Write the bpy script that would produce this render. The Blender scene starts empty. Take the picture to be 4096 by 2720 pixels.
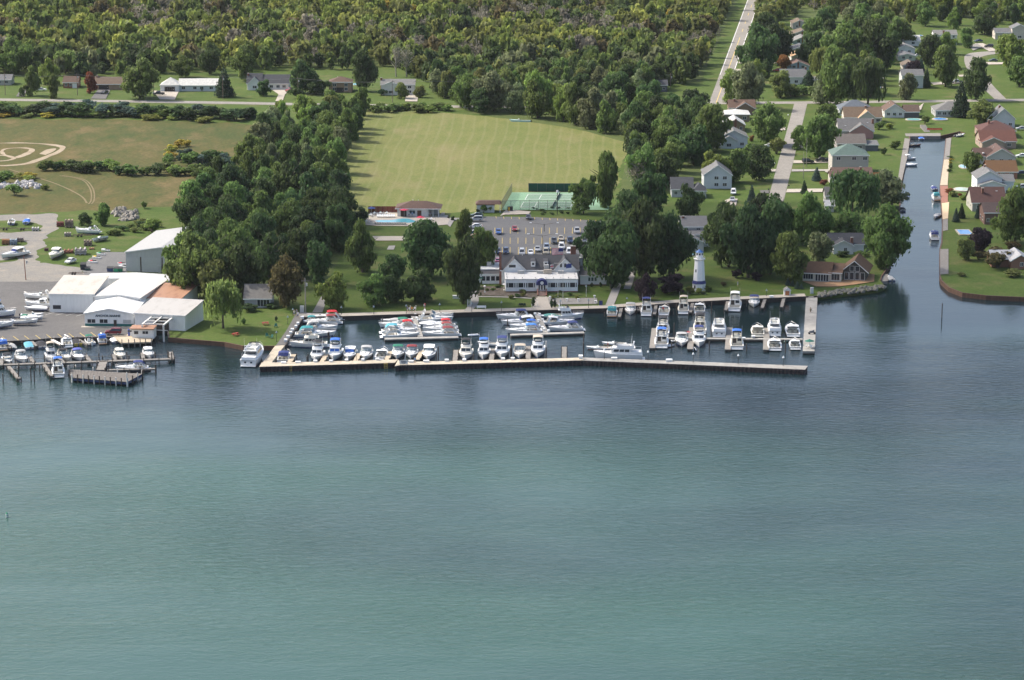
import bpy, bmesh, math, random
import numpy as np
from mathutils import Vector, Matrix
from mathutils.geometry import tessellate_polygon
random.seed(7)
SC = bpy.context.scene
COL = SC.collection
PI = math.pi
# ------------------------------------------------------------------ camera
F, CAMH, TH = 11000.0, 176.0, math.radians(13.0)      # focal (photo px), camera height, pitch
CT, ST = math.cos(TH), math.sin(TH)
cam_d = bpy.data.cameras.new('camera'); cam_d.sensor_width = 36.0
cam_d.lens = F/4096*36.0; cam_d.clip_start = 5; cam_d.clip_end = 20000
cam = bpy.data.objects.new('camera', cam_d); COL.objects.link(cam)
cam.location = (0, 0, CAMH); cam.rotation_euler = (PI/2-TH, 0, 0)
SC.camera = cam
# ------------------------------------------------------------------ world, sun, exposure
SUN_AZ, SUN_EL = math.radians(-66), math.radians(44)   # from +Y towards +X
w = bpy.data.worlds.new('World'); SC.world = w; w.use_nodes = True
nt = w.node_tree; bg = nt.nodes['Background']
sky = nt.nodes.new('ShaderNodeTexSky'); sky.sky_type = 'NISHITA'; sky.sun_disc = False
sky.sun_elevation = SUN_EL; sky.sun_rotation = SUN_AZ; sky.air_density = 0.9; sky.dust_density = 4.0; sky.ozone_density = 1.0
nt.links.new(sky.outputs[0], bg.inputs[0]); bg.inputs[1].default_value = 0.15
sun_d = bpy.data.lights.new('sun', 'SUN'); sun_d.energy = 3.0; sun_d.angle = math.radians(0.6); sun_d.color = (1, .95, .86)
sun = bpy.data.objects.new('sun', sun_d); COL.objects.link(sun)
SDIR = Vector((math.sin(SUN_AZ)*math.cos(SUN_EL), math.cos(SUN_AZ)*math.cos(SUN_EL), math.sin(SUN_EL)))
sun.rotation_euler = SDIR.to_track_quat('Z', 'Y').to_euler(); sun.location = (0, 800, 600)
SC.view_settings.view_transform = 'Standard'; SC.view_settings.look = 'None'
SC.view_settings.exposure = 0.78; SC.view_settings.gamma = 1.0
SC.render.engine = 'CYCLES'
SC.cycles.max_bounces = 5; SC.cycles.transparent_max_bounces = 8; SC.cycles.use_denoising = True
SC.cycles.diffuse_bounces = 2; SC.cycles.glossy_bounces = 2; SC.cycles.caustics_reflective = False; SC.cycles.caustics_refractive = False
# ------------------------------------------------------------------ photo pixel -> ground
FR = dict(A=(0,1100,.33884), B=(0,800,.33884), C=(0,400,.42355), D=(0,0,.42355), E=(900,1150,.33884), F=(1600,1150,.33884),
  G=(2300,1100,.42355), H=(1800,900,.33884), I=(1350,750,.4659), J=(2500,800,.33884), K=(3100,700,.42186), L=(3300,350,.33715),
  M=(2700,350,.33884), N=(2800,0,.54892), O=(1000,0,.42355), Q=(1900,0,.42355), Z=(0,0,1.73486), P=(0,0,1.0),
  a=(0,1300,.16942), e=(1100,1220,.16942), t=(1480,1220,.16942), f=(1950,1200,.16942), g=(2560,1250,.16942), h=(2900,1170,.18493),
  b=(0,850,.16942), i=(1420,780,.21177))
HL = 1.2                                                # land above the water
def px(fr, x, y):
    o = FR[fr]; return o[0]+x*o[2], o[1]+y*o[2]
def G(x, y, h=HL):
    u, v = (x-2048)/F, -(y-1360)/F
    dy, dz = CT+v*ST, -ST+v*CT
    k = (h-CAMH)/dz
    return Vector((u*k, dy*k, h))
def W(fr, x, y, h=HL): return G(*px(fr, x, y), h)
def ppm(pt):                                            # photo pixels per metre at a point
    return F/(pt.y*CT+(CAMH-pt.z)*ST)
# ------------------------------------------------------------------ materials
MATS = {}
def newmat(name):
    m = bpy.data.materials.new(name); m.use_nodes = True
    n = m.node_tree.nodes; return m, n, m.node_tree.links, n['Principled BSDF']
def node(n, t, **kw):
    q = n.new(t)
    for k, v in kw.items():
        if k in ('operation', 'blend_type', 'data_type', 'attribute_name', 'wave_type', 'bands_direction', 'feature', 'clamp', 'interpolation'): setattr(q, k, v)
        else: q.inputs[k].default_value = v
    return q
def c4(c): return (c[0], c[1], c[2], 1)
def mat(col, rough=.6, metal=0, var=.12, scale=1.5, spec=.4, name=None, streak=False):
    """plain painted / built surface with a little procedural unevenness"""
    key = (tuple(round(c, 3) for c in col), rough, metal, var, scale, spec, streak)
    if key in MATS: return MATS[key]
    m, n, l, b = newmat(name or 'surface')
    tc = node(n, 'ShaderNodeTexCoord'); mp = node(n, 'ShaderNodeMapping')
    if streak: mp.inputs['Scale'].default_value = (1, 1, .15)
    l.new(tc.outputs['Object'], mp.inputs[0])
    no = node(n, 'ShaderNodeTexNoise', Scale=scale, Detail=4.0, Roughness=.65); l.new(mp.outputs[0], no.inputs[0])
    mr = node(n, 'ShaderNodeMapRange'); mr.inputs[1].default_value = .3; mr.inputs[2].default_value = .7
    mr.inputs[3].default_value = 1-var; mr.inputs[4].default_value = 1+var; l.new(no.outputs[0], mr.inputs[0])
    hs = node(n, 'ShaderNodeHueSaturation', Color=c4(col)); l.new(mr.outputs[0], hs.inputs['Value'])
    l.new(hs.outputs[0], b.inputs['Base Color'])
    b.inputs['Roughness'].default_value = rough; b.inputs['Metallic'].default_value = metal; b.inputs['Specular IOR Level'].default_value = spec
    MATS[key] = m; return m
def groundmat(name, c1, c2, c3=None, s1=.02, s2=.25, s3=1.5, rough=.95, bump=.0, stretch=(1, 1, 1), rot=0):
    """ground: two-colour large patches, fine grain, and an optional third colour in spots"""
    m, n, l, b = newmat(name)
    tc = node(n, 'ShaderNodeTexCoord'); mp = node(n, 'ShaderNodeMapping'); mp.inputs['Scale'].default_value = stretch; mp.inputs['Rotation'].default_value = (0, 0, rot)
    l.new(tc.outputs['Object'], mp.inputs[0])
    a = node(n, 'ShaderNodeTexNoise', Scale=s1, Detail=5.0, Roughness=.6); l.new(mp.outputs[0], a.inputs[0])
    f = node(n, 'ShaderNodeTexNoise', Scale=s2, Detail=5.0, Roughness=.7); l.new(mp.outputs[0], f.inputs[0])
    g = node(n, 'ShaderNodeTexNoise', Scale=s3, Detail=2.0); l.new(tc.outputs['Object'], g.inputs[0])
    ad = node(n, 'ShaderNodeMath', operation='ADD'); l.new(a.outputs[0], ad.inputs[0]); l.new(f.outputs[0], ad.inputs[1])
    mr = node(n, 'ShaderNodeMapRange'); mr.inputs[1].default_value = .8; mr.inputs[2].default_value = 1.2; l.new(ad.outputs[0], mr.inputs[0])
    mx = node(n, 'ShaderNodeMixRGB', Color1=c4(c1), Color2=c4(c2)); l.new(mr.outputs[0], mx.inputs[0])
    out = mx
    if c3:
        h = node(n, 'ShaderNodeTexNoise', Scale=s1*2.7, Detail=6.0, Roughness=.7); l.new(mp.outputs[0], h.inputs[0])
        r3 = node(n, 'ShaderNodeMapRange'); r3.inputs[1].default_value = .52; r3.inputs[2].default_value = .68; l.new(h.outputs[0], r3.inputs[0])
        m3 = node(n, 'ShaderNodeMixRGB', Color2=c4(c3)); l.new(mx.outputs[0], m3.inputs[1]); l.new(r3.outputs[0], m3.inputs[0]); out = m3
    r4 = node(n, 'ShaderNodeMapRange'); r4.inputs[1].default_value = .3; r4.inputs[2].default_value = .7; r4.inputs[3].default_value = .82; r4.inputs[4].default_value = 1.18; l.new(g.outputs[0], r4.inputs[0])
    hs = node(n, 'ShaderNodeHueSaturation'); l.new(out.outputs[0], hs.inputs['Color']); l.new(r4.outputs[0], hs.inputs['Value'])
    l.new(hs.outputs[0], b.inputs['Base Color']); b.inputs['Roughness'].default_value = rough; b.inputs['Specular IOR Level'].default_value = .15
    if bump:
        bp = node(n, 'ShaderNodeBump', Strength=bump, Distance=.3); l.new(f.outputs[0], bp.inputs['Height']); l.new(bp.outputs[0], b.inputs['Normal'])
    return m
# ------------------------------------------------------------------ objects
def link(o, parent=None):
    COL.objects.link(o)
    if parent is not None: o.parent = parent
    return o
def tag(o, label, cat, group=None):
    o['label'] = label; o['category'] = cat
    if group: o['group'] = group
    return o
def empty(name, loc, rz=0, label=None, cat=None, group=None):
    o = bpy.data.objects.new(name, None); o.empty_display_size = .5; link(o)
    o.location = loc; o.rotation_euler = (0, 0, rz)
    if label: tag(o, label, cat, group)
    return o
class MB:
    def __init__(s): s.v = []; s.f = []
    def poly(s, pts):
        i = len(s.v); s.v += [tuple(p) for p in pts]; s.f.append(tuple(range(i, i+len(pts)))); return s
    def box(s, x0, x1, y0, y1, z0, z1):
        i = len(s.v)
        s.v += [(x0,y0,z0),(x1,y0,z0),(x1,y1,z0),(x0,y1,z0),(x0,y0,z1),(x1,y0,z1),(x1,y1,z1),(x0,y1,z1)]
        s.f += [tuple(i+k for k in q) for q in ((3,2,1,0),(4,5,6,7),(0,1,5,4),(1,2,6,5),(2,3,7,6),(3,0,4,7))]; return s
    def hexa(s, b, t):                                   # four bottom, four top points
        i = len(s.v); s.v += [tuple(p) for p in b]+[tuple(p) for p in t]
        s.f += [tuple(i+k for k in q) for q in ((3,2,1,0),(4,5,6,7),(0,1,5,4),(1,2,6,5),(2,3,7,6),(3,0,4,7))]; return s
    def prism(s, pts, z0, z1):                           # vertical prism over xy points
        n = len(pts); i = len(s.v)
        s.v += [(p[0], p[1], z0) for p in pts]+[(p[0], p[1], z1) for p in pts]
        s.f += [tuple(i+(n-1-k) for k in range(n)), tuple(i+n+k for k in range(n))]
        s.f += [(i+k, i+(k+1) % n, i+n+(k+1) % n, i+n+k) for k in range(n)]; return s
    def tube(s, pts, r, n=6, r2=None, cap=True):
        pts = [Vector(p) for p in pts]; m = len(pts); i = len(s.v)
        for k, p in enumerate(pts):
            d = (pts[min(k+1, m-1)]-pts[max(k-1, 0)]).normalized()
            a = Vector((0, 0, 1)) if abs(d.z) < .9 else Vector((1, 0, 0))
            u = d.cross(a).normalized(); v = d.cross(u)
            rr = r if r2 is None else r+(r2-r)*k/max(1, m-1)
            for q in range(n):
                t = 2*PI*q/n; s.v.append(tuple(p+u*rr*math.cos(t)+v*rr*math.sin(t)))
        for k in range(m-1):
            for q in range(n):
                s.f.append((i+k*n+q, i+k*n+(q+1) % n, i+(k+1)*n+(q+1) % n, i+(k+1)*n+q))
        if cap: s.f.append(tuple(i+q for q in range(n))[::-1]); s.f.append(tuple(i+(m-1)*n+q for q in range(n)))
        return s
    def loft(s, rings, close=True, cap=True):            # rings of equal length
        n = len(rings[0]); i = len(s.v)
        for r in rings: s.v += [tuple(p) for p in r]
        for k in range(len(rings)-1):
            for q in range(n if close else n-1):
                s.f.append((i+k*n+q, i+k*n+(q+1) % n, i+(k+1)*n+(q+1) % n, i+(k+1)*n+q))
        if cap and close: s.f.append(tuple(i+q for q in range(n))[::-1]); s.f.append(tuple(i+(len(rings)-1)*n+q for q in range(n)))
        return s
    def mesh(s, name, m=None, smooth=False):
        me = bpy.data.meshes.new(name); me.from_pydata(s.v, [], s.f)
        if m: me.materials.append(m)
        bm = bmesh.new(); bm.from_mesh(me); bmesh.ops.recalc_face_normals(bm, faces=bm.faces); bm.to_mesh(me); bm.free()
        if smooth:
            me.polygons.foreach_set('use_smooth', [True]*len(me.polygons))
        me.update(); return me
    def build(s, name, m, parent=None, smooth=False):
        return link(bpy.data.objects.new(name, s.mesh(name, m, smooth)), parent)
def copy_tree(o, parent=None):
    c = o.copy(); COL.objects.link(c); c.parent = parent
    for ch in o.children: copy_tree(ch, c)
    return c
def structure(o, kind='structure'):
    o['kind'] = kind; return o
LAYER = [0]
def sheet(name, pts, m, h=HL, parent=None, dz=None):
    """flat sheet over world points, laid just above the last one"""
    if dz is None: LAYER[0] += 1
    z = h+(0.0045*LAYER[0] if dz is None else dz)
    vs = [Vector((p[0], p[1], 0)) for p in pts]
    tri = tessellate_polygon([vs])
    me = bpy.data.meshes.new(name); me.from_pydata([(p.x, p.y, z) for p in vs], [], [tuple(t) for t in tri])
    bm = bmesh.new(); bm.from_mesh(me)
    for fc in bm.faces:
        if fc.normal.z < 0: fc.normal_flip()
    bm.to_mesh(me); bm.free(); me.materials.append(m)
    o = link(bpy.data.objects.new(name, me), parent)
    if parent is None: structure(o)
    return o
def poly(fr, pts, h=HL): return [W(fr, x, y, h) for x, y in pts]
def smooth_line(pts, n=6):
    P = [pts[0]]+list(pts)+[pts[-1]]; out = []
    for k in range(1, len(P)-2):
        a, b, c, d = P[k-1], P[k], P[k+1], P[k+2]
        for q in range(n):
            t = q/n
            out.append(.5*((2*b)+(c-a)*t+(2*a-5*b+4*c-d)*t*t+(3*b-a-3*c+d)*t**3))
    out.append(P[-2]); return out
def ribbon(pts, wd):
    """polygon of given width along a line of world points"""
    L, R = [], []
    for k, p in enumerate(pts):
        d = (pts[min(k+1, len(pts)-1)]-pts[max(k-1, 0)]); d.z = 0; d.normalize()
        nrm = Vector((-d.y, d.x, 0)); L.append(p+nrm*wd/2); R.append(p-nrm*wd/2)
    return L+R[::-1]

def ragged(pts, amp=1.5, step=3.0, seed=1):
    """subdivide a closed outline and push it about, so grass and gravel edges wander"""
    from mathutils import noise as nz
    out=[]; n=len(pts)
    for k in range(n):
        a,b=pts[k],pts[(k+1)%n]; d=b-a; L=d.length; q=max(1,min(60,int(L/step)))
        nr=Vector((-d.y,d.x,0)).normalized() if L>0 else Vector((0,0,0))
        for t in range(q):
            p=a+d*(t/q); f=nz.noise(Vector((p.x*.09+seed*7,p.y*.05,seed)))*1.2+nz.noise(Vector((p.x*.35,p.y*.2,seed*3.1)))*.7
            out.append(p+nr*amp*f)
    return out
# ================================================================== THE SETTING
M_LAWN = groundmat('lawn', (.052,.090,.0145), (.078,.110,.023), (.112,.115,.040), s1=.03, s2=.3)
M_CLUBLAWN = groundmat('club_lawn', (0.056,0.076,0.024), (0.08,0.096,0.0336), (0.112,0.108,0.048), s1=.05, s2=.4)
M_FIELD = groundmat('mown_field', (0.1105,0.136,0.034), (0.1573,0.1615,0.0527), (0.187,0.17,0.0723), s1=.018, s2=.16, stretch=(1,.35,1))
M_ROUGH = groundmat('rough_field', (0.1045,0.0872,0.0289), (0.0516,0.0704,0.0181), (0.1394,0.1056,0.0448), s1=.022, s2=.2, stretch=(1,.45,1), s3=.8)
M_WOODFLOOR = groundmat('wood_floor', (0.0585,0.0866,0.0238), (0.0936,0.1134,0.0346), s1=.05, s2=.4)
M_GRAVEL = groundmat('gravel', (0.2376,0.22,0.1892), (0.198,0.1892,0.176), (0.2904,0.2552,0.2068), s1=.05, s2=.4, s3=3)
M_DIRT = groundmat('dirt', (0.225,0.18,0.1035), (0.18,0.1485,0.081), s1=.2, s2=.8)
M_SAND = groundmat('pale_dirt', (0.297,0.2385,0.162), (0.378,0.3105,0.225), s1=.2, s2=.9)
M_ASPH = groundmat('asphalt', (.20,.19,.175), (.235,.222,.205), s1=.04, s2=.4, s3=3)
M_ASPH2 = groundmat('asphalt_lot', (0.1318,0.1318,0.1318), (0.1615,0.1598,0.1547), s1=.05, s2=.5, s3=3)
M_ASPHD = groundmat('asphalt_dark', (0.119,0.1148,0.1105), (0.1445,0.1386,0.1318), s1=.05, s2=.5, s3=3)
M_ROAD = groundmat('road', (0.2332,0.2156,0.1892), (0.2684,0.249,0.22), s1=.05, s2=.3, s3=2)
M_CONC = groundmat('concrete', (0.387,0.3465,0.288), (0.432,0.387,0.324), s1=.2, s2=.9, s3=3)
M_CONCG = groundmat('concrete_grey', (0.2904,0.2772,0.2508), (0.3344,0.3168,0.286), s1=.2, s2=.9, s3=3)
M_PATH = groundmat('path', (0.2288,0.2156,0.1936), (0.264,0.2508,0.2244), s1=.2, s2=.9, s3=3)
M_BRICKDECK = groundmat('terracotta', (.36,.21,.11), (.42,.26,.145), s1=.3, s2=1.2, s3=4)
M_PAINTY = mat((.62,.45,.12), .8, name='yellow_paint')
M_PAINTW = mat((.72,.71,.68), .8, name='white_paint')

def mown_rows(m, ang):
    n, l = m.node_tree.nodes, m.node_tree.links; b = n['Principled BSDF']; src = b.inputs['Base Color'].links[0].from_socket
    tc = node(n,'ShaderNodeTexCoord'); mp = node(n,'ShaderNodeMapping'); mp.inputs['Rotation'].default_value=(0,0,ang); l.new(tc.outputs['Object'],mp.inputs[0])
    wv = node(n,'ShaderNodeTexWave',Scale=.068,Distortion=3.0,Detail=3.0,bands_direction='X'); wv.inputs['Detail Scale'].default_value=.25; l.new(mp.outputs[0],wv.inputs[0])
    mr = node(n,'ShaderNodeMapRange'); mr.inputs[1].default_value=.8; mr.inputs[2].default_value=1.0; mr.inputs[4].default_value=.32; l.new(wv.outputs[0],mr.inputs[0])
    no = node(n,'ShaderNodeTexNoise',Scale=.09,Detail=6.0,Roughness=.75); l.new(tc.outputs['Object'],no.inputs[0]); mu = node(n,'ShaderNodeMath',operation='MULTIPLY'); l.new(mr.outputs[0],mu.inputs[0]); l.new(no.outputs[0],mu.inputs[1])
    mx = node(n,'ShaderNodeMixRGB',Color2=(.27,.25,.14,1)); l.new(mu.outputs[0],mx.inputs[0]); l.new(src,mx.inputs[1]); l.new(mx.outputs[0],b.inputs['Base Color'])
_a, _b = W('i',590,200), W('i',650,60); mown_rows(M_FIELD, math.atan2(_b.x-_a.x,_b.y-_a.y))
# --- shoreline, traced along the top of the seawalls
SHORE_YARD = [G(-900,1398), G(-300,1378), W('A',0,788), W('A',400,768), W('A',600,748), W('A',1000,738), W('A',1330,733), W('A',1820,716), W('A',1830,640), W('A',1985,640), W('A',1990,740)]
SHORE_LAWN = [W('A',1990,740), W('A',2140,752), W('E',0,648), W('E',215,692), W('E',600,692)]
SHORE_QUAY = [W('E',600,692), W('E',712,684), W('E',800,535), W('E',925,352)]
SHORE_CLUB = [W('E',925,352), W('E',1300,345), W('E',2000,322), W('E',2361,312), W('H',600,1022), W('H',1820,987), W('G',950,264), W('G',1450,238), W('G',2180,204), W('G',2300,196)]
SHORE_RIP = [W('G',2300,196), W('K',405,1148), W('K',700,1114), W('K',960,1082), W('K',1045,1056), W('K',1000,1000)]
SHORE_CANW = [W('K',1000,1000), W('K',1010,960), W('K',1085,850), W('K',1110,740), W('K',1160,560), W('K',1180,330), W('L',905,1130), W('L',1005,612), W('L',1000,578)]
SHORE_CANN = [W('L',1000,578), W('L',1370,574), W('L',1600,522), W('L',1665,545), W('L',1500,592)]
SHORE_CANE = [W('L',1500,592), W('L',1436,612), W('L',1412,850), W('L',1368,1160), W('K',1580,260), W('K',1592,420), W('K',1582,640), W('K',1566,700), W('K',1566,965)]
SHORE_POINT = [W('K',1566,965), W('K',1580,1005), W('K',1650,1072), W('K',1780,1122), W('K',2000,1148), W('K',2361,1164), G(4400,1196), G(5200,1200)]
RUNS = [SHORE_YARD, SHORE_LAWN, SHORE_QUAY, SHORE_CLUB, SHORE_RIP, SHORE_CANW, SHORE_CANN, SHORE_CANE, SHORE_POINT]
SHORE = []
for r in RUNS: SHORE += r[:-1]
SHORE.append(RUNS[-1][-1])
far = [Vector((2600,SHORE[-1].y,HL)), Vector((2600,6500,HL)), Vector((-2600,6500,HL)), Vector((-2600,SHORE[0].y,HL))]
vs = [Vector((p[0],p[1],0)) for p in SHORE+far]
tri = tessellate_polygon([vs]); nv = len(vs)
V = [(p.x,p.y,HL) for p in vs]+[(p.x,p.y,-3) for p in vs]
FA = [tuple(t) for t in tri]+[(k,(k+1)%nv,nv+(k+1)%nv,nv+k) for k in range(nv)]
me = bpy.data.meshes.new('ground'); me.from_pydata(V,[],FA)
bm = bmesh.new(); bm.from_mesh(me)
for fc in bm.faces:
    if abs(fc.normal.z) > .5 and fc.normal.z < 0: fc.normal_flip()
bm.to_mesh(me); bm.free(); me.materials.append(M_LAWN)
structure(link(bpy.data.objects.new('ground', me)))

# --- water: dark slate-green river with paler turquoise shoals, calmer behind the breakwater
m, n, l, b = newmat('river_water')
tc = node(n,'ShaderNodeTexCoord')
mp = node(n,'ShaderNodeMapping'); mp.inputs['Scale'].default_value=(.55,1.0,1); l.new(tc.outputs['Object'],mp.inputs[0])
big = node(n,'ShaderNodeTexNoise',Scale=.0075,Detail=3.0,Roughness=.5); l.new(mp.outputs[0],big.inputs[0])
sp = node(n,'ShaderNodeSeparateXYZ'); l.new(tc.outputs['Object'],sp.inputs[0])
shoal = node(n,'ShaderNodeMapRange'); shoal.inputs[1].default_value=735; shoal.inputs[2].default_value=575; shoal.inputs[3].default_value=-.14; shoal.inputs[4].default_value=.20; l.new(sp.outputs[1],shoal.inputs[0])
shx = node(n,'ShaderNodeMapRange'); shx.inputs[1].default_value=-100; shx.inputs[2].default_value=110; shx.inputs[3].default_value=.05; shx.inputs[4].default_value=-.10; l.new(sp.outputs[0],shx.inputs[0])
ad = node(n,'ShaderNodeMath',operation='ADD'); l.new(big.outputs[0],ad.inputs[0]); l.new(shoal.outputs[0],ad.inputs[1])
ad2 = node(n,'ShaderNodeMath',operation='ADD'); l.new(ad.outputs[0],ad2.inputs[0]); l.new(shx.outputs[0],ad2.inputs[1])
cr = node(n,'ShaderNodeMapRange'); cr.inputs[1].default_value=.36; cr.inputs[2].default_value=.72; l.new(ad2.outputs[0],cr.inputs[0])
mx = node(n,'ShaderNodeMixRGB',Color1=(.010,.022,.027,1),Color2=(.031,.080,.060,1)); l.new(cr.outputs[0],mx.inputs[0])
l.new(mx.outputs[0],b.inputs['Base Color'])
b.inputs['Roughness'].default_value=.07; b.inputs['IOR'].default_value=1.33; b.inputs['Specular IOR Level'].default_value=.5
mp2 = node(n,'ShaderNodeMapping'); mp2.inputs['Scale'].default_value=(.5,1.0,1); mp2.inputs['Rotation'].default_value=(0,0,.12); l.new(tc.outputs['Object'],mp2.inputs[0])
w1 = node(n,'ShaderNodeTexNoise',Scale=.75,Detail=5.0,Roughness=.62,Distortion=.5); l.new(mp2.outputs[0],w1.inputs[0])
w2 = node(n,'ShaderNodeTexNoise',Scale=.09,Detail=3.0); l.new(mp2.outputs[0],w2.inputs[0])
wa = node(n,'ShaderNodeMath',operation='MULTIPLY_ADD'); wa.inputs[1].default_value=2.2; l.new(w2.outputs[0],wa.inputs[0]); l.new(w1.outputs[0],wa.inputs[2])
calm = node(n,'ShaderNodeMapRange'); calm.inputs[1].default_value=752; calm.inputs[2].default_value=772; calm.inputs[3].default_value=1; calm.inputs[4].default_value=.22; l.new(sp.outputs[1],calm.inputs[0])
gust = node(n,'ShaderNodeTexNoise',Scale=.012,Detail=3.0); l.new(mp.outputs[0],gust.inputs[0])
gr = node(n,'ShaderNodeMapRange'); gr.inputs[1].default_value=.35; gr.inputs[2].default_value=.65; gr.inputs[3].default_value=.35; gr.inputs[4].default_value=1.35; l.new(gust.outputs[0],gr.inputs[0])
cm = node(n,'ShaderNodeMath',operation='MULTIPLY'); l.new(calm.outputs[0],cm.inputs[0]); l.new(gr.outputs[0],cm.inputs[1])
cm2 = node(n,'ShaderNodeMath',operation='MULTIPLY'); cm2.inputs[1].default_value=.42; l.new(cm.outputs[0],cm2.inputs[0])
bp = node(n,'ShaderNodeBump',Distance=.55); l.new(wa.outputs[0],bp.inputs['Height']); l.new(cm2.outputs[0],bp.inputs['Strength']); l.new(bp.outputs[0],b.inputs['Normal'])
M_WATER = m
mb = MB().poly([(-4000,-3000,0),(4000,-3000,0),(4000,1900,0),(-4000,1900,0)])
structure(mb.build('water', M_WATER))

# --- seawalls
def seawall(run, label, m, wid=.45, up=.10, name='seawall'):
    rb = ribbon(run, wid); k = len(run); mbw = MB()
    for q in range(k-1):
        a, b2, c, d = rb[q], rb[q+1], rb[2*k-2-q], rb[2*k-1-q]
        mbw.hexa([(p.x,p.y,-2.5) for p in (a,b2,c,d)], [(p.x,p.y,HL+up) for p in (a,b2,c,d)])
    return tag(mbw.build(name, m), label, 'seawall')
M_WALLDK = mat((.035,.03,.028), .8, var=.3, name='creosote_timber', streak=True)
M_WALLBR = mat((.10,.055,.035), .8, var=.3, name='rusty_steel', streak=True)
M_STEEL = mat((.055,.038,.04), .7, var=.35, name='sheet_pile_steel', streak=True)
seawall(SHORE_YARD, 'black timber bulkhead along the edge of the boatyard asphalt', M_WALLDK)
seawall(SHORE_LAWN, 'brown timber seawall holding up the lawn beside the willow', M_WALLBR)
seawall(SHORE_QUAY, 'dark wall under the grey asphalt quay of the club basin', M_WALLDK)
seawall(SHORE_CLUB, 'dark seawall under the promenade in front of the clubhouse', M_WALLDK)
seawall(SHORE_CANW, 'timber wall on the tree-lined west bank of the canal', M_WALLBR)
seawall(SHORE_CANN, 'low brown wall closing the inland end of the canal', M_WALLBR)
seawall(SHORE_CANE, 'timber wall under the canal bank with the long boardwalks', M_WALLBR)
seawall(SHORE_POINT, 'curved rust-brown steel wall round the green point at the canal mouth', M_WALLBR, up=.25)

# --- flat ground areas
sheet('wood_floor', [G(x,y) for x,y in ((-400,-400),(-400,262),(0,270),(700,262),(1700,268),(2500,330),(2800,330),(2960,-20),(3060,-400))], M_WOODFLOOR)
sheet('wood_floor', poly('N',[(430,-200),(400,100),(520,130),(900,130),(1400,180),(1560,120),(2400,150),(2700,-300)]), M_WOODFLOOR)
sheet('rough_field', ragged(poly('Z',[(-200,272),(300,276),(600,288),(570,380),(445,435),(425,478),(330,480),(150,488),(-200,500)]),5), M_ROUGH)
sheet('mown_field', ragged(poly('Z',[(852,253),(950,254),(1060,262),(1200,276),(1330,297),(1450,326),(1440,370),(1418,425),(1380,480),(1160,486),(1020,492),(850,490),(780,490),(782,400),(815,310)]),2.2,2,2), M_FIELD)
sheet('wood_floor', poly('Z',[(590,300),(830,262),(815,310),(785,400),(782,480),(800,560),(760,640),(690,700),(470,705),(395,640),(410,540),(440,440),(565,380)]), M_WOODFLOOR)
sheet('wood_floor', poly('Z',[(1060,258),(1230,262),(1500,262),(1680,300),(1640,420),(1560,440),(1430,440),(1450,330),(1330,297)]), M_WOODFLOOR)
sheet('gravel_yard', ragged(smooth_line(poly('B',[(-500,175),(0,180),(330,165),(700,175),(640,290),(600,430),(440,640),(420,740),(640,760),(950,800),(960,860),(1020,900),(1010,980),(600,990),(-500,990)]),4),2.6,1.2,3), M_GRAVEL)
sheet('grass_island', ragged(smooth_line(poly('b',[(-300,205),(200,190),(560,225),(820,290),(960,420),(700,455),(-300,470)]),4),2.6,1.2,3), M_LAWN)
sheet('grass_island', ragged(smooth_line(poly('b',[(-300,640),(0,640),(560,690),(520,780),(-300,800)]),4),2.6,1.2,3), M_LAWN)
sheet('grass_island', ragged(smooth_line(poly('b',[(-300,1120),(100,1130),(300,1080),(420,1000),(340,1130),(100,1200),(-300,1230)]),4),2.6,1.2,3), M_LAWN)
sheet('asphalt_apron', poly('A',[(-600,92),(0,80),(620,80),(1000,40),(1200,300),(1600,560),(1830,600),(1835,715),(1330,731),(1000,736),(600,746),(400,766),(0,786),(-600,815)]), M_ASPHD)
sheet('asphalt_pad', poly('B',[(950,800),(1060,690),(1200,615),(1500,618),(1500,900),(1030,930)]), M_ASPH2)
road_c = smooth_line([G(x,y) for x,y in ((-400,394),(0,399),(466,405),(932,412),(1246,418),(1830,427),(2300,425),(2620,420),(2900,412),(3150,411),(3656,406),(4096,400),(4600,396))])
sheet('main_road', ribbon(road_c, 7.6), M_ROAD)
def edge_xy(x0,k,y,y0=0): return G(x0-k*(y-y0),y)
cross_l = [edge_xy(2989,.372,y) for y in (-420,-200,0,150,300,412)]; cross_r = [edge_xy(3040,.355,y) for y in (-420,-200,0,150,300,412)]
crossroad = sheet('cross_road', cross_l+cross_r[::-1], M_ROAD)
street_l = [edge_xy(3163,.274,y,465) for y in (412,465,600,808,880)]; street_r = [edge_xy(3217,.242,y,465) for y in (412,465,600,808,880)]
sheet('street', street_l+street_r[::-1], M_ROAD)
sheet('curved_street', smooth_line(poly('N',[(2450,360),(2361,362),(2200,372),(2050,378),(1950,393),(1925,430),(1945,500),(2010,590),(2080,660),(2160,735)]),4)+smooth_line(poly('N',[(2240,730),(2150,640),(2095,570),(2045,490),(2025,440),(2060,412),(2140,396),(2250,388),(2361,384),(2450,382)]),4), M_ROAD)
def mid(a,b,t): return a+(b-a)*t
dz = .0045*LAYER[0]+.012
sheet('edge_line', ribbon([mid(a,b2,.05) for a,b2 in zip(cross_l[:-1],cross_r[:-1])], .28), M_PAINTW, parent=crossroad, dz=dz)
sheet('edge_line', ribbon([mid(a,b2,.95) for a,b2 in zip(cross_l[:-1],cross_r[:-1])], .28), M_PAINTW, parent=crossroad, dz=dz)
sheet('centre_line', ribbon([mid(a,b2,.5) for a,b2 in zip(cross_l[3:],cross_r[3:])], .30), M_PAINTY, parent=crossroad, dz=dz)
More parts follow.
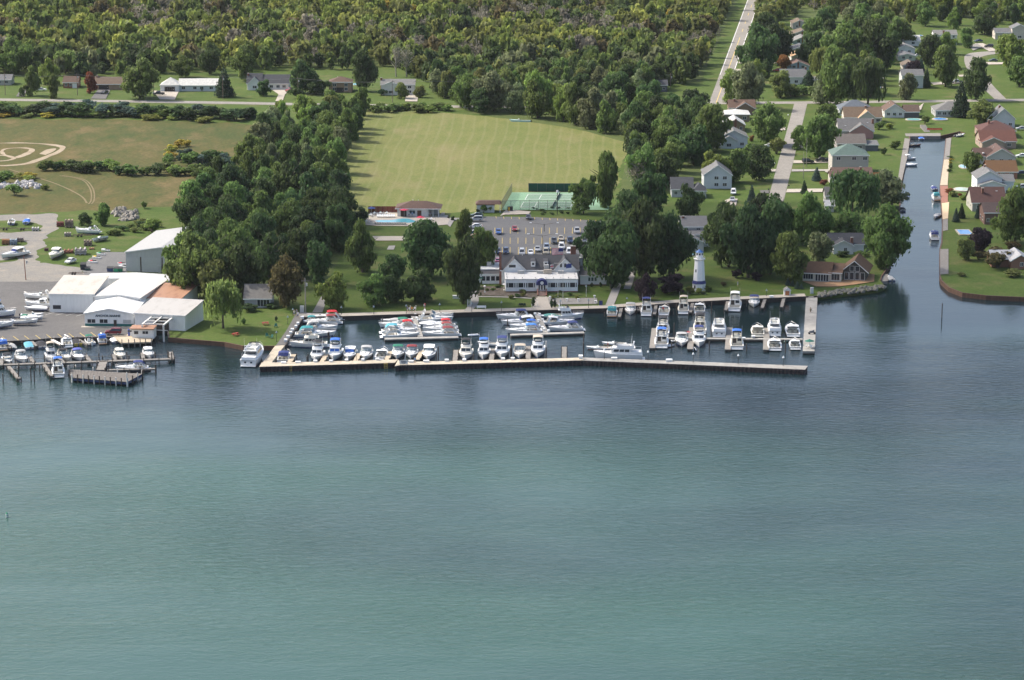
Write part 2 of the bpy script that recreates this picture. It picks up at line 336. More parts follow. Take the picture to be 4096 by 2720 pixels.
for q in range(14):
    y = -300+q*32
    a, b2 = mid(edge_xy(2989,.372,y),edge_xy(3040,.355,y),.5), mid(edge_xy(2989,.372,y+11),edge_xy(3040,.355,y+11),.5)
    sheet('centre_dash', ribbon([a,b2], .28), M_PAINTY, parent=crossroad, dz=dz)
# parking lot behind the clubhouse, its stall lines
lot = sheet('parking_lot', poly('I',[(1080,262),(1240,250),(1700,256),(2290,290),(2360,430),(2340,640),(1230,655),(1130,480)]), M_ASPH2)
dzl = .0045*LAYER[0]+.012
def lines(fr, segs, wd, m, parent, dzz, name='stall_line'):
    for a, b2 in segs: sheet(name, ribbon([W(fr,*a),W(fr,*b2)], wd), m, parent=parent, dz=dzz)
lines('H', [((x,34),(x-1,104)) for x in (530,621,712,803,896,989,1081,1173,1264,1354,1445,1537,1632,1722)], .16, M_PAINTY, lot, dzl)
lines('H', [((x,152),(x-1,224)) for x in (526,617,710,803,897,991,1086,1180,1275,1368,1463,1557)], .16, M_PAINTY, lot, dzl)
lines('H', [((x,264),(x,350)) for x in (526,617,710,806,899,995,1091,1188,1284,1380)], .16, M_PAINTY, lot, dzl)
lines('I', [((x,248+(x-1350)*.035),(x+3,266+(x-1350)*.035)) for x in range(1360,2260,66)], .16, M_PAINTY, lot, dzl)
# boatyard stall lines
apron = [o for o in COL.objects if o.name.startswith('asphalt_apron')][0]
lines('A', [((25+131*k,732-6.6*k),(88+131*k,780-6.6*k)) for k in range(9)], .16, M_PAINTY, apron, dzl)
lines('A', [((540-125*0+120*k,437+4*k),(410+122*k,470+5*k)) for k in range(5)], .12, M_PAINTW, apron, dzl)
# dirt go-kart track in the rough field
loop1 = smooth_line(poly('C',[(-200,470),(-60,418),(100,407),(350,412),(540,432),(592,452),(560,485),(420,545),(290,592),(180,612),(0,622),(-200,600)]),5)
sheet('dirt_track', ragged(ribbon(loop1, 2.2),.8,1.5,5), M_SAND)
loop2 = smooth_line(poly('C',[(18,486),(40,468),(100,457),(220,453),(292,464),(302,478),(270,502),(200,530),(140,548),(80,532),(30,512),(16,494),(18,486)]),5)
sheet('dirt_track', ragged(ribbon(loop2, 1.8),.7,1.5,6), M_SAND)
sheet('dirt_track', ribbon(smooth_line(poly('C',[(-140,545),(-60,528),(20,524),(90,534),(132,550),(100,566),(20,577),(-120,582)]),5), 1.8), M_SAND)
sheet('dirt_patch', smooth_line(poly('C',[(370,510),(440,470),(530,460),(500,490),(430,520)]),4), M_SAND)
for off in (0, 28):
    sheet('wheel_track', ribbon(smooth_line(poly('C',[(560+off,715),(700+off,735),(790+off,765),(840+off,820),(862+off,880),(860+off,950),(835+off,985)]),5), .5), M_DIRT)
sheet('wheel_track', ribbon(smooth_line(poly('C',[(80,655),(300,720),(520,790),(680,860),(780,920),(820,975)]),5), .7), M_DIRT)
# club promenade, paths, patio
prom_lo = SHORE_CLUB[:-1]
sheet('promenade', [p+Vector((0,.15,0)) for p in prom_lo]+[p+Vector((0,4.0,0)) for p in prom_lo[::-1]], M_CONC)
sheet('quay', poly('E',[(600,690),(708,680),(800,532),(920,356),(925,300),(845,300),(720,520)]), M_ASPHD)
sheet('quay_apron', poly('E',[(845,302),(925,300),(1270,312),(1270,340),(925,352),(900,385)]), M_PATH)
sheet('driveway', poly('E',[(1030,298),(1150,298),(1205,130),(1190,60),(1130,120)]), M_PATH)
for pts, wd, mm in (([(262,740),(272,800),(290,860),(285,930),(205,1025)],2.4,M_CONCG), ([(300,848),(480,850),(760,858),(1040,875)],1.3,M_CONCG),
                    ([(1082,850),(1092,930),(1096,1000)],6.0,M_CONC), ([(1985,688),(1940,810),(1885,950)],2.5,M_CONCG), ([(2150,545),(2130,640),(2090,760)],2.2,M_CONCG)):
    sheet('footpath', ribbon(smooth_line(poly('H',pts),3), wd), mm)
sheet('patio', poly('H',[(1155,868),(1735,866),(1747,936),(1172,942)]), M_PATH)
sheet('garden_bed', poly('H',[(310,720),(645,735),(648,800),(1030,805),(1035,862),(700,845),(330,832)]), groundmat('garden_soil',(.07,.055,.04),(.12,.10,.08),(.20,.18,.15),s1=.3,s2=1.))
sheet('garden_bed', poly('H',[(1150,800),(1520,800),(1560,835),(1150,858)]), M_WOODFLOOR)
# pool terrace, court, tennis
sheet('pool_terrace', smooth_line(poly('i',[(175,568),(230,440),(300,340),(790,330),(1300,400),(1600,380),(1790,455),(1745,565),(1400,580),(1000,592),(420,590)]),2), M_CONC)
sheet('pool_walk', poly('i',[(1600,385),(1640,340),(1700,340),(1690,385),(1760,388),(1740,440),(1990,440),(1990,465),(1870,490),(1800,610),(1745,570),(1790,455)]), M_CONCG)
mw, n2, l2, b2_ = newmat('pool_water'); b2_.inputs['Base Color'].default_value=(.12,.42,.50,1); b2_.inputs['Roughness'].default_value=.1
pool_pts = smooth_line(poly('i',[(360,497),(420,483),(560,478),(700,478),(800,462),(900,450),(1010,455),(1100,480),(1160,515),(1040,532),(800,530),(540,526),(420,518),(360,497)]),4)
sheet('swimming_pool', pool_pts, mw)
sheet('pool_coping', ribbon(pool_pts, .5), mat((.30,.31,.33),.7))
sheet('games_court', poly('i',[(330,786),(940,786),(962,868),(392,870)]), M_CONC)
sheet('shuffleboard_pad', poly('i',[(640,968),(760,965),(735,1040),(600,1040)]), M_CONCG)
sheet('terrace', poly('I',[(1395,248),(1440,200),(1500,196),(1660,210),(1640,232),(1440,236)]), M_CONC)
court = sheet('tennis_court', poly('I',[(1412,197),(1498,46),(2330,46),(2330,197)]), groundmat('court_green',(.18,.30,.19),(.21,.335,.215),s1=.1,s2=.5))
dzc = .0045*LAYER[0]+.012
M_CIN = groundmat('court_inner',(.155,.235,.17),(.17,.255,.185),s1=.1,s2=.5)
for (yt,yb) in ((62,110),(128,178)):
    xl = lambda y: 1637-(y-62)*.578
    Wd = 545
    sheet('court_surface', poly('I',[(xl(yt),yt),(xl(yb),yb),(xl(yb)+Wd,yb),(xl(yt)+Wd,yt)]), M_CIN, parent=court, dz=dzc)
    ya, yc = yt+(yb-yt)*.125, yb-(yb-yt)*.125; ym=(yt+yb)/2
    seg = [((xl(yt),yt),(xl(yb),yb)), ((xl(yt),yt),(xl(yt)+Wd,yt)), ((xl(yb),yb),(xl(yb)+Wd,yb)), ((xl(ya),ya),(xl(ya)+Wd,ya)), ((xl(yc),yc),(xl(yc)+Wd,yc)),
           ((xl(ya)+118,ya),(xl(yc)+118,yc)), ((xl(ya)+427,ya),(xl(yc)+427,yc)), ((xl(ym)+118,ym),(xl(ym)+427,ym)), ((xl(yt)+Wd,yt),(xl(yb)+Wd,yb))]
    lines('I', seg, .16, M_PAINTW, court, dzc+.03, 'court_line')
sheet('brick_terrace', poly('K',[(255,1010),(390,1062),(600,1062),(780,1040),(940,1015),(945,945),(820,935),(700,985),(500,1018)]), M_BRICKDECK)
# driveways of the houses
for fr, pts, mm in (('D',[(150,915),(215,820),(262,825),(230,915)],M_ASPHD), ('D',[(858,935),(930,845),(1045,845),(1000,938)],M_ASPHD), ('D',[(1510,943),(1440,860),(1690,862),(1650,945)],M_CONC),
    ('O',[(240,958),(270,895),(205,850),(385,848),(330,895),(308,958)],M_CONC), ('O',[(1465,960),(1470,895),(1590,895),(1580,962)],M_CONC),
    ('M',[(1110,475),(1310,475),(1300,510),(1100,505)],M_CONC), ('M',[(1140,710),(1255,710),(1245,750),(1150,750)],M_ASPHD), ('M',[(1020,970),(1195,970),(1185,998),(1060,998)],M_CONC), ('M',[(1000,1218),(1120,1218),(1105,1255),(1010,1250)],M_ASPHD),
    ('M',[(1440,685),(1880,685),(1880,712),(1450,718)],M_CONC), ('M',[(1400,865),(1830,875),(1830,893),(1395,900)],M_CONC), ('M',[(1380,972),(1850,972),(1850,990),(1375,998)],M_CONCG), ('M',[(1325,1205),(1810,1200),(1800,1240),(1310,1245)],M_CONC),
    ('M',[(590,1340),(640,1320),(740,1320),(720,1400),(590,1400)],M_CONC),
    ('N',[(300,395),(620,392),(620,405),(300,405)],M_CONC), ('N',[(285,452),(570,452),(570,464),(280,465)],M_CONC), ('N',[(262,505),(340,508),(335,522),(255,520)],M_CONC), ('N',[(290,572),(350,572),(345,584),(285,584)],M_CONC), ('N',[(270,618),(375,616),(372,630),(285,630)],M_CONC),
    ('N',[(2000,320),(2060,318),(2170,372),(2110,378)],M_CONC), ('N',[(1960,335),(2020,320),(2060,345),(1990,372)],M_PATH), ('N',[(2040,455),(2215,458),(2210,472),(2040,475)],M_CONC), ('N',[(1680,605),(2000,588),(2010,605),(1700,622)],M_CONC),
    ('N',[(1880,550),(1975,545),(1985,562),(1890,562)],M_CONC), ('L',[(1090,255),(1170,190),(1140,270),(1100,285)],M_CONC), ('L',[(0,700),(105,700),(105,720),(0,722)],M_CONC), ('L',[(0,980),(80,990),(75,1030),(0,1010)],M_CONCG)):
    sheet('driveway', poly(fr,pts), mm)
# ================================================================== TREES AND SHRUBS
def leafmat(name, col, spread=.35, trans=.55, attr=False):
    m, n, l, b = newmat(name)
    gi = node(n,'ShaderNodeNewGeometry'); oi = node(n,'ShaderNodeObjectInfo')
    r1 = node(n,'ShaderNodeMapRange'); r1.inputs[3].default_value=1-spread; r1.inputs[4].default_value=1+spread; l.new(gi.outputs['Random Per Island'],r1.inputs[0])
    r2 = node(n,'ShaderNodeMapRange'); r2.inputs[3].default_value=.8; r2.inputs[4].default_value=1.2; l.new(oi.outputs['Random'],r2.inputs[0])
    r3 = node(n,'ShaderNodeMapRange'); r3.inputs[3].default_value=.475; r3.inputs[4].default_value=.52; l.new(oi.outputs['Random'],r3.inputs[0])
    mu = node(n,'ShaderNodeMath',operation='MULTIPLY'); l.new(r1.outputs[0],mu.inputs[0]); l.new(r2.outputs[0],mu.inputs[1])
    hs = node(n,'ShaderNodeHueSaturation',Color=c4(col)); l.new(mu.outputs[0],hs.inputs['Value']); l.new(r3.outputs[0],hs.inputs['Hue'])
    if attr:
        at = node(n,'ShaderNodeAttribute',attribute_name='tint'); l.new(at.outputs['Color'],hs.inputs['Color'])
    l.new(hs.outputs[0],b.inputs['Base Color']); b.inputs['Roughness'].default_value=.6; b.inputs['Specular IOR Level'].default_value=.2
    tr = node(n,'ShaderNodeBsdfTranslucent'); l.new(hs.outputs[0],tr.inputs[0])
    mx = node(n,'ShaderNodeMixShader'); mx.inputs[0].default_value=trans; l.new(b.outputs[0],mx.inputs[1]); l.new(tr.outputs[0],mx.inputs[2])
    l.new(mx.outputs[0],n['Material Output'].inputs[0]); return m
TINT = dict(mid=(.138,.204,.056), dark=(.080,.130,.044), deep=(.056,.094,.037), yel=(.255,.300,.070), olive=(.180,.212,.064), lime=(.195,.268,.062), silver=(.195,.232,.112),  # dark and deep carry some cloud shade of the shore trees in their colour
            purple=(.040,.026,.036), grey=(.23,.218,.160), gold=(.42,.36,.06), blue=(.082,.132,.105), spruce=(.055,.092,.05), rust=(.27,.12,.05), willow=(.185,.232,.066), brown=(.14,.125,.05))
LEAF = {k: leafmat('foliage_'+k, v) for k, v in TINT.items()}
M_BARK = mat((.10,.08,.06), .9, var=.3, scale=4, name='bark'); M_BARKG = mat((.26,.24,.21), .9, var=.3, scale=4, name='grey_bark')
ICO = bmesh.new(); bmesh.ops.create_icosphere(ICO, subdivisions=1, radius=1)
ICV = np.array([v.co[:] for v in ICO.verts]); ICF = np.array([[v.index for v in f.verts] for f in ICO.faces]); ICO.free()
def rdir(rng, k):
    d = rng.normal(size=(k,3)); return d/np.linalg.norm(d,axis=1,keepdims=True)
def leaves(rng, cen, nor, size, droop=0, asp=1.0):
    """one bent quad per leaf clump; centres, outward normals"""
    k = len(cen); nn = nor+rng.normal(size=(k,3))*.55; nn[:,2] += .12; nn /= np.linalg.norm(nn,axis=1,keepdims=True)
    t = np.cross(nn, rdir(rng,k)); t /= np.linalg.norm(t,axis=1,keepdims=True)+1e-9; b = np.cross(nn,t)
    if droop: b = b*(1-droop)+np.array([0,0,-1])*droop
    s = size*(.6+.8*rng.random((k,1)))
    a = t*s*.5; c = b*s*.5*asp
    v = np.stack([cen-a-c, cen+a-c*.7, cen+a*.7+c, cen-a*.8+c*.9],1)
    return v.reshape(-1,3), np.arange(4*k).reshape(-1,4)
def crown_arrays(kind, seed, nleaf, lsize, core=True):
    """unit crown: height 1 from the ground, width 1"""
    rng = np.random.default_rng(seed); V=[]; Fq=[]; Ft=[]; off=0; cl=[]
    if kind in ('round','wide','tall','shrub','bare'):
        zb, zt = dict(round=(.07,1),wide=(.09,1),tall=(.05,1),shrub=(.0,1),bare=(.15,1))[kind]
        nc = dict(round=30,wide=36,tall=28,shrub=14,bare=14)[kind]; lob = rng.normal(size=(5,3)); lob /= np.linalg.norm(lob,axis=1,keepdims=True)
        cz, hz = (zb+zt)/2, (zt-zb)/2
        while len(cl) < nc:
            d = rdir(rng,1)[0]; r = rng.random()**.45
            p = d*r*.72*(.82+.34*max(0,float((lob@d).max()))); z = cz+p[2]*hz
            fx = 1-.25*max(0,(p[2]))-.12*max(0,-p[2])
            if kind=='tall': fx *= 1-.25*abs(p[2])
            rad = rng.uniform(.09,.23)*(1.25 if kind=='shrub' else 1)
            cl.append((p[0]*.5*fx*1.25, p[1]*.5*fx*1.25, z, rad, rad*(.62 if kind!='tall' else .5)))
    elif kind=='spruce':
        for q in range(13):
            z = .06+.86*q/12; R = .5*(1-z)**.85+.02; k = max(3,int(9*(1-z)+3))
            for s_ in range(k):
                a = 2*PI*(s_+rng.random()*.5)/k+q; rr = R*rng.uniform(.62,.8)
                cl.append((rr*math.cos(a), rr*math.sin(a), z, R*.36+.02, .05))
    elif kind=='cedar':
        for q in range(10):
            z = .06+.88*q/9; R = .46*math.sin(PI*min(1,.25+.75*(1-z)))**.8*(1 if z<.6 else (1-z)/.4*.75+.25)
            for s_ in range(4):
                a = 2*PI*rng.random(); cl.append((R*.45*math.cos(a), R*.45*math.sin(a), z, R*.62+.04, .10))
    elif kind=='willow':
        for q in range(26):
            a = 2*PI*rng.random(); r = .5*rng.random()**.5*.86
            top = .62+.34*math.sqrt(max(0,1-(r/.5)**2))
            cl.append((r*math.cos(a), r*math.sin(a), top-.08, .13, .10))
    w_ = np.array([c[3]**2 for c in cl]); w_ /= w_.sum()
    for q, (x,y,z,rx,rz) in enumerate(cl):
        k = max(4,int(nleaf*w_[q])); sq = .62 if kind in ('spruce','cedar') else .62
        d = rdir(rng,k); d[:,2] = np.where(rng.random(k)<.6, np.abs(d[:,2]), d[:,2])
        rr = rng.uniform(.6,1.22,(k,1)); cen = np.array([x,y,z])+d*rr*np.array([rx,rx,rz])
        if kind=='willow':
            drop = rng.random(k)*np.clip((z-.12),.1,.8)*(.25+1.5*math.hypot(x,y)); cen[:,2] -= drop; cen[:,:2] *= (1+.10*drop[:,None])
            v, f = leaves(rng,cen,d*np.array([1,1,.2]),lsize*.8,droop=.75,asp=2.6)
        elif kind=='spruce':
            v, f = leaves(rng,cen,d,lsize*.8,droop=.15,asp=1.5)
        else: v, f = leaves(rng,cen,d,lsize*(.7 if kind=='bare' else 1))
        V.append(v); Fq.append(f+off); off += len(v)
        if core and kind not in ('bare',) :
            s_ = np.array([rx,rx,rz])*sq*rng.uniform(.9,1.05,(len(ICV),1)); v = ICV*s_+np.array([x,y,z]); V.append(v); Ft.append(ICF+off); off += len(v)
    V = np.concatenate(V)
    if kind in ('round','wide','tall'):
        lo, hi = np.percentile(V[:,2],1), np.percentile(V[:,2],99.5); zb = dict(round=.07,wide=.11,tall=.05)[kind]; V[:,2] = zb+(V[:,2]-lo)/(hi-lo)*(1-zb)
    V[:,2] = np.maximum(V[:,2], .005)
    return V, np.concatenate(Fq), (np.concatenate(Ft) if Ft else np.zeros((0,3),int))
def np_mesh(name, V, Q, T):
    me = bpy.data.meshes.new(name); nq, ntr = len(Q), len(T)
    me.vertices.add(len(V)); me.vertices.foreach_set('co', V.astype(np.float32).ravel())
    li = np.concatenate([Q.ravel(), T.ravel()]).astype(np.int32)
    me.loops.add(len(li)); me.loops.foreach_set('vertex_index', li)
    me.polygons.add(nq+ntr)
    st = np.concatenate([np.arange(nq)*4, nq*4+np.arange(ntr)*3]).astype(np.int32)
    me.polygons.foreach_set('loop_start', st); me.update(calc_edges=True); return me
CROWN = {}; TRUNK = {}
def crown_mesh(kind, var):
    key = (kind,var)
    if key not in CROWN:
        nl, ls = dict(round=(3400,.056),wide=(4200,.047),tall=(3400,.056),shrub=(1000,.10),spruce=(1500,.07),cedar=(900,.09),willow=(2600,.05),bare=(420,.055))[kind]
        V,Q,T = crown_arrays(kind, 100+17*var+hash(kind)%1 +len(kind)*7, nl, ls)
        me = np_mesh('crown',V,Q,T); me.materials.append(LEAF['mid']); CROWN[key]=me
    return CROWN[key]
def trunk_mesh(kind, var):
    key = (kind,var)
    if key not in TRUNK:
        rng = random.Random(var*31+len(kind)); mb = MB()
        if kind in ('spruce','cedar'): mb.tube([(0,0,0),(0,0,.5),(0,0,.92)], .022, 6, .004)
        elif kind=='shrub':
            for q in range(4):
                a = q*1.6; mb.tube([(.03*math.cos(a),.03*math.sin(a),0),(.2*math.cos(a),.2*math.sin(a),.5)], .03, 5, .01)
        else:
            mb.tube([(0,0,0),(.008,.005,.18),(-.01,.01,.45),(.01,0,.8)], .032, 7, .006)
            k = 15 if kind=='bare' else 8
            for q in range(k):
                a = rng.random()*6.28; z = rng.uniform(.2,.62); r = rng.uniform(.22,.40); zz = min(.96,z+rng.uniform(.15,.36))
                mb.tube([(0,0,z),(r*.5*math.cos(a),r*.5*math.sin(a),z+(zz-z)*.6),(r*math.cos(a),r*math.sin(a),zz)], .012, 4, .003)
        TRUNK[key] = mb.mesh('trunk', M_BARKG if kind=='bare' else M_BARK)
    return TRUNK[key]
NV = dict(round=5,wide=4,tall=4,shrub=4,spruce=2,cedar=2,willow=2,bare=3)
trng = random.Random(11)
TREES = []
TREE_NAME = dict(round='broadleaf_tree',wide='broadleaf_tree',tall='broadleaf_tree',shrub='shrub',spruce='spruce_tree',cedar='cedar_tree',willow='willow_tree',bare='bare_tree')
def tree(pos, h, wd, kind, tint, label, group=None, cat=None):
    var = trng.randrange(NV[kind])
    root = empty(TREE_NAME[kind], pos, trng.random()*6.28, label, cat or ('shrub' if kind=='shrub' else 'tree'), group)
    for nm, me in (('trunk',trunk_mesh(kind,var)),('crown' if kind!='shrub' else 'foliage',crown_mesh(kind,var))):
        o = bpy.data.objects.new(nm, me); link(o, root); o.scale = (wd,wd,h) if nm!='trunk' else (h*.8 if kind!='shrub' else wd,h*.8 if kind!='shrub' else wd,h)
        if nm!='trunk':
            o.material_slots[0].link='OBJECT'; o.material_slots[0].material = LEAF[tint]
    TREES.append((pos.x,pos.y,wd/2)); return root
def T(fr, x, y, hp, wp, kind, tint, label, group=None):
    """tree by photo pixels: base point, height and width in that frame's pixels"""
    p = W(fr,x,y); s = FR[fr][2]/ppm(p); return tree(p, hp*s, wp*s, kind, tint, label, group)
def inside(p, pg):
    c = False; j = len(pg)-1
    for i in range(len(pg)):
        if (pg[i][1]>p[1]) != (pg[j][1]>p[1]) and p[0] < (pg[j][0]-pg[i][0])*(p[1]-pg[i][1])/(pg[j][1]-pg[i][1])+pg[i][0]: c = not c
        j = i
    return c
def scatter(fr, pts, spacing, rng, keep=None, avoid=.5):
    """blue-noise points on the ground inside a traced outline"""
    pg = poly(fr, pts); xs=[p.x for p in pg]; ys=[p.y for p in pg]; out=[]; miss=0; cell={}
    area=(max(xs)-min(xs))*(max(ys)-min(ys)); n=int(area/spacing**2*6)
    for _ in range(n):
        p=(rng.uniform(min(xs),max(xs)),rng.uniform(min(ys),max(ys)))
        if not inside(p,pg): continue
        k=(int(p[0]//spacing),int(p[1]//spacing))
        if any(math.hypot(p[0]-q[0],p[1]-q[1])<spacing for dx in(-1,0,1) for dy in(-1,0,1) for q in cell.get((k[0]+dx,k[1]+dy),())): continue
        if keep and not keep(p): continue
        cell.setdefault(k,[]).append(p); out.append(p)
    return out
TWORD = dict(mid='mid-green',dark='dark green',deep='very dark green',yel='yellow-green',olive='olive-green',lime='light green',silver='grey-green',purple='purple',grey='grey',gold='golden',blue='blue-green',brown='brownish',rust='reddish')
KWORD = dict(round='rounded',wide='broad-crowned',tall='narrow')
def looks(k, tint, h, hr): return ('tall ' if h>(hr[0]+hr[1])/2 else 'low ')+KWORD[k]+' '+TWORD[tint]
def wood(fr, pts, spacing, hr, kinds, tints, label, group, wr=(.62,.85), seed=1):
    rng = random.Random(seed)
    for p in sorted(scatter(fr,pts,spacing,rng), key=lambda p:p[1]):
        h = rng.uniform(*hr); k = rng.choice(kinds); tn = rng.choice(tints); tree(Vector((p[0],p[1],HL)), h, h*rng.uniform(*wr)*(.7 if k in('tall',) else 1), k, tn, looks(k,tn,h,hr)+' '+label, group)
# --- the great wood beyond the road: nearest trees as things, the rest one mass
rngw = random.Random(5)
wood_poly = [(-500,-40),(-500,285),(0,292),(300,308),(560,305),(700,290),(820,288),(1000,285),(1150,272),(1280,278),(1420,280),(1560,262),(1620,300),(1700,330),(1760,388),(2000,395),(2300,390),(2560,380),(2740,340),(2790,300),(2830,230),(2900,60),(2985,-160),(2985,-420),(-500,-420)]
pts = scatter('P', wood_poly, 6.9, rngw)
woodR = [(3080,-420),(3070,-150),(3040,20),(3040,120),(3110,110),(3200,40),(3330,60),(3420,70),(3520,40),(3660,90),(3700,60),(3900,75),(4000,100),(4100,90),(4600,110),(4900,-420)]
ptsR = scatter('P', woodR, 7.6, rngw)
def woodtint(p, r):
    # lighter, yellower regrowth deeper in; darker mature trees by the road; grey bare patches
    v = 1180*0; d = p[1]
    nz = math.sin(p[0]*.031+1.3)*math.sin(d*.027+.5)+.5*math.sin(p[0]*.083+d*.06)
    if d < 1360: return r.choice(('mid','dark','dark','mid','olive','silver'))
    if nz < -.35: return r.choice(('grey','grey','olive','mid','grey','brown'))
    if nz > .25: return r.choice(('yel','lime','olive','mid','lime','olive','gold' if r.random()<.12 else 'yel'))
    return r.choice(('mid','olive','lime','dark','mid','grey','yel'))
allw = sorted([(p,0) for p in pts]+[(p,1) for p in ptsR], key=lambda q:q[0][1])
allw = [q for q in allw if abs(q[0][0]) < q[0][1]*2048/F*1.06+8]
near = allw[:44]; rest = allw[44:]
for p, side in near:
    h = rngw.uniform(9,14.5)*(1.0 if p[1]<1360 else .85)
    k = rngw.choice(('round','round','tall','wide')); tn = woodtint(p,rngw); tree(Vector((p[0],p[1],HL)), h, h*rngw.uniform(.6,.85)*(.8 if k=='tall' else 1), k, tn, looks(k,tn,h,(9,14.5))+
        (' tree in the front of the wood beyond the road' if side==0 else ' tree in the front of the wood behind the far houses'), 'trees along the front of the wood' if side==0 else 'trees behind the far houses')
proto = [crown_arrays(k, 900+i, nl, ls) for i,(k,nl,ls) in enumerate((('round',170,.17),('tall',170,.17),('wide',190,.15),('round',170,.17),('bare',170,.10),('bare',150,.11),('tall',170,.16)))]
Vs=[];Qs=[];Ts=[];Cs=[];off=0; stemV=[]; stemF=[]
nr = np.random.default_rng(3)
for p, side in rest:
    tn = woodtint(p,rngw); i = rngw.choice((4,5)) if tn=='grey' and rngw.random()<.8 else rngw.choice((0,1,2,3,6))
    v,q,t_ = proto[i]; h = rngw.uniform(5,13.5); wd = max(5.5,h*rngw.uniform(.6,.95)); a = rngw.random()*6.28
    c,s_ = math.cos(a),math.sin(a); vv = np.stack([(v[:,0]*c-v[:,1]*s_)*wd+p[0],(v[:,0]*s_+v[:,1]*c)*wd+p[1],v[:,2]*h+HL],1)
    Vs.append(vv);Qs.append(q+off);Ts.append(t_+off);off+=len(vv)
    col = np.array(TINT[tn])*rngw.uniform(.8,1.25); Cs.append(np.repeat(np.append(col,1)[None],len(vv),0))
    if tn=='grey' or rngw.random()<.3:
        stemV.append((p[0],p[1],h))
me = np_mesh('wood',np.concatenate(Vs),np.concatenate(Qs),np.concatenate(Ts))
ca = me.color_attributes.new('tint','FLOAT_COLOR','POINT'); ca.data.foreach_set('color',np.concatenate(Cs).astype(np.float32).ravel())
me.materials.append(leafmat('foliage_wood',(.1,.1,.05),attr=True))
o = structure(link(bpy.data.objects.new('wood',me)),'stuff'); o['label']='deep mixed wood of green, yellow and bare grey trees'; o['category']='wood'
mb = MB()
for x,y,h in stemV:
    mb.tube([(x,y,HL),(x+.3,y,HL+h*.5),(x,y+.2,HL+h*.95)],.17,4,.05,cap=False)
    for q in range(3):
        a=rngw.random()*6.28; mb.tube([(x,y,HL+h*.45),(x+1.6*math.cos(a),y+1.6*math.sin(a),HL+h*.8)],.08,3,.03,cap=False)
structure(mb.build('wood_stems',M_BARKG,o),'stuff')
# --- wood strip between the two fields
wood('Z',[(600,330),(690,315),(790,298),(845,275),(852,262),(835,255),(640,290)],9.0,(8,13),('round','tall','round'),('mid','lime','mid','olive','silver'),'tree in the narrow belt between road and mown field','trees of the belt between the fields',seed=2)
wood('Z',[(565,400),(600,335),(830,290),(812,330),(795,400),(782,470),(690,480),(540,470),(470,460)],9.6,(10,15),('round','wide','tall'),('mid','dark','mid','dark','silver'),'tree in the wood strip between the two fields','trees of the strip between the fields',seed=3)
wood('Z',[(440,505),(560,470),(780,478),(800,545),(780,600),(740,615),(690,600),(640,640),(470,650),(420,600)],9.6,(11,16),('round','wide'),('dark','deep','dark','mid'),'tree in the thick wood behind the gabled sheds','trees of the dark wood by the sheds',seed=4)
# --- wood right of the mown field
wood('Z',[(1070,262),(1200,268),(1330,290),(1440,318),(1500,300),(1510,262),(1480,250),(1070,248)],9.5,(11,17),('round','wide','round'),('mid','dark','dark','lime','silver'),'tree on the wooded edge of the mown field','trees on the edge of the mown field',seed=6)
wood('Z',[(1455,330),(1470,440),(1540,430),(1560,400),(1640,345),(1630,270),(1530,290)],10,(11,16),('round','wide'),('dark','mid','dark','deep'),'tree in the grove by the side street','trees in the grove by the side street',seed=7)

wood('N',[(900,150),(1380,170),(1420,330),(1430,520),(1240,560),(1230,690),(880,690),(880,420),(880,200)],13,(9,15),('round','wide','wide'),('mid','dark','mid','silver','lime'),'garden tree in the block between the two far rows of houses','garden trees between the far rows',seed=8)
wood('N',[(420,90),(640,120),(640,330),(540,390),(560,640),(340,660),(330,560),(420,330)],15,(9,14),('round','wide'),('mid','dark','olive','lime'),'garden tree between the cross road and the far row','garden trees by the cross road',seed=9)
wood('N',[(1500,120),(2400,110),(2400,175),(2000,180),(1900,215),(1640,200),(1500,210)],13,(9,14),('round','wide','tall'),('mid','dark','lime'),'tree at the wood edge behind the far eastern houses','trees at the eastern wood edge',seed=10)
# ================================================================== BOATS
WHITE=(.80,.80,.78); CREAM=(.78,.74,.64); NAVY=(.03,.045,.16); BLUE=(.04,.14,.48); BLACK=(.025,.025,.03); TEAL=(.03,.22,.24); GREEN=(.02,.16,.10); TAN=(.50,.43,.34); GREY=(.40,.40,.39); MAROON=(.22,.035,.04); RED=(.45,.02,.03); AQUA=(.10,.36,.44); WHT2=(.82,.82,.82); DGREY=(.16,.16,.17); VIOLET=(.10,.12,.40)
M_GEL = lambda c: mat(c, .22, var=.04, spec=.5, name='gelcoat')
M_CANVAS = lambda c: mat(c, .9, var=.15, scale=2, name='canvas')
M_GLASS = mat((.035,.045,.055), .08, var=.05, spec=.7, name='tinted_glass')
M_GLASSL = mat((.22,.27,.28), .1, var=.1, spec=.6, name='clear_windshield')
M_CHROME = mat((.6,.6,.6), .3, .8, name='steel_rail'); M_RUB = mat((.03,.03,.03), .7, name='rubber')
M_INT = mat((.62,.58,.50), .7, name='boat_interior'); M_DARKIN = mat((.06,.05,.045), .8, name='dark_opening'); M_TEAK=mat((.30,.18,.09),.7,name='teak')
def hull_fn(L,B,fb,fbb):
    def sec(t):
        k = max(0,(t-.42)/.58); b = B/2*(1-k**2.3)*(.93+.07*min(1,t/.3)); b = max(b,.03)
        bc = b*(.86-.42*k); z = fb+(fbb-fb)*t**1.8
        return -L/2+L*t, -L/2+L*t*.94, b, bc, z
    return sec
ST_T = [0,.1,.22,.35,.48,.6,.7,.8,.88,.94,.98,1]
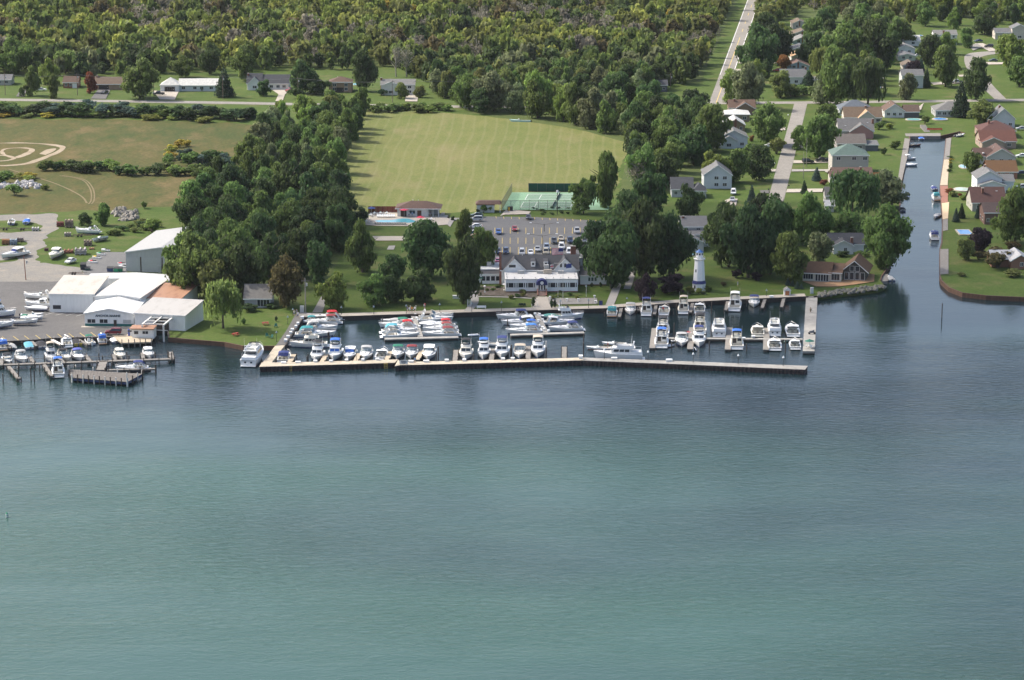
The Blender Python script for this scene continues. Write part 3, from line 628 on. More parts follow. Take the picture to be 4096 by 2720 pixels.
def boat(kind, fr, x, y, near, L, B, ang, canopy, label, hullc=WHITE, stripe=NAVY, group='boats', name=None, h=0.0, deckc=None, cat='boat', bow_pt=None, top=True, cover=False, tilt=0, sc=1.0):
    """near: which end (bow / stern / mid) the photo point marks; ang: bearing of the bow, 0 = right, 90 = away"""
    a = math.radians(ang); d = Vector((math.cos(a),math.sin(a),0))
    p = W(fr,x,y,h)
    c = p-d*(L/2*.94) if near=='bow' else p+d*(L/2) if near=='stern' else p
    nm = name or dict(express='cabin_cruiser',hardtop='cabin_cruiser',fly='flybridge_cruiser',yacht='motor_yacht',run='runabout',console='fishing_boat')[kind]
    root = empty(nm, c, a, label, cat, group)
    if tilt: root.rotation_euler=(tilt,0,a)
    z0 = 0.0
    big = kind in ('fly','yacht'); fb = {'express':.95,'hardtop':.95,'fly':1.15,'yacht':1.6,'run':.62,'console':.75}[kind]*(.75+.25*L/10); fbb = fb*1.45
    sec = hull_fn(L,B,fb,fbb); S=[sec(t) for t in ST_T]
    mb = MB(); mb.loft([[(q[0],q[2],q[4]),(q[1]*.5+q[0]*.5,q[3]*.35+q[2]*.65,q[4]*.5),(q[1],q[3],.06),(q[1],0,-.4),(q[1],-q[3],.06),(q[1]*.5+q[0]*.5,-(q[3]*.35+q[2]*.65),q[4]*.5),(q[0],-q[2],q[4])] for q in S], close=False)
    q=S[0]; mb.poly([(q[0],q[2],q[4]),(q[0],q[2]*.93,q[4]*.5),(q[1],q[3],.06),(q[1],0,-.4),(q[1],-q[3],.06),(q[0],-q[2]*.93,q[4]*.5),(q[0],-q[2],q[4])])
    hull = mb.build('hull', M_GEL(hullc), root, True)
    mb = MB()
    for s_ in (1,-1):
        mb.loft([[(q[1],s_*(q[3]+.015),-.05),(q[1]*.93+q[0]*.07,s_*(q[3]*.95+q[2]*.05+.02),.10+.04*q[4]),(q[1]*.86+q[0]*.14,s_*(q[3]*.9+q[2]*.1+.02),.2+.05*q[4])] for q in S[:-1]], close=False)
    q=S[0]; mb.box(q[0]-.02,q[0]+.01,-q[3],q[3],-.05,.2)
    mb.build('waterline_stripe', mat(stripe,.4,name='boot_stripe'), hull)
    tc = {'express':.40,'hardtop':.40,'fly':.30,'yacht':.06,'run':.16 if cover else .6,'console':.78}[kind]
    # deck with a sunken cockpit aft
    dk = M_GEL(deckc or hullc); mb = MB(); tt=[t for t in ST_T if t>tc]; R=[sec(t) for t in [tc]+tt]
    mb.loft([[(q[0],q[2],q[4]+.02),(q[0],q[2]*.5,q[4]+.10),(q[0],0,q[4]+.13),(q[0],-q[2]*.5,q[4]+.10),(q[0],-q[2],q[4]+.02)] for q in R], close=False)
    R2=[sec(t) for t in (0,tc*.5,tc)]
    for s_ in (1,-1): mb.loft([[(q[0],s_*q[2],q[4]+.02),(q[0],s_*q[2]*.80,q[4]+.04)] for q in R2], close=False)
    mb.box(-L/2,-L/2+.35,-R2[0][2]*.8,R2[0][2]*.8,fb-.35,fb+.05)
    mb.build('deck', dk, root)
    if tc > .08:
        mb = MB(); xa,xb,bw = -L/2+.35,-L/2+L*tc,B/2*.745
        mb.poly([(xa,-bw,.3),(xb,-bw,.3),(xb,bw,.3),(xa,bw,.3)])
        for s_ in (1,-1): mb.poly([(xa,s_*bw,.3),(xb,s_*bw,.3),(xb,s_*bw,fb+.03),(xa,s_*bw,fb+.03)])
        mb.poly([(xb,-bw,.3),(xb,bw,.3),(xb,bw,fb+.1),(xb,-bw,fb+.1)])
        ck = mb.build('cockpit', M_INT, root)
        mb = MB(); mb.box(xa+.1,xa+.6,-bw*.8,bw*.8,.3,fb*.85)
        if kind in('express','hardtop','run'): mb.box(xb-.9,xb-.35,bw*.2,bw*.8,.3,fb+.15); mb.box(xb-.9,xb-.35,-bw*.8,-bw*.2,.3,fb+.15)
        mb.build('seat', M_GEL(CREAM), ck)
    if kind not in ('run','console'):
        MB().box(-L/2-.7*sc,-L/2-.005,-B/2*.86,B/2*.86,.22,.36).build('swim_platform', M_GEL(hullc) if L>8 else M_TEAK, root)
    X = lambda t: -L/2+L*t
    zd = lambda t: sec(t)[4]
    def canopy_part(x0,x1,hw,z,curt=False,legs=True):
        mb = MB(); rings=[]
        for xx,dzz in ((x0,-.12),(x0+.25*(x1-x0),.06),(x1-.25*(x1-x0),.06),(x1,-.12)):
            rings.append([(xx,hw*math.cos(u),z+dzz+.22*math.sin(u)) for u in (0,.5,1.1,PI/2,PI-1.1,PI-.5,PI)])
        mb.loft(rings,close=False)
        if curt: mb.loft([[(x0,-hw,z-.12),(x0,-hw*.5,z+.02),(x0,hw*.5,z+.02),(x0,hw,z-.12)],[(x0-.5,-hw*.95,z-.75),(x0-.5,-hw*.5,z-.7),(x0-.5,hw*.5,z-.7),(x0-.5,hw*.95,z-.75)]],close=False)
        o = mb.build('canopy', M_CANVAS(canopy), root)
        if legs:
            mb = MB()
            for s_ in (1,-1):
                for xx in (x0+.1,x1-.1): mb.tube([((x0+x1)/2,s_*hw,fb+.1 if not big else z-1.5),(xx,s_*hw,z-.1)],.03,4)
            mb.build('canopy_frame', M_CHROME, o)
    def rail(t0=.55):
        mb = MB(); R=[sec(t) for t in (t0,.7,.82,.92,.985)]
        Pp=[(q[0],q[2]*.95,q[4]+.55) for q in R]; mb.tube(Pp+[(X(1)+.12,0,zd(1)+.58)]+[(p_[0],-p_[1],p_[2]) for p_ in Pp[::-1]],.028,4)
        for q in R[:-1]:
            for s_ in (1,-1): mb.tube([(q[0],s_*q[2]*.95,q[4]),(q[0],s_*q[2]*.95,q[4]+.55)],.022,3)
        mb.build('bow_rail', M_CHROME, root)
    def trunk(t0,t1,hgt,wf=.74):
        mb = MB(); rings=[]
        for t,hh in ((t0,hgt),(t0+.25*(t1-t0),hgt*.95),(t0+.55*(t1-t0),hgt*.7),(t0+.85*(t1-t0),hgt*.3),(t1,.02)):
            q=sec(t); w2=q[2]*wf; z=q[4]+.05; rings.append([(q[0],w2,z),(q[0],w2*.86,z+hh*.8),(q[0],w2*.4,z+hh),(q[0],-w2*.4,z+hh),(q[0],-w2*.86,z+hh*.8),(q[0],-w2,z)])
        mb.loft(rings); cb = mb.build('cabin', dk, root)
        mb = MB()
        for s_ in (1,-1):
            q1,q2=sec(t0+.2*(t1-t0)),sec(t0+.6*(t1-t0)); mb.poly([(q1[0],s_*(q1[2]*wf*.94+.02),q1[4]+.12+hgt*.15),(q2[0],s_*(q2[2]*wf*.95+.02),q2[4]+.1+hgt*.1),(q2[0],s_*(q2[2]*wf*.9+.02),q2[4]+.05+hgt*.4),(q1[0],s_*(q1[2]*wf*.885+.02),q1[4]+.05+hgt*.7)])
        mb.box(X(t0+.45*(t1-t0))-.25,X(t0+.45*(t1-t0))+.25,-.25,.25,zd(t0+.45*(t1-t0))+hgt*.8,zd(t0+.45*(t1-t0))+hgt*.86+.06)
        mb.build('window', M_GLASS, cb)
    def shield(t,hh,z,hw,rake,m=M_GLASSL,back=.9):
        mb=MB(); x0=X(t); n=7; lo=[];hi=[]
        for q in range(n):
            u=-1+2*q/(n-1); xx=x0-back*abs(u)**2.5; lo.append((xx,hw*u,z)); hi.append((xx-rake,hw*.93*u,z+hh))
        mb.loft([lo,hi],close=False); o=mb.build('windshield',m,root)
        mb=MB(); mb.tube(hi,.04,4); [mb.tube([lo[q],hi[q]],.03,4) for q in (0,2,4,6)]; mb.build('windshield_frame',M_GEL(WHITE),o)
    if kind in ('express','hardtop'):
        trunk(.42,.9,.38*L/9)
        z=zd(.46)+.30*L/9; shield(.50,.55*L/9+.1,z,B/2*.78,.55)
        if kind=='express':
            xa=X(.14); ah=1.35+.05*L; mb=MB()
            for s_ in (1,-1): mb.hexa([(xa-.75,s_*B*.47,fb),(xa-.25,s_*B*.47,fb),(xa-.25,s_*B*.43,fb),(xa-.75,s_*B*.43,fb)],[(xa+.35,s_*B*.40,fb+ah*.78),(xa+.65,s_*B*.40,fb+ah*.78),(xa+.65,s_*B*.35,fb+ah*.78),(xa+.35,s_*B*.35,fb+ah*.78)])
            mb.box(xa+.32,xa+.68,-B*.40,B*.40,fb+ah*.72,fb+ah*.82); ar=mb.build('radar_arch',M_GEL(hullc if hullc[0]>.5 else WHITE),root)
            MB().tube([(xa+.5,0,fb+ah*.82),(xa+.5,0,fb+ah*.82+.22)],.22,8,.16).build('radar_dome',M_GEL(WHITE),ar)
            if top and canopy: canopy_part(X(.16),X(.44),B/2*.8,fb+ah*.82+.12,curt=True)
        else:
            mb=MB(); x0,x1=X(.16),X(.50)-.45; zz=z+.55*L/9+.15
            mb.loft([[(x0,-B*.38,zz+.3),(x0,0,zz+.42),(x0,B*.38,zz+.3),(x0,B*.38,zz+.22),(x0,-B*.38,zz+.22)],[((x0+x1)/2,-B*.40,zz+.32),((x0+x1)/2,0,zz+.46),((x0+x1)/2,B*.40,zz+.32),((x0+x1)/2,B*.40,zz+.22),((x0+x1)/2,-B*.40,zz+.22)],[(x1,-B*.36,zz+.06),(x1,0,zz+.16),(x1,B*.36,zz+.06),(x1,B*.36,zz),(x1,-B*.36,zz)]])
            for s_ in (1,-1): mb.hexa([(x0-.5,s_*B*.46,fb),(x0+.1,s_*B*.46,fb),(x0+.1,s_*B*.43,fb),(x0-.5,s_*B*.43,fb)],[(x0+.2,s_*B*.39,zz+.26),(x0+.7,s_*B*.39,zz+.26),(x0+.7,s_*B*.36,zz+.26),(x0+.2,s_*B*.36,zz+.26)])
            ht=mb.build('hardtop',M_GEL(hullc),root)
            MB().tube([((x0+x1)/2,0,zz+.42),((x0+x1)/2,0,zz+.66)],.22,8,.15).build('radar_dome',M_GEL(WHITE),ht)
            mb=MB()
            for s_ in (1,-1): mb.poly([(x0+.75,s_*B*.385,z+.15),(x1-.3,s_*B*.385,z+.15),(x1-.35,s_*B*.37,zz+.02),(x0+.75,s_*B*.38,zz+.2)])
            mb.build('side_window',M_GLASS,ht)
            if canopy: MB().loft([[(x1+.42,-B*.33,z+.1),(x1+.56,0,z+.1),(x1+.42,B*.33,z+.1)],[(x1+.02,-B*.32,zz),(x1+.12,0,zz+.05),(x1+.02,B*.32,zz)]],close=False).build('window_cover',M_CANVAS(canopy),ht)
        rail()
    if kind in ('fly','yacht'):
        t0,t1=(.30,.66) if kind=='fly' else (.10,.66)
        if kind=='yacht': t0=.24
        x0,x1=X(t0),X(t1); hw=B/2*.80; zb=fb+.05; hh=1.55*(.8+.02*L); zt=zb+hh
        def house(xa,xb,hw_,za,zc,rk):
            mb=MB().hexa([(xa,-hw_,za),(xb,-hw_*.92,za+.1),(xb,hw_*.92,za+.1),(xa,hw_,za)],[(xa,-hw_*.94,zc),(xb-rk,-hw_*.86,zc),(xb-rk,hw_*.86,zc),(xa,hw_*.94,zc)]); return mb
        hs=house(x0,x1,hw,zb,zt,.9).build('cabin',M_GEL(deckc or hullc),root)
        # window bands: front, sides, rear
        f0,f1=.42,.86
        def lerp(a,b_,t): return tuple(a[k]+(b_[k]-a[k])*t for k in range(3))
        bl=[(x0,-hw,zb),(x1,-hw*.92,zb+.1),(x1,hw*.92,zb+.1),(x0,hw,zb)]; tl=[(x0,-hw*.94,zt),(x1-.9,-hw*.86,zt),(x1-.9,hw*.86,zt),(x0,hw*.94,zt)]
        def band(i,j,e0,e1,push,nm,mm=M_GLASS,g0=f0,g1=f1):
            a0,a1=lerp(bl[i],bl[j],e0),lerp(bl[i],bl[j],e1); b0,b1=lerp(tl[i],tl[j],e0),lerp(tl[i],tl[j],e1)
            P4=[lerp(a0,b0,g0),lerp(a1,b1,g0),lerp(a1,b1,g1),lerp(a0,b0,g1)]; P4=[(p_[0]+push[0],p_[1]+push[1],p_[2]+.0) for p_ in P4]
            MB().poly(P4).build(nm,mm,hs)
        cov = M_CANVAS(canopy) if (canopy and top=='cover') else M_GLASS
        band(1,2,.06,.47,(.05,0),'window',cov); band(1,2,.53,.94,(.05,0),'window',cov)
        for (e0,e1) in ((.08,.36),(.40,.64),(.68,.92)):
            band(0,1,e0,e1,(0,-.03),'window'); band(2,3,e0,e1,(0,.03),'window')
        if kind=='fly':
            band(3,0,.55,.92,(-.03,0),'window',M_GLASS,.35,.88); band(3,0,.12,.46,(-.04,0),'door',M_DARKIN,.02,.9)
        else:
            band(3,0,.10,.90,(-.03,0),'window',M_GLASS,.3,.85)
            # raised aft cabin with a flat deck
            mb=MB().hexa([(X(0)+.05,-hw,fb),(x0,-hw,fb),(x0,hw,fb),(X(0)+.05,hw,fb)],[(X(0)+.25,-hw*.97,fb+.75),(x0,-hw*.97,fb+.75),(x0,hw*.97,fb+.75),(X(0)+.25,hw*.97,fb+.75)]); ac=mb.build('aft_cabin',M_GEL(hullc),root)
            mb=MB()
            for e in (-.55,.3): mb.box(X(0)-.02,X(0)+.2,hw*e-.02,hw*(e+.28),fb*.55,fb*.78)
            mb.build('porthole',M_GLASS,ac)
            mb=MB(); Pp=[(x0,-hw*.95,fb+1.6),(X(0)+.3,-hw*.95,fb+1.6),(X(0)+.3,hw*.95,fb+1.6),(x0,hw*.95,fb+1.6)]; mb.tube(Pp,.03,4)
            for p_ in Pp: mb.tube([(p_[0],p_[1],fb+.7),p_],.03,4)
            mb.build('aft_rail',M_CHROME,ac)
        # bridge deck, coaming, screen, bimini
        xa=x0-(.9 if kind=='fly' else 1.2); xf=x1-1.0
        mb=MB().hexa([(xa,-hw,zt),(xf+.45,-hw*.86,zt),(xf+.45,hw*.86,zt),(xa,hw,zt)],[(xa,-hw,zt+.14),(xf+.3,-hw*.84,zt+.14),(xf+.3,hw*.84,zt+.14),(xa,hw,zt+.14)])
        br=mb.build('flybridge_deck',M_GEL(deckc or hullc),root)
        bh=.62; hwb=hw*.88; xr=xa+.5
        out=[(xr,-hwb),(xf-.7,-hwb*.98),(xf+.1,-hwb*.6),(xf+.2,0),(xf+.1,hwb*.6),(xf-.7,hwb*.98),(xr,hwb)]
        mb=MB(); mb.loft([[(p_[0],p_[1],zt+.13),(p_[0]-.25,p_[1]*.95,zt+.13+bh),(p_[0]-.35,p_[1]*.9,zt+.13+bh),(p_[0]-.15,p_[1]*.9,zt+.15)] for p_ in out])
        mb.build('flybridge_coaming',M_GEL(deckc or hullc),br)
        mb=MB(); mb.box(xr+.5,xr+1.0,-hwb*.6,hwb*.6,zt+.14,zt+.75); mb.box(xf-1.1,xf-.6,-hwb*.2,hwb*.6,zt+.14,zt+.85); mb.build('seat',M_GEL(CREAM),br)
        mb=MB(); sc_=out[1:-1]; mb.loft([[(p_[0]-.25,p_[1]*.94,zt+.15+bh) for p_ in sc_],[(p_[0]-.5,p_[1]*.9,zt+.5+bh) for p_ in sc_]],close=False); mb.build('bridge_screen',M_GLASS,br)
        if top and canopy: canopy_part(xr-.1,xf-.5,hwb*.95,zt+2.0)
        elif kind=='yacht' or not canopy:
            mb=MB(); mb.tube([(xr+.2,-hwb,zt+.2),(xr-.2,-hwb*.9,zt+1.5),(xr-.2,hwb*.9,zt+1.5),(xr+.2,hwb,zt+.2)],.09,5); ar=mb.build('radar_arch',M_GEL(WHITE),root)
            MB().tube([(xr-.2,0,zt+1.5),(xr-.2,0,zt+1.78)],.28,8,.2).build('radar_dome',M_GEL(WHITE),ar)
        mb=MB()
        for s_ in (1,-1): mb.tube([(xr+.6,s_*hwb,zt+.6),(xr+.3,s_*hwb*1.02,zt+3.6)],.025,4,.012)
        mb.build('antenna',M_GEL(WHITE),br); rail(.5)
    if kind=='run':
        if cover:
            mb=MB(); rings=[]
            for t,hh in ((.02,.05),(.2,.30),(.42,.48),(.58,.42),(.74,.12)):
                q=sec(t); rings.append([(q[0],q[2]*1.0,q[4]+.02),(q[0],q[2]*.6,q[4]+hh*.8+.05),(q[0],0,q[4]+hh+.08),(q[0],-q[2]*.6,q[4]+hh*.8+.05),(q[0],-q[2]*1.0,q[4]+.02)])
            mb.loft(rings); mb.build('boat_cover',M_CANVAS(canopy or GREY),root)
        else:
            shield(.62,.38,zd(.6)+.05,B/2*.8,.3,back=.6)
            if canopy and top: canopy_part(X(.2),X(.55),B/2*.85,fb+1.35)
        MB().box(-L/2-.45,-L/2,-.22,.22,-.1,fb+.25).build('outboard_motor',M_RUB if not cover else M_GEL(DGREY),root)
    if kind=='console':
        mb=MB().hexa([(-.4,-.4,.3),(.4,-.4,.3),(.4,.4,.3),(-.4,.4,.3)],[(-.3,-.35,1.35),(.2,-.35,1.35),(.2,.35,1.35),(-.3,.35,1.35)]); mb.build('console',M_GEL(WHITE),root)
        MB().poly([(.22,-.33,1.35),(.22,.33,1.35),(.05,.3,1.75),(.05,-.3,1.75)]).build('windshield',M_GLASSL,root)
        if canopy and top: canopy_part(-1.0,.8,.95,2.15)
        mb=MB().box(-L/2-.5,-L/2,-.25,.25,-.1,fb+.4); mb.build('outboard_motor',M_GEL(WHITE),root)
    return root
def dinghy(fr,x,y,L,ang,label,c=GREY,motor=True,h=0,group='small inflatable boats',name='inflatable_dinghy'):
    a=math.radians(ang); root=empty(name,W(fr,x,y,h),a,label,'dinghy',group); r=.24; B=L*.46
    P_=[(-L/2,B/2-r,.25),(-L*.1,B/2-r,.25),(L*.2,B/2-r*1.1,.27),(L*.42,B*.2,.33),(L/2,0,.36),(L*.42,-B*.2,.33),(L*.2,-(B/2-r*1.1),.27),(-L*.1,-(B/2-r),.25),(-L/2,-(B/2-r),.25)]
    MB().tube(P_,r,7).build('tube',M_GEL(c),root,True); MB().box(-L*.42,L*.3,-B*.3,B*.3,.08,.14).build('floor',M_INT,root)
    MB().box(-L*.42,-L*.38,-B*.3,B*.3,.05,.5).build('transom',M_GEL(WHITE),root); MB().box(-L*.08,L*.03,-B*.34,B*.34,.3,.36).build('seat',M_GEL(CREAM),root)
    if motor: MB().box(-L*.5,-L*.40,-.16,.16,.0,.85).build('outboard_motor',M_RUB,root)
    return root
def jetski(fr,x,y,ang,c,label,h=HL,group='jet skis'):
    a=math.radians(ang); root=empty('jet_ski',W(fr,x,y,h+.0),a,label,'jet ski',group); L=3.0
    sec=hull_fn(L,1.15,.5,.72); S=[sec(t) for t in (0,.2,.4,.6,.8,.92,1)]
    mb=MB(); mb.loft([[(q[0],q[2],q[4]),(q[1],q[3],.12),(q[1],0,0),(q[1],-q[3],.12),(q[0],-q[2],q[4]),(q[0],0,q[4]+.1)] for q in S]); mb.build('hull',M_GEL(WHITE),root)
    MB().loft([[(-1.2,.22,.55),(-1.2,-.22,.55),(-1.2,-.18,.85),(-1.2,.18,.85)],[(.0,.25,.55),(.0,-.25,.55),(.0,-.2,.82),(.0,.2,.82)]]).build('seat',M_RUB,root)
    MB().loft([[(.0,.35,.55),(.0,-.35,.55),(.0,-.2,1.0),(.0,.2,1.0)],[(.55,.36,.6),(.55,-.36,.6),(.55,-.15,.95),(.55,.15,.95)],[(1.35,.1,.7),(1.35,-.1,.7),(1.35,-.05,.75),(1.35,.05,.75)]]).build('cowl',M_GEL(c),root)
    MB().tube([(.05,.4,1.1),(.12,0,1.05),(.05,-.4,1.1)],.04,4).build('handlebar',M_RUB,root); return root
# ================================================================== DOCKS, BREAKWATER, PIERS
M_PLANK = mat((.215,.198,.176), .9, var=.22, scale=1.2, name='weathered_planks'); M_PLANKT = mat((.45,.375,.27), .9, var=.18, scale=1.2, name='tan_planks'); M_PLANKG = mat((.145,.13,.115), .9, var=.25, scale=1.2, name='grey_timber')
M_BWTOP = mat((.44,.38,.29), .9, var=.26, scale=.45, name='breakwater_concrete'); M_BWTOPG = mat((.285,.272,.246), .9, var=.24, scale=.45, name='grey_concrete')
M_PILE = mat((.075,.06,.05), .9, var=.35, scale=3, name='tarred_pile', streak=True); M_PILEW = mat((.62,.60,.56), .8, name='white_pile')
M_BOXW = mat((.78,.78,.76), .5, name='dock_box_white')
def slab(name, pts, z0, z1, m, parent=None, label=None, cat='dock', group=None):
    o = MB().prism([(p.x,p.y) for p in pts], z0, z1).build(name, m, parent)
    if label: tag(o,label,cat,group)
    return o
def breakwater(inner, outer, ztop, label, mtop, planks=False):
    """concrete cap over corrugated sheet piling"""
    root = empty('breakwater', (outer[0]+inner[-1])/2*1.0, 0, label, 'breakwater'); org = root.location.copy(); org.z = 0; root.location.z = 0
    loc = lambda p: Vector((p.x-org.x,p.y-org.y,0))
    ins=[loc(p) for p in inner]; ou=[loc(p) for p in outer]
    MB().prism([(p.x,p.y) for p in ins+ou[::-1]], ztop-.12, ztop).build('deck', mtop, root)
    body=MB(); ring=ins+ou[::-1]
    # corrugated face along the outer side and ends
    pts=[]; 
    def corr(a,b,amp):
        n=max(2,int((b-a).length/.55)); d=(b-a).normalized(); nr_=Vector((-d.y,d.x,0)); out=[]
        for k in range(n+1):
            p=a+(b-a)*k/n; out.append(p+nr_*(amp if (k//1)%2 else -amp)); 
        return out
    for a,b in zip(ou[:-1],ou[1:]):
        pts+=corr(a,b,.16)
    c=Vector((sum(p.x for p in ring)/len(ring),sum(p.y for p in ring)/len(ring),0))
    rr=pts+[p*1 for p in ins[::-1]]
    rr=[p+(c-p).normalized()*.12 for p in rr]
    body.prism([(p.x,p.y) for p in rr],-2.5,ztop-.12)
    body.build('sheet_piling', M_STEEL, root)
    mb=MB()
    for a,b in zip(ou[:-1],ou[1:]):
        d=(b-a).normalized(); nr_=Vector((-d.y,d.x,0))
        if nr_.y>0: nr_=-nr_
        mb.hexa([(p.x,p.y,ztop-.75) for p in (a+nr_*.2,b+nr_*.2,b+nr_*.05,a+nr_*.05)],[(p.x,p.y,ztop-.55) for p in (a+nr_*.2,b+nr_*.2,b+nr_*.05,a+nr_*.05)])
    mb.build('waler', M_WALLDK, root)
    return root
HB=1.45
bw1=breakwater([W('E',432,885,HB),W('E',1000,878,HB),W('E',2040,848,HB)],[W('E',405,934,HB),W('E',1200,912,HB),W('E',2005,887,HB)],HB,'tan concrete breakwater arm with dark sheet piling starting at the big motor yacht',M_BWTOP)
bw2=breakwater([W('E',2045,849,HB),W('F',0,880,HB),W('F',1100,855,HB),W('F',2165,827,HB)],[W('E',2003,928,HB),W('F',0,916,HB),W('F',1000,892,HB),W('F',2165,858,HB)],HB+.01,'long tan breakwater with dark corrugated sheet piling carrying the club sign',M_BWTOP)
bw3=breakwater([W('G',78,779,HB-.05),W('G',1000,813,HB-.05),W('G',2200,858,HB-.05)],[W('G',78,806,HB-.05),W('G',1000,842,HB-.05),W('G',2172,893,HB-.05)],HB-.05,'narrow grey breakwater with lamp posts running out to the open end',M_BWTOPG)
# concrete quay leading down to the breakwater
slab('quay_dock',[W('E',592,688,HB),W('E',706,681,HB),W('E',545,893,HB),W('E',430,905,HB)],-2.5,HB-.004,M_BWTOP,label='tan concrete quay joining the grey asphalt to the breakwater')
def finger(fr,a,b,wd,label,m=M_PLANK,h=1.0,name='finger_pier',group='finger piers',legs=True):
    pa,pb=W(fr,*a,h),W(fr,*b,h); d=(pb-pa); Ln=d.length; ang=math.atan2(d.y,d.x)
    root=empty(name,(pa.x,pa.y,0),ang,label,'pier',group)
    MB().box(0,Ln,-wd/2,wd/2,h-.16,h).build('deck',m,root)
    MB().box(0,Ln,-wd/2+.02,wd/2-.02,h-.42,h-.165).build('joist',M_PLANKG,root)
    if legs:
        k=max(2,int(Ln/4)+1)
        for q in range(k):
            for s_ in (1,-1): MB().tube([(Ln*(q+.02)/(k-1) if q else .3,s_*(wd/2+.06),-2.2),(Ln*(q+.02)/(k-1) if q else .3,s_*(wd/2+.06),h+.35)],.12,6).build('post',M_PILE,root)
    return root
GF='finger piers of the front slips'
for k,(a,b,mm) in enumerate((((760,888),(812,787),M_PLANKT),((1143,878),(1200,783),M_PLANKT),((1540,866),(1588,775),M_PLANKT),((1908,852),(1958,752),M_PLANKT),((2270,850),(2325,742),M_PLANKT))):
    finger('E',a,b,1.35,'short tan plank finger pier between cruisers in the western front slips',mm,1.15,group='tan front finger piers')
for k,(a,b) in enumerate((((648,868),(662,735)),((1078,858),(1095,720)),((1512,840),(1515,690)),((1938,830),(1940,700)))):
    finger('F',a,b,1.35,'grey plank finger pier between cruisers in the eastern front slips',M_PLANK,1.15,group='grey front finger piers')
# tee docks in the basin
def tee(fr,stem,bar,label,wd_s,wd_b):
    h=.75; pa,pb=W(fr,*stem[0],h),W(fr,*stem[1],h); qa,qb=W(fr,*bar[0],h),W(fr,*bar[1],h)
    root=empty('tee_dock',(pb.x,pb.y,0),0,label,'dock'); L_=lambda p:Vector((p.x-pb.x,p.y-pb.y,0))
    r=ribbon([L_(pa),L_(pb)],wd_s); MB().prism([(p.x,p.y) for p in r],h-.25,h).build('walkway',M_BWTOPG,root)
    r=ribbon([L_(qa),L_(qb)],wd_b); MB().prism([(p.x,p.y) for p in r],h-.3,h+.01).build('head_dock',M_BWTOPG,root)
    r=ribbon([L_(qa),L_(qb)],wd_b-.15); MB().prism([(p.x,p.y) for p in r],-.6,h-.305).build('float',M_WALLDK,root)
    r=ribbon([L_(pa),L_(pb)],wd_s-.3); MB().prism([(p.x,p.y) for p in r],-.5,h-.255).build('float',M_WALLDK,root)
    g1,g2=L_(pa),L_(pa)+Vector((0,3.5,0))
    MB().hexa([(g1.x-.8,g1.y,h-.05),(g1.x+.8,g1.y,h-.05),(g2.x+.8,g2.y,HL-.02),(g2.x-.8,g2.y,HL-.02)],[(g1.x-.8,g1.y,h+.06),(g1.x+.8,g1.y,h+.06),(g2.x+.8,g2.y,HL+.12),(g2.x-.8,g2.y,HL+.12)]).build('gangway',M_BWTOPG,root)
    for s_ in (-.85,.85):
        mb=MB().tube([(g1.x+s_,g1.y,h+1.1),(g2.x+s_,g2.y,HL+1.2)],.06,4)
        for p in (g1,g2): mb.tube([(p.x+s_,p.y,h),(p.x+s_,p.y,HL+1.15)],.05,4)
        mb.build('handrail',M_PILEW,root)
    return root
tee('t',((1010,195),(1195,745)),((345,795),(2085,752)),'floating tee dock between the crimson-canopied cruisers and white sport boats',1.5,2.2)
tee('f',((1115,215),(1375,765)),((545,818),(2282,762)),'floating tee dock lying straight off the clubhouse steps',1.6,2.2)
# centre pier on the east side of the basin
cp=empty('centre_pier',W('G',740,592,0),0,'long low pier with cross fingers in the eastern basin','pier'); o0=cp.location
def rib(fr,a,b,wd,z0,z1,nm,m,h=.75):
    r=ribbon([W(fr,*a,h)-o0,W(fr,*b,h)-o0],wd); MB().prism([(p.x,p.y) for p in r],z0,z1).build(nm,m,cp)
rib('G',(745,594),(2150,604),1.8,.5,.75,'spine',M_BWTOPG); rib('G',(760,597),(2140,607),1.5,-.5,.49,'float',M_WALLDK)
for a,b in (((752,500),(730,688)),((1107,492),(1086,698)),((1462,495),(1442,702)),((1812,498),(1803,704))):
    rib('G',a,b,1.7,.46,.74,'finger',M_PLANK); rib('G',a,b,1.3,-.5,.455,'float',M_WALLDK)
# east pier, lying across the marina's open side
ep=slab('east_pier',[W('G',2182,213,1.0),W('G',2290,212,1.0),W('G',2263,720,1.0),W('G',2150,718,1.0)],.35,1.0,M_BWTOPG,label='broad grey pier closing the east side of the marina')
slab('float',[W('G',2186,216,1.0),W('G',2286,215,1.0),W('G',2259,716,1.0),W('G',2154,714,1.0)],-.8,.345,M_WALLDK,parent=ep)
MB().prism([(p.x,p.y) for p in (W('G',2200,180,1.0),W('G',2250,180,1.0),W('G',2255,214,1.0),W('G',2205,214,1.0))],1.005,1.18).build('gangway',M_BWTOPG,ep)
for k,(a,b) in enumerate((((440,300),(418,392)),((610,268),(600,330)),((770,265),(750,368)),((1112,258),(1090,350)),((1443,240),(1425,330)),((1795,222),(1768,308)),((1975,208),(1952,300)))):
    finger('G',a,b,1.0,'narrow grey finger pier off the promenade seawall',M_PLANK,1.0,group='promenade finger piers')
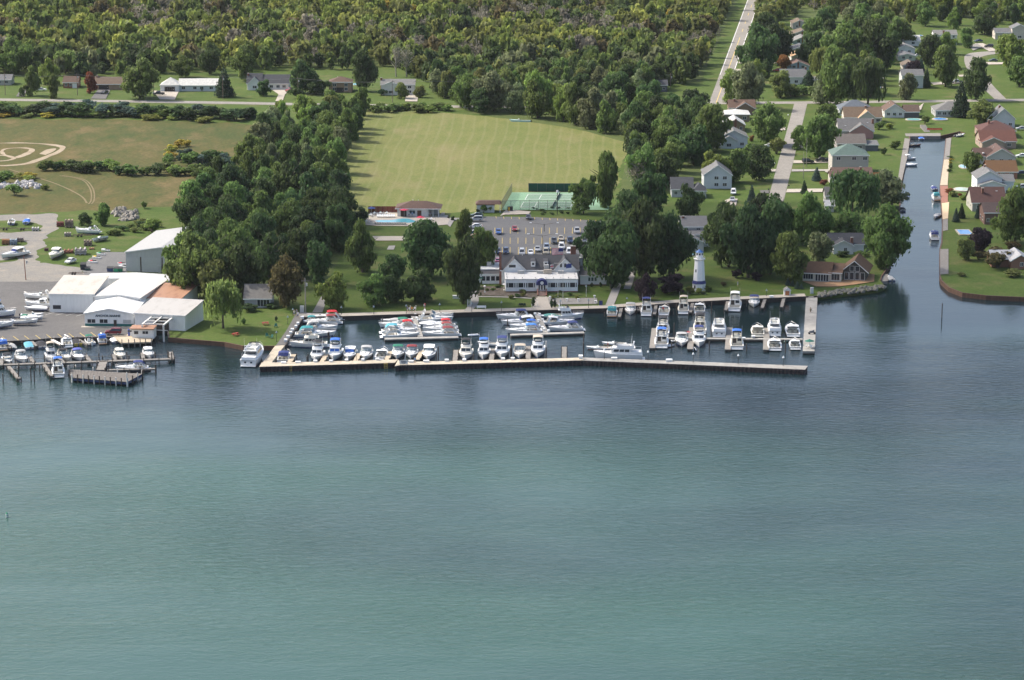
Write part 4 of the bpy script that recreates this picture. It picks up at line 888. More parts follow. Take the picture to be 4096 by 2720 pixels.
# boatyard piers
def pier(fr,a,b,wd,h,label,rail=False):
    root=finger(fr,a,b,wd,label,M_PLANK,h,name='timber_pier',group='boatyard piers'); Ln=(W(fr,*a,h)-W(fr,*b,h)).length
    if rail:
        mb=MB().tube([(0,wd/2,h+1.1),(Ln,wd/2,h+1.1)],.06,4); k=int(Ln/3)
        for q in range(k+1): mb.tube([(Ln*q/k,wd/2,h),(Ln*q/k,wd/2,h+1.1)],.05,4)
        mb.build('railing',M_PLANK,root)
    return root
pier('A',(-150,1062),(2055,985),1.6,1.1,'long timber boatyard pier on dark piles with a handrail',True)
pier('A',(2030,985),(2010,905),1.3,1.1,'short cross arm at the river end of the boatyard pier')
pier('A',(1185,1120),(1225,1012),2.2,1.1,'timber walkway linking the boatyard pier to the square platform')
pier('A',(1270,1118),(1840,1102),1.2,.9,'low timber catwalk beside the cruiser with blue canvas')
for k,(a,b) in enumerate((((20,1050),(15,985)),((395,1030),(350,960)),((745,1025),(690,955)),((1065,1015),(1000,930)),((1360,1000),(1345,935)),((1690,985),(1680,915)),((100,1075),(225,1220)),((520,1055),(610,1190)))):
    pier('A',a,b,1.0,1.0,'short timber finger pier branching off the boatyard pier')
for k,(a,b) in enumerate((((365,770),(425,835)),((890,742),(1050,820)),((90,795),(115,860)),((1230,740),(1265,775)))):
    pier('A',a,b,.9,1.0,'short timber finger pier off the boatyard bulkhead')
pier('A',(610,760),(735,822),1.0,1.05,'white narrow gangway floating between boats at the bulkhead').children[0].data.materials[0]=M_PILEW
pf=empty('timber_platform',W('A',1240,1190,0),0,'square grey timber platform with white posts in front of the boatyard pier','platform'); o0=pf.location
cs=[W('A',805,1112,1.3)-o0,W('A',1685,1165,1.3)-o0,W('A',1505,1262,1.3)-o0,W('A',845,1212,1.3)-o0]
n_=22
for q in range(n_):
    a0,a1=cs[0]+(cs[1]-cs[0])*(q/n_),cs[0]+(cs[1]-cs[0])*((q+.94)/n_); b0,b1=cs[3]+(cs[2]-cs[3])*(q/n_),cs[3]+(cs[2]-cs[3])*((q+.94)/n_)
    MB().prism([(p.x,p.y) for p in (b0,b1,a1,a0)],1.14,1.3+.01*(q%2)).build('plank',M_PLANKG,pf)
MB().prism([(p.x*.985,p.y*.985) for p in cs[::-1]],.5,1.13).build('frame',mat((.05,.07,.16),.7,name='blue_fender'),pf)
for a,b,k in ((cs[3],cs[2],11),(cs[2],cs[1],4),(cs[0],cs[3],3),(cs[0],cs[1],7)):
    for q in range(k):
        p=a+(b-a)*(q/(k-1)*.98+.01); tall=2.3+(1.6 if q==k-1 and k==11 else 0)
        MB().tube([(p.x,p.y,-2),(p.x,p.y,tall)],.16,7).build('post',M_PILEW if q%2==0 else M_PILE,pf)
def piling(fr,x,y,hp,label='tarred timber piling standing in the water of the marina slips',m=None,r=.15,group='mooring pilings'):
    p=W(fr,x,y,0); s=FR[fr][2]/ppm(p); hh=hp*s
    mb=MB().tube([(0,0,-2),(0,0,hh)],r,8); root=mb.build('piling',m or M_PILE); root.location=(p.x,p.y,0); tag(root,label,'piling',group); MB().tube([(0,0,hh),(0,0,hh+.12)],r*1.15,8,.03).build('cap',M_PILEW if m is M_PILEW else M_PLANKG,root); return root
for x,y,h_ in ((38,1280,120),(222,1250,180),(367,1250,160),(407,1262,140),(590,1255,75),(470,1145,90),(180,1045,100),(525,1010,75),(1170,1010,90),(1212,1010,60),(1320,1120,85),(1500,1010,105),(1525,990,45),(1838,1165,110),(1835,985,75),(265,930,140),(415,905,60),(567,905,60),(872,905,100),(1145,1120,90),(1990,985,85),(2030,1040,130),(95,900,80),(780,985,60),(880,1095,55),(1700,1160,50)):
    piling('A',x,y,h_,'dark timber piling standing among the boatyard slips',group='boatyard pilings')
for fr,x,y,h_ in (('E',982,882,100),('E',968,882,70),('F',430,870,120),('F',452,870,180),('F',1305,850,140),('F',1318,850,180),('F',1725,835,130),('E',870,700,90),('E',1162,700,60),('E',1217,600,70),('E',1228,600,80),('E',930,590,55),('F',2165,840,195),('F',1270,460,90),('F',870,870,80),
    ('G',598,350,60),('G',930,372,50),('G',958,372,110),('G',1290,370,130),('G',1620,300,60),('G',278,392,40),('G',1285,590,130),('G',935,590,140),('G',1268,710,80),('G',912,700,60),('G',1620,720,70),('G',1987,730,120),('G',82,640,90),('E',1860,420,60),('E',1865,330,60),('F',855,430,60)):
    piling(fr,x,y,h_)
piling('F',1727,745,115,'tall white-topped piling beside the wide tan-canopied cruiser',M_PILEW,.16,group=None)
def lamp(fr,x,y,yt,label,cap=True,group='breakwater lamp posts',h=HB,m=None):
    p=W(fr,x,y,h); hh=(y-yt)*FR[fr][2]/ppm(p); root=empty('lamp_post',p,0,label,'lamp post',group)
    MB().tube([(0,0,0),(0,0,hh-.5)],.07,6).build('post',m or M_RUB,root)
    MB().tube([(0,0,hh-.55),(0,0,hh-.3),(0,0,hh)],.34,8,.06).build('lamp_shade',M_BOXW if cap else M_GLASSL,root); MB().tube([(0,0,0),(0,0,.25)],.13,6).build('base',M_RUB,root)
for x,y,yt in ((690,803,708),(1116,824,727),(1541,838,742),(1967,856,760),(277,790,690)):
    lamp('G',x,y,yt,'slim black lamp post with white cone shade on the grey breakwater')
for fr,x,y,yt in (('E',610,640,508),('E',742,428,328),('E',803,330,238),('E',1375,320,215),('E',1757,320,208),('E',2140,310,195),('F',470,300,180),('F',848,290,170),('F',1198,290,155),('F',1892,250,140),('F',2225,245,130),('G',490,300,205),('G',1808,200,130),('E',1550,870,740)):
    lamp(fr,x,y,yt,'thin dark lamp post with small glass head by the club promenade',False,'promenade lamp posts',HL)
def dockbox(fr,x,y,wp,hp,label='white fibreglass dock box on the tan breakwater',h=HB,group='white dock boxes on the tan breakwater',rz=0):
    p=W(fr,x,y,h); s=FR[fr][2]/ppm(p); w2,hh=wp*s/2,hp*s*.9; root=empty('dock_box',p,rz,label,'dock box',group)
    MB().box(-w2,w2,0,.75,0,hh*.72).build('box',M_BOXW,root); MB().hexa([(-w2-.04,-.04,hh*.725),(w2+.04,-.04,hh*.725),(w2+.04,.8,hh*.725),(-w2-.04,.8,hh*.725)],[(-w2,.02,hh*.88),(w2,.02,hh*.88),(w2,.7,hh),(-w2,.7,hh)]).build('lid',mat((.82,.82,.80),.45,name='box_lid'),root)
for x,y,wp,hp in ((860,892,62,22),(690,897,60,20),(1065,884,46,28),(1250,882,42,28),(1433,870,40,26),(1625,866,40,26),(1800,862,42,30)): dockbox('E',x,y,wp,hp)
for x,y,wp,hp in ((310,885,70,30),(551,878,46,34),(758,872,44,32),(1216,858,44,30),(1330,856,44,32),(130,890,60,32),(2135,845,46,46)): dockbox('F',x,y,wp,hp)
for x,y,wp,hp in ((890,820,60,28),(372,795,55,18),(55,778,38,24)): dockbox('G',x,y,wp,hp,'white fibreglass dock box on the grey breakwater',HB-.05,'white dock boxes on the grey breakwater')
for x,y,wp,hp in ((250,875,72,78),(305,790,70,78),(370,690,62,72),(405,620,68,72),(492,545,58,72),(540,470,62,70),(640,330,80,72)): dockbox('e',x,y,wp,hp,'white dock box standing along the grey asphalt quay',HL,'white dock boxes on the asphalt quay')
for x,y,wp,hp in ((1855,215,40,22),(1595,605,28,16),(1685,590,30,20)): dockbox('G',x,y,wp,hp,'white dock box by the promenade and eastern basin pier',1.0 if y>400 else HL,'white dock boxes of the eastern basin')
for fr,x,y in (('t',985,360),('t',1070,240),('t',1100,320),('t',1055,490),('t',1165,520),('t',1095,575),('f',1120,340),('f',1205,500),('f',1300,480),('f',1300,660),('f',1340,700),('f',1440,740),('f',1230,350)):
    dockbox(fr,x,y+15,50,55,'small rounded white dock box on a floating tee dock',.75,'white dock boxes on the tee docks')
def ladder(fr,x,y,wp,label):
    p=W(fr,x,y,HB); s=FR[fr][2]/ppm(p); w2=wp*s/2; root=empty('ladder',(p.x,p.y-.35,0),0,label,'ladder')
    for q in range(4): MB().box(-w2,w2,-.05,.05,HB-.15-q*.42,HB-.06-q*.42).build('rung',M_PAINTY,root)
    for s_ in (-1,1): MB().box(s_*w2-.05,s_*w2+.05,-.04,.04,HB-1.6,HB).build('rail',M_PAINTY,root)
ladder('E',770,920,36,'yellow steel ladder on the western breakwater face under the first dock boxes'); ladder('E',1898,890,36,'yellow steel ladder on the breakwater face next to the step')
# club sign on the breakwater
def text_obj(s,size,m,parent,loc,rot,name='lettering',ext=.02,font_bold=.02):
    cu=bpy.data.curves.new(name,'FONT'); cu.body=s; cu.size=size; cu.align_x='CENTER'; cu.align_y='CENTER'; cu.extrude=ext; cu.offset=font_bold
    tmp=bpy.data.objects.new(name,cu); COL.objects.link(tmp); dg=bpy.context.evaluated_depsgraph_get(); me=bpy.data.meshes.new_from_object(tmp.evaluated_get(dg)); bpy.data.objects.remove(tmp)
    me.materials.clear(); me.materials.append(m); o=bpy.data.objects.new(name,me); link(o,parent); o.location=loc; o.rotation_euler=rot; return o
p=W('t',795,1405,HB); sg=empty('club_sign',p,0,'white board sign with dark lettering standing on the breakwater','sign')
MB().box(-1.15,1.15,.02,.1,.12,1.12).build('board',M_BOXW,sg)
for s_ in (-.9,.9): MB().box(s_-.05,s_+.05,.1,.18,0,1.1).build('leg',M_PILE,sg)
M_INK=mat((.03,.035,.08),.6,name='dark_lettering')
for s_,z in (('BUFFALO',.92),('LAUNCH',.63),('CLUB',.34)): text_obj(s_,.36,M_INK,sg,(0,.01,z),(PI/2,0,0),ext=.008,font_bold=.012)
# ================================================================== THE FLEET
g1='cruisers in the front slips'
for kind,fr,x,y,near,L,B,ang,can,label,kw in (
 ('express','E',682,896,'stern',9.5,3.6,87,NAVY,'cruiser with navy canopy, stern to the breakwater, next to the quay corner',dict(deckc=CREAM)),
 ('fly','E',1068,884,'bow',10,3.8,268,BLACK,'white flybridge cruiser with black bimini over a violet-blue window cover',dict(top=True)),
 ('fly','E',1278,874,'bow',11.5,4.0,268,BLUE,'white flybridge cruiser with bright blue bimini and blue cabin window covers',dict(top='cover')),
 ('hardtop','E',1455,868,'bow',9.8,3.7,268,BLUE,'express cruiser with white hardtop and blue canopy beside a dock box',{}),
 ('express','E',1648,866,'bow',9.8,3.6,268,GREY,'express cruiser with grey canopy and dark side stripe',dict(stripe=BLACK)),
 ('hardtop','E',1840,862,'stern',9.5,3.6,88,None,'white hardtop cruiser showing its open stern and dark companionway',{}),
 ('express','E',2025,852,'bow',9.5,3.6,268,GREEN,'express cruiser with dark green canopy over the windshield',{}),
 ('express','E',2190,850,'bow',9,3.5,268,MAROON,'express cruiser with maroon canopy moored beside the sign',dict(stripe=BLACK)),
 ('hardtop','F',325,868,'bow',11.5,3.9,268,None,'large all-white express cruiser with hardtop and long bow pulpit',{}),
 ('fly','F',768,866,'bow',10.5,3.9,268,BLACK,'cream flybridge cruiser with tall black bimini enclosure',dict(deckc=CREAM)),
 ('fly','F',980,860,'bow',10.5,3.6,268,BLUE,'slim flybridge cruiser with small blue bimini and pale cabin',{}),
 ('fly','F',1195,852,'bow',12,4.1,268,NAVY,'large flybridge cruiser with navy enclosure and white radar mast',{}),
 ('express','F',1408,846,'bow',9.8,3.8,268,TAN,'express cruiser with tan canopy and wrap-round windshield',dict(deckc=CREAM)),
 ('fly','F',1622,838,'bow',11.5,4.0,268,TAN,'wide flybridge cruiser with tan canopy, the easternmost in the front slips',{})):
    boat(kind,fr,x,y,near,L,B,ang,can,label,group=g1,**kw)
boat('yacht','E',275,938,'stern',17,4.9,84,None,'tall white motor yacht moored outside the quay with its stern window showing',group='motor yachts')
boat('yacht','G',405,798,'mid',13.5,4.2,178,None,'white motor yacht lying along the inside of the grey breakwater',group='motor yachts')
boat('run','G',225,702,'mid',7.2,2.5,176,None,'maroon and white bowrider under way in the basin channel',hullc=WHITE,stripe=MAROON,group='runabouts under way')
boat('run','G',370,662,'mid',7.0,2.4,172,None,'white and yellow speedboat under way in the basin channel',stripe=(.6,.4,.05),group='runabouts under way')
boat('run','F',1040,678,'mid',6.2,2.3,165,None,'small white jet boat behind the blue flybridge cruiser',group='runabouts under way')
# west side of the basin
g2='boats moored along the asphalt quay'
for kind,fr,x,y,near,L,B,ang,can,label,kw in (
 ('fly','e',790,985,'mid',10.6,3.6,183,NAVY,'white trawler-style flybridge boat with folded navy bimini',dict(deckc=CREAM,top=False)),
 ('express','e',960,735,'mid',11.8,3.9,5,TEAL,'large white sport cruiser with teal aft canvas and tall arch',{}),
 ('express','e',1080,590,'mid',10,3.4,5,GREY,'express cruiser under a grey cover behind the large sport cruiser',dict(top=True)),
 ('run','e',800,420,'mid',6.5,2.5,185,TEAL,'small boat with teal bimini at the inner quay',dict(top=True)),
 ('express','e',1170,440,'mid',9.2,3.3,184,MAROON,'white cruiser with maroon aft canvas',{}),
 ('express','e',1180,350,'mid',10.2,3.5,184,RED,'white cruiser with bright red canopy below the promenade corner',dict(stripe=MAROON))):
    boat(kind,fr,x,y,near,L,B,ang,can,label,group=g2,**kw)
boat('run','e',345,965,'mid',4.2,1.7,150,None,'little white rowing skiff tied at the quay wall',group=g2)
g3='boats on the western tee dock'
for kind,fr,x,y,near,L,B,ang,can,label,kw in (
 ('run','t',620,270,'mid',8,2.7,186,BLUE,'low boat under a blue cover at the western tee dock',dict(cover=True)),
 ('run','t',640,400,'mid',9.6,3.1,186,GREY,'boat under a pale grey full cover at the western tee dock',dict(cover=True)),
 ('express','t',610,520,'mid',10,3.3,186,GREEN,'sport cruiser with forest green canopy',{}),
 ('express','t',720,575,'mid',9.5,3.2,186,RED,'sport cruiser with bright red canopy and white arch',{}),
 ('express','t',690,665,'mid',10.2,3.4,6,AQUA,'sport cruiser with big turquoise canvas top',{}),
 ('express','t',735,765,'mid',10.8,3.5,6,None,'white sport cruiser with bare arch lying along the tee head',{}),
 ('express','t',1560,300,'mid',10.4,3.5,6,TAN,'sport cruiser with tan arch and pale enclosure',dict(deckc=CREAM,top=False)),
 ('express','t',1540,385,'mid',10.8,3.5,6,None,'white sport cruiser with raked arch and open cockpit',{}),
 ('run','t',1440,465,'mid',6.8,2.4,6,WHT2,'small white boat under a white cover',dict(cover=True)),
 ('express','t',1630,545,'mid',9.5,3.1,186,RED,'sport boat with crimson canopy, foremost of three red-topped boats',{}),
 ('express','t',1640,625,'mid',9.8,3.1,186,(.26,.05,.05),'sport boat with brick red canopy, middle of three red-topped boats',{}),
 ('express','t',1660,735,'mid',10.6,3.4,186,(.20,.04,.045),'sport boat with dark red canopy lying along the tee head',{})):
    boat(kind,fr,x,y,near,L,B,ang,can,label,group=g3,**kw)
g4='boats on the tee dock off the steps'
for kind,fr,x,y,near,L,B,ang,can,label,kw in (
 ('express','f',620,440,'mid',10.4,3.4,185,NAVY,'sport cruiser with a high navy canopy',{}),
 ('hardtop','f',760,580,'mid',11,3.8,185,NAVY,'large white cruiser with dark teardrop side window and navy aft canvas',{}),
 ('express','f',880,675,'mid',9,3.1,185,BLUE,'sport cruiser with royal blue canopy behind another with blue canvas',{}),
 ('express','f',850,785,'mid',10.6,3.4,185,(.05,.18,.50),'sport cruiser with bright blue top lying along the tee head',{}),
 ('run','f',1480,300,'mid',7.5,2.6,186,GREY,'boat with grey cover close to the promenade',dict(cover=True)),
 ('run','f',1480,415,'mid',8,2.8,186,(.10,.30,.27),'boat under a sea green cover beside the gangway',dict(cover=True)),
 ('fly','f',1890,440,'mid',9.6,3.3,5,None,'white flybridge boat with covered bridge, bow to the east',{}),
 ('hardtop','f',1690,570,'mid',9.2,3.2,5,None,'white sport cruiser with big sloping arch',{}),
 ('express','f',1840,725,'mid',10,3.4,185,NAVY,'sport cruiser with navy canvas and arch along the tee head',{})):
    boat(kind,fr,x,y,near,L,B,ang,can,label,group=g4,**kw)
dinghy('F',870,572,3.2,200,'small grey inflatable with outboard crossing the basin',c=(.6,.62,.65))
# promenade slips
g5='boats berthed against the promenade'
for kind,fr,x,y,near,L,B,ang,can,label,kw in (
 ('express','G',348,397,'stern',8,3.2,87,TEAL,'white cruiser with dark teal canopy, stern to the basin',{}),
 ('express','G',522,384,'bow',8.6,3.3,267,GREY,'white sport boat with grey canopy and its bow to the basin',{}),
 ('fly','G',672,389,'stern',9.6,3.5,86,NAVY,'sport fishing boat with tall navy enclosure',{}),
 ('express','G',838,382,'stern',9,3.4,85,None,'cream cruiser with open cockpit and people aboard',dict(deckc=CREAM)),
 ('fly','G',1022,371,'stern',9.6,3.4,85,TAN,'small flybridge cruiser with tan canopy',dict(deckc=CREAM)),
 ('hardtop','G',1172,366,'stern',9.8,3.5,84,None,'white hardtop cruiser leaning its stern to the basin beside the tan-topped one',dict(deckc=CREAM)),
 ('fly','G',1504,345,'stern',12,4.0,83,WHT2,'large white flybridge cruiser with white hardtop below the lighthouse lawn',{}),
 ('express','G',1688,312,'bow',9,3.4,264,NAVY,'sleek white sport cruiser with navy canopy edge and black side stripe',dict(stripe=BLACK))):
    boat(kind,fr,x,y,near,L,B,ang,can,label,group=g5,**kw)
g6='boats at the eastern basin pier'
for kind,fr,x,y,near,L,B,ang,can,label,kw in (
 ('fly','G',828,585,'stern',12,3.9,86,BLACK,'flybridge yacht with black bimini behind the blue-topped one',{}),
 ('fly','G',1180,560,'stern',13,3.9,86,BLACK,'tall flybridge yacht with dark brown top inside the pier',dict(deckc=CREAM)),
 ('yacht','G',1362,590,'stern',12.5,4.2,87,None,'white aft-cabin motor yacht with wide window, stern to the pier',{}),
 ('hardtop','G',1728,586,'stern',10.5,3.9,87,None,'cream hardtop cruiser showing a square rear window',dict(deckc=CREAM,hullc=CREAM)),
 ('yacht','G',1888,580,'stern',11.5,3.9,87,None,'white aft-cabin yacht behind the cruiser with blue cockpit cover',{}),
 ('hardtop','G',2062,586,'stern',12,4.2,88,None,'large white sport yacht with dark curved rear glass beside the broad pier',{}),
 ('fly','G',815,694,'stern',11.5,4.0,86,BLUE,'flybridge yacht with bright blue bimini and blue stern windows',dict(top='cover')),
 ('express','G',1008,682,'bow',9.8,3.7,267,GREY,'white express cruiser with grey enclosure and its bow to the breakwater',{}),
 ('fly','G',1172,688,'bow',11,3.9,267,NAVY,'flybridge cruiser with navy enclosure and dark windscreen cover',{}),
 ('fly','G',1530,707,'stern',10.8,3.9,87,BLUE,'sport fisher with blue canopy and open cockpit door',dict(deckc=CREAM)),
 ('hardtop','G',1888,717,'stern',10.6,4.0,87,None,'white cruiser with blue-tinted arch glass and open cockpit',dict(stripe=BLACK)),
 ('hardtop','G',2082,708,'stern',8.2,3.3,88,None,'small white hardtop boat with three rear windows by the broad pier',dict(stripe=BLACK))):
    boat(kind,fr,x,y,near,L,B,ang,can,label,group=g6,**kw)
for x,y,L_,a_,lb in ((928,628,2.8,250,'white inflatable dinghy tied behind the pier finger beside the grey-topped cruiser'),(897,676,2.8,230,'grey inflatable dinghy hanging off the blue-topped yacht'),(1122,708,3,95,'white inflatable dinghy at the bow of the navy-topped cruiser'),(2003,630,3.4,40,'dark green inflatable dinghy between two white cruisers')):
    dinghy('G',x,y,L_,a_,lb,c=(.05,.12,.10) if 'green' in lb else (.62,.63,.65))
jetski('G',1060,560,330,(.5,.1,.1),'red and white jet ski on the pier behind the grey-topped cruiser',h=.05)
# boatyard bulkhead row
g7='boats nosed into the boatyard bulkhead'
for kind,fr,x,y,near,L,B,ang,can,label,kw in (
 ('express','a',90,610,'stern',8,3.0,106,BLUE,'white boat with blue bimini at the boatyard bulkhead beside a grey-covered one',dict(top=True)),
 ('run','a',320,590,'stern',6,2.2,108,GREY,'small open boat under a grey cover',dict(cover=True,hullc=(.6,.58,.52))),
 ('run','a',722,580,'stern',8.6,2.9,106,(.12,.36,.46),'boat under a turquoise cover at the bulkhead',dict(cover=True)),
 ('run','a',1000,562,'stern',8.2,2.8,106,BLACK,'white boat under a black cover at the bulkhead',dict(cover=True)),
 ('express','a',1610,536,'stern',8.4,3.0,106,None,'white express boat with arch and stepped stern at the bulkhead',{}),
 ('run','a',1850,490,'stern',7.6,2.6,108,BLACK,'yellow-hulled boat under a black cover',dict(cover=True,stripe=(.65,.45,.03),hullc=(.75,.62,.15))),
 ('console','a',2170,482,'stern',7.2,2.5,112,GREEN,'centre console fishing boat with green top',{}),
 ('express','A',1215,820,'stern',6.8,2.6,104,BLUE,'little cruiser with bright blue canvas next to the fuel dock',{}),
 ('run','A',1370,808,'stern',6.4,2.4,112,WHT2,'runabout under a white cover tight against the fuel dock',dict(cover=True))):
    boat(kind,fr,x,y,near,L,B,ang,can,label,group=g7,**kw)
g8='boats along the boatyard pier'
for kind,fr,x,y,near,L,B,ang,can,label,kw in (
 ('run','A',120,1052,'bow',7.5,2.6,290,BLACK,'open boat with black bimini at the boatyard pier',dict(top=True)),
 ('express','A',300,1048,'bow',8.4,3.0,292,GREY,'cruiser with grey enclosure and its bow to the boatyard pier',{}),
 ('fly','A',618,1042,'bow',8.8,3.1,284,TAN,'small flybridge cruiser with tan covers at the boatyard pier',dict(deckc=(.7,.68,.64))),
 ('express','A',815,1030,'bow',8.4,3.0,294,BLACK,'black-striped cruiser with black canopy at the boatyard pier',dict(stripe=BLACK,hullc=CREAM)),
 ('express','A',968,1026,'bow',8.2,3.0,292,VIOLET,'white bowrider with violet-blue bimini',{}),
 ('hardtop','A',1442,1008,'bow',7.8,2.9,286,None,'cream pilothouse boat with white hardtop at the boatyard pier',dict(hullc=CREAM)),
 ('hardtop','A',1775,998,'bow',8.0,3.0,284,None,'white pilothouse boat at the river end of the boatyard pier',{}),
 ('fly','A',690,1214,'stern',9.6,3.5,100,BLUE,'flybridge cruiser with royal blue bimini moored outside the boatyard pier',{}),
 ('express','A',1555,1128,'mid',9.0,3.2,186,NAVY,'cruiser with navy and white canvas lying beside the square platform',{})):
    boat(kind,fr,x,y,near,L,B,ang,can,label,group=g8,**kw)
# canal
g9='boats in the canal'
for kind,fr,x,y,near,L,B,ang,can,label,kw in (
 ('express','K',1518,618,'stern',8.6,3.1,88,NAVY,'white cruiser with two navy canopies in the canal mouth',{}),
 ('run','K',1535,398,'mid',6.4,2.4,250,GREY,'boat with grey cover on the canal',dict(cover=True)),
 ('express','K',1538,245,'stern',7.8,2.8,92,TEAL,'white boat with teal cockpit canvas at the red boardwalk',{}),
 ('run','K',1520,148,'stern',6.2,2.4,92,NAVY,'bowrider under a navy cover at the tan boardwalk',dict(cover=True)),
 ('run','K',1212,350,'stern',6.2,2.4,88,BLACK,'boat with dark cover tied to the tree-lined bank',dict(cover=True)),
 ('hardtop','K',1190,712,'bow',7.6,2.8,272,None,'white boat half hidden under overhanging branches',{}),
 ('run','K',1110,1010,'stern',6,2.4,95,GREY,'small boat with grey cover at the mouth of the canal',dict(cover=True)),
 ('run','L',1010,930,'mid',6,2.4,5,WHT2,'boat under a white cover on the canal wall below another white one',dict(cover=True)),
 ('run','L',1000,855,'mid',5.6,2.2,5,WHT2,'open white boat by the long grey canal dock',{}),
 ('run','L',1055,695,'mid',6,2.3,10,BLACK,'dark-hulled runabout near the end of the canal',dict(hullc=(.12,.07,.05))),
 ('run','L',1150,625,'stern',6.6,2.6,90,BLUE,'boat with bright blue cover at the end of the canal',dict(cover=True)),
 ('run','L',1030,605,'mid',4.6,1.9,10,None,'little skiff in the corner of the canal end',{}),
 ('run','L',965,1300,'mid',5,2.0,90,BLUE,'small boat with blue cover under the big willow',dict(cover=True))):
    boat(kind,fr,x,y,near,L,B,ang,can,label,group=g9,**kw)
boat('run','L',1600,575,'mid',5.2,2.0,35,None,'white rowing boat pulled up on the grass by the canal end',h=HL+.3,group=g9)
# ashore
g10='boats stored ashore in the yard'
def ashore(*a,label=None,stand=.55,**k):
    r=boat(*a,label,h=HL,group=g10,**k); r.location.z=HL+stand
    L=a[5]
    for xx in (-L*.3,L*.15):
        for s_ in (1,-1): MB().tube([(xx,s_*a[6]*.42,-stand-.02),(xx,s_*a[6]*.30,.2)],.07,5).build('stand',M_PLANKG,r)
    return r
ashore('express','B',450,1178,'mid',8.6,3.0,178,None,label='white express boat ashore, backed against the boatyard shed wall',stripe=BLACK)
ashore('hardtop','B',450,1268,'mid',7.8,2.9,178,None,label='white cabin boat with hardtop ashore by the boatyard shed')
ashore('run','B',425,1312,'mid',7.0,2.6,178,WHT2,label='boat shrink-wrapped in white on its trailer beside the shed',cover=True)
ashore('console','A',300,592,'mid',7.4,2.6,4,GREEN,label='white fishing boat on a tandem trailer parked on the asphalt',stand=.8)
ashore('run','A',380,545,'mid',6.6,2.4,4,WHT2,label='white boat ashore behind the fishing boat on the trailer',cover=True,stand=.7)
ashore('run','A',380,512,'mid',6.6,2.4,4,None,label='open white boat, rearmost of three in a row on the asphalt',stand=.7)
ashore('fly','A',20,500,'mid',8.5,3.0,10,BLUE,label='white boat with small blue bimini stored on the asphalt near the flat trailer')
ashore('express','A',-10,630,'mid',8.6,3.1,20,BLUE,label='navy and white cruiser stored on the asphalt beside a flat trailer',stripe=NAVY)
ashore('hardtop','B',20,710,'bow',11,3.6,232,NAVY,label='big white cruiser stored on the grass at the gravel road',stripe=BLACK)
ashore('hardtop','B',598,715,'bow',9.5,3.5,262,None,label='old white cabin cruiser standing on grass with its bow to the road',hullc=CREAM)
ashore('express','B',1035,402,'mid',8.2,2.8,178,None,label='white sport boat with blue bottom lying beside the rusty trailer frame',stripe=(.05,.14,.28))
ashore('run','B',130,308,'stern',6.6,2.5,95,None,label='open white boat with blue bottom parked by the gravel turn',stripe=(.05,.05,.4))
ashore('run','B',305,300,'stern',6.6,2.5,92,BLUE,label='boat with bright blue cover parked by the gravel turn',cover=True,stripe=(.06,.12,.4))
ashore('run','B',1178,490,'mid',6.2,2.6,230,None,label='bare white hull tipped on its side by the bushes',stripe=BLACK,tilt=.5)
boat('run','Q',425,1148,'mid',9.2,1.2,175,None,'long slim pale turquoise rowing shell lying on the mown field',hullc=(.55,.75,.72),stripe=(.3,.6,.6),h=HL+.05,group=None,name='rowing_shell')
for fr,x,y,a_,c_,lb in (('B',1245,605,165,(.75,.75,.75),'white jet ski, rearmost of a row on the asphalt'),('B',1190,650,165,(.05,.35,.15),'white and green jet ski in the row on the asphalt'),('B',1140,690,165,(.75,.50,.03),'yellow jet ski in the row on the asphalt'),('B',1095,742,165,(.7,.05,.05),'red and white jet ski at the near end of the row'),('B',1440,768,170,(.6,.03,.06),'crimson jet ski beside the big shed'),('B',1450,798,170,(.8,.8,.8),'white jet ski by the green dumpster')):
    jetski(fr,x,y,a_,c_,lb)
# ================================================================== BUILDINGS
M_SIDE = lambda c: mat(c, .75, var=.06, scale=.8, name='siding'); M_ROOF = lambda c: mat(tuple(q*max(.26,.44-.5*(max(c)-min(c))) if max(c)<.5 else q*.72 for q in c), .85, var=.16, scale=1.0, name='roofing')
M_TRIM = mat((.78,.78,.76), .6, var=.05, name='white_trim'); M_WIN = mat((.03,.035,.045), .12, var=.2, spec=.6, name='window_glass'); M_DOORD = mat((.10,.07,.05), .6, name='dark_door'); M_BRICK = mat((.22,.10,.07), .9, var=.25, scale=3, name='brickwork')
def frame_at(fr, xl, xr, yb, h=HL):
    """local frame whose x axis runs along a front wall foot seen from (xl,yb) to (xr,yb2)"""
    yl, yr = yb if isinstance(yb, tuple) else (yb, yb)
    a, b = W(fr,xl,yl,h), W(fr,xr,yr,h); d=b-a; return a, math.atan2(d.y,d.x), d.length
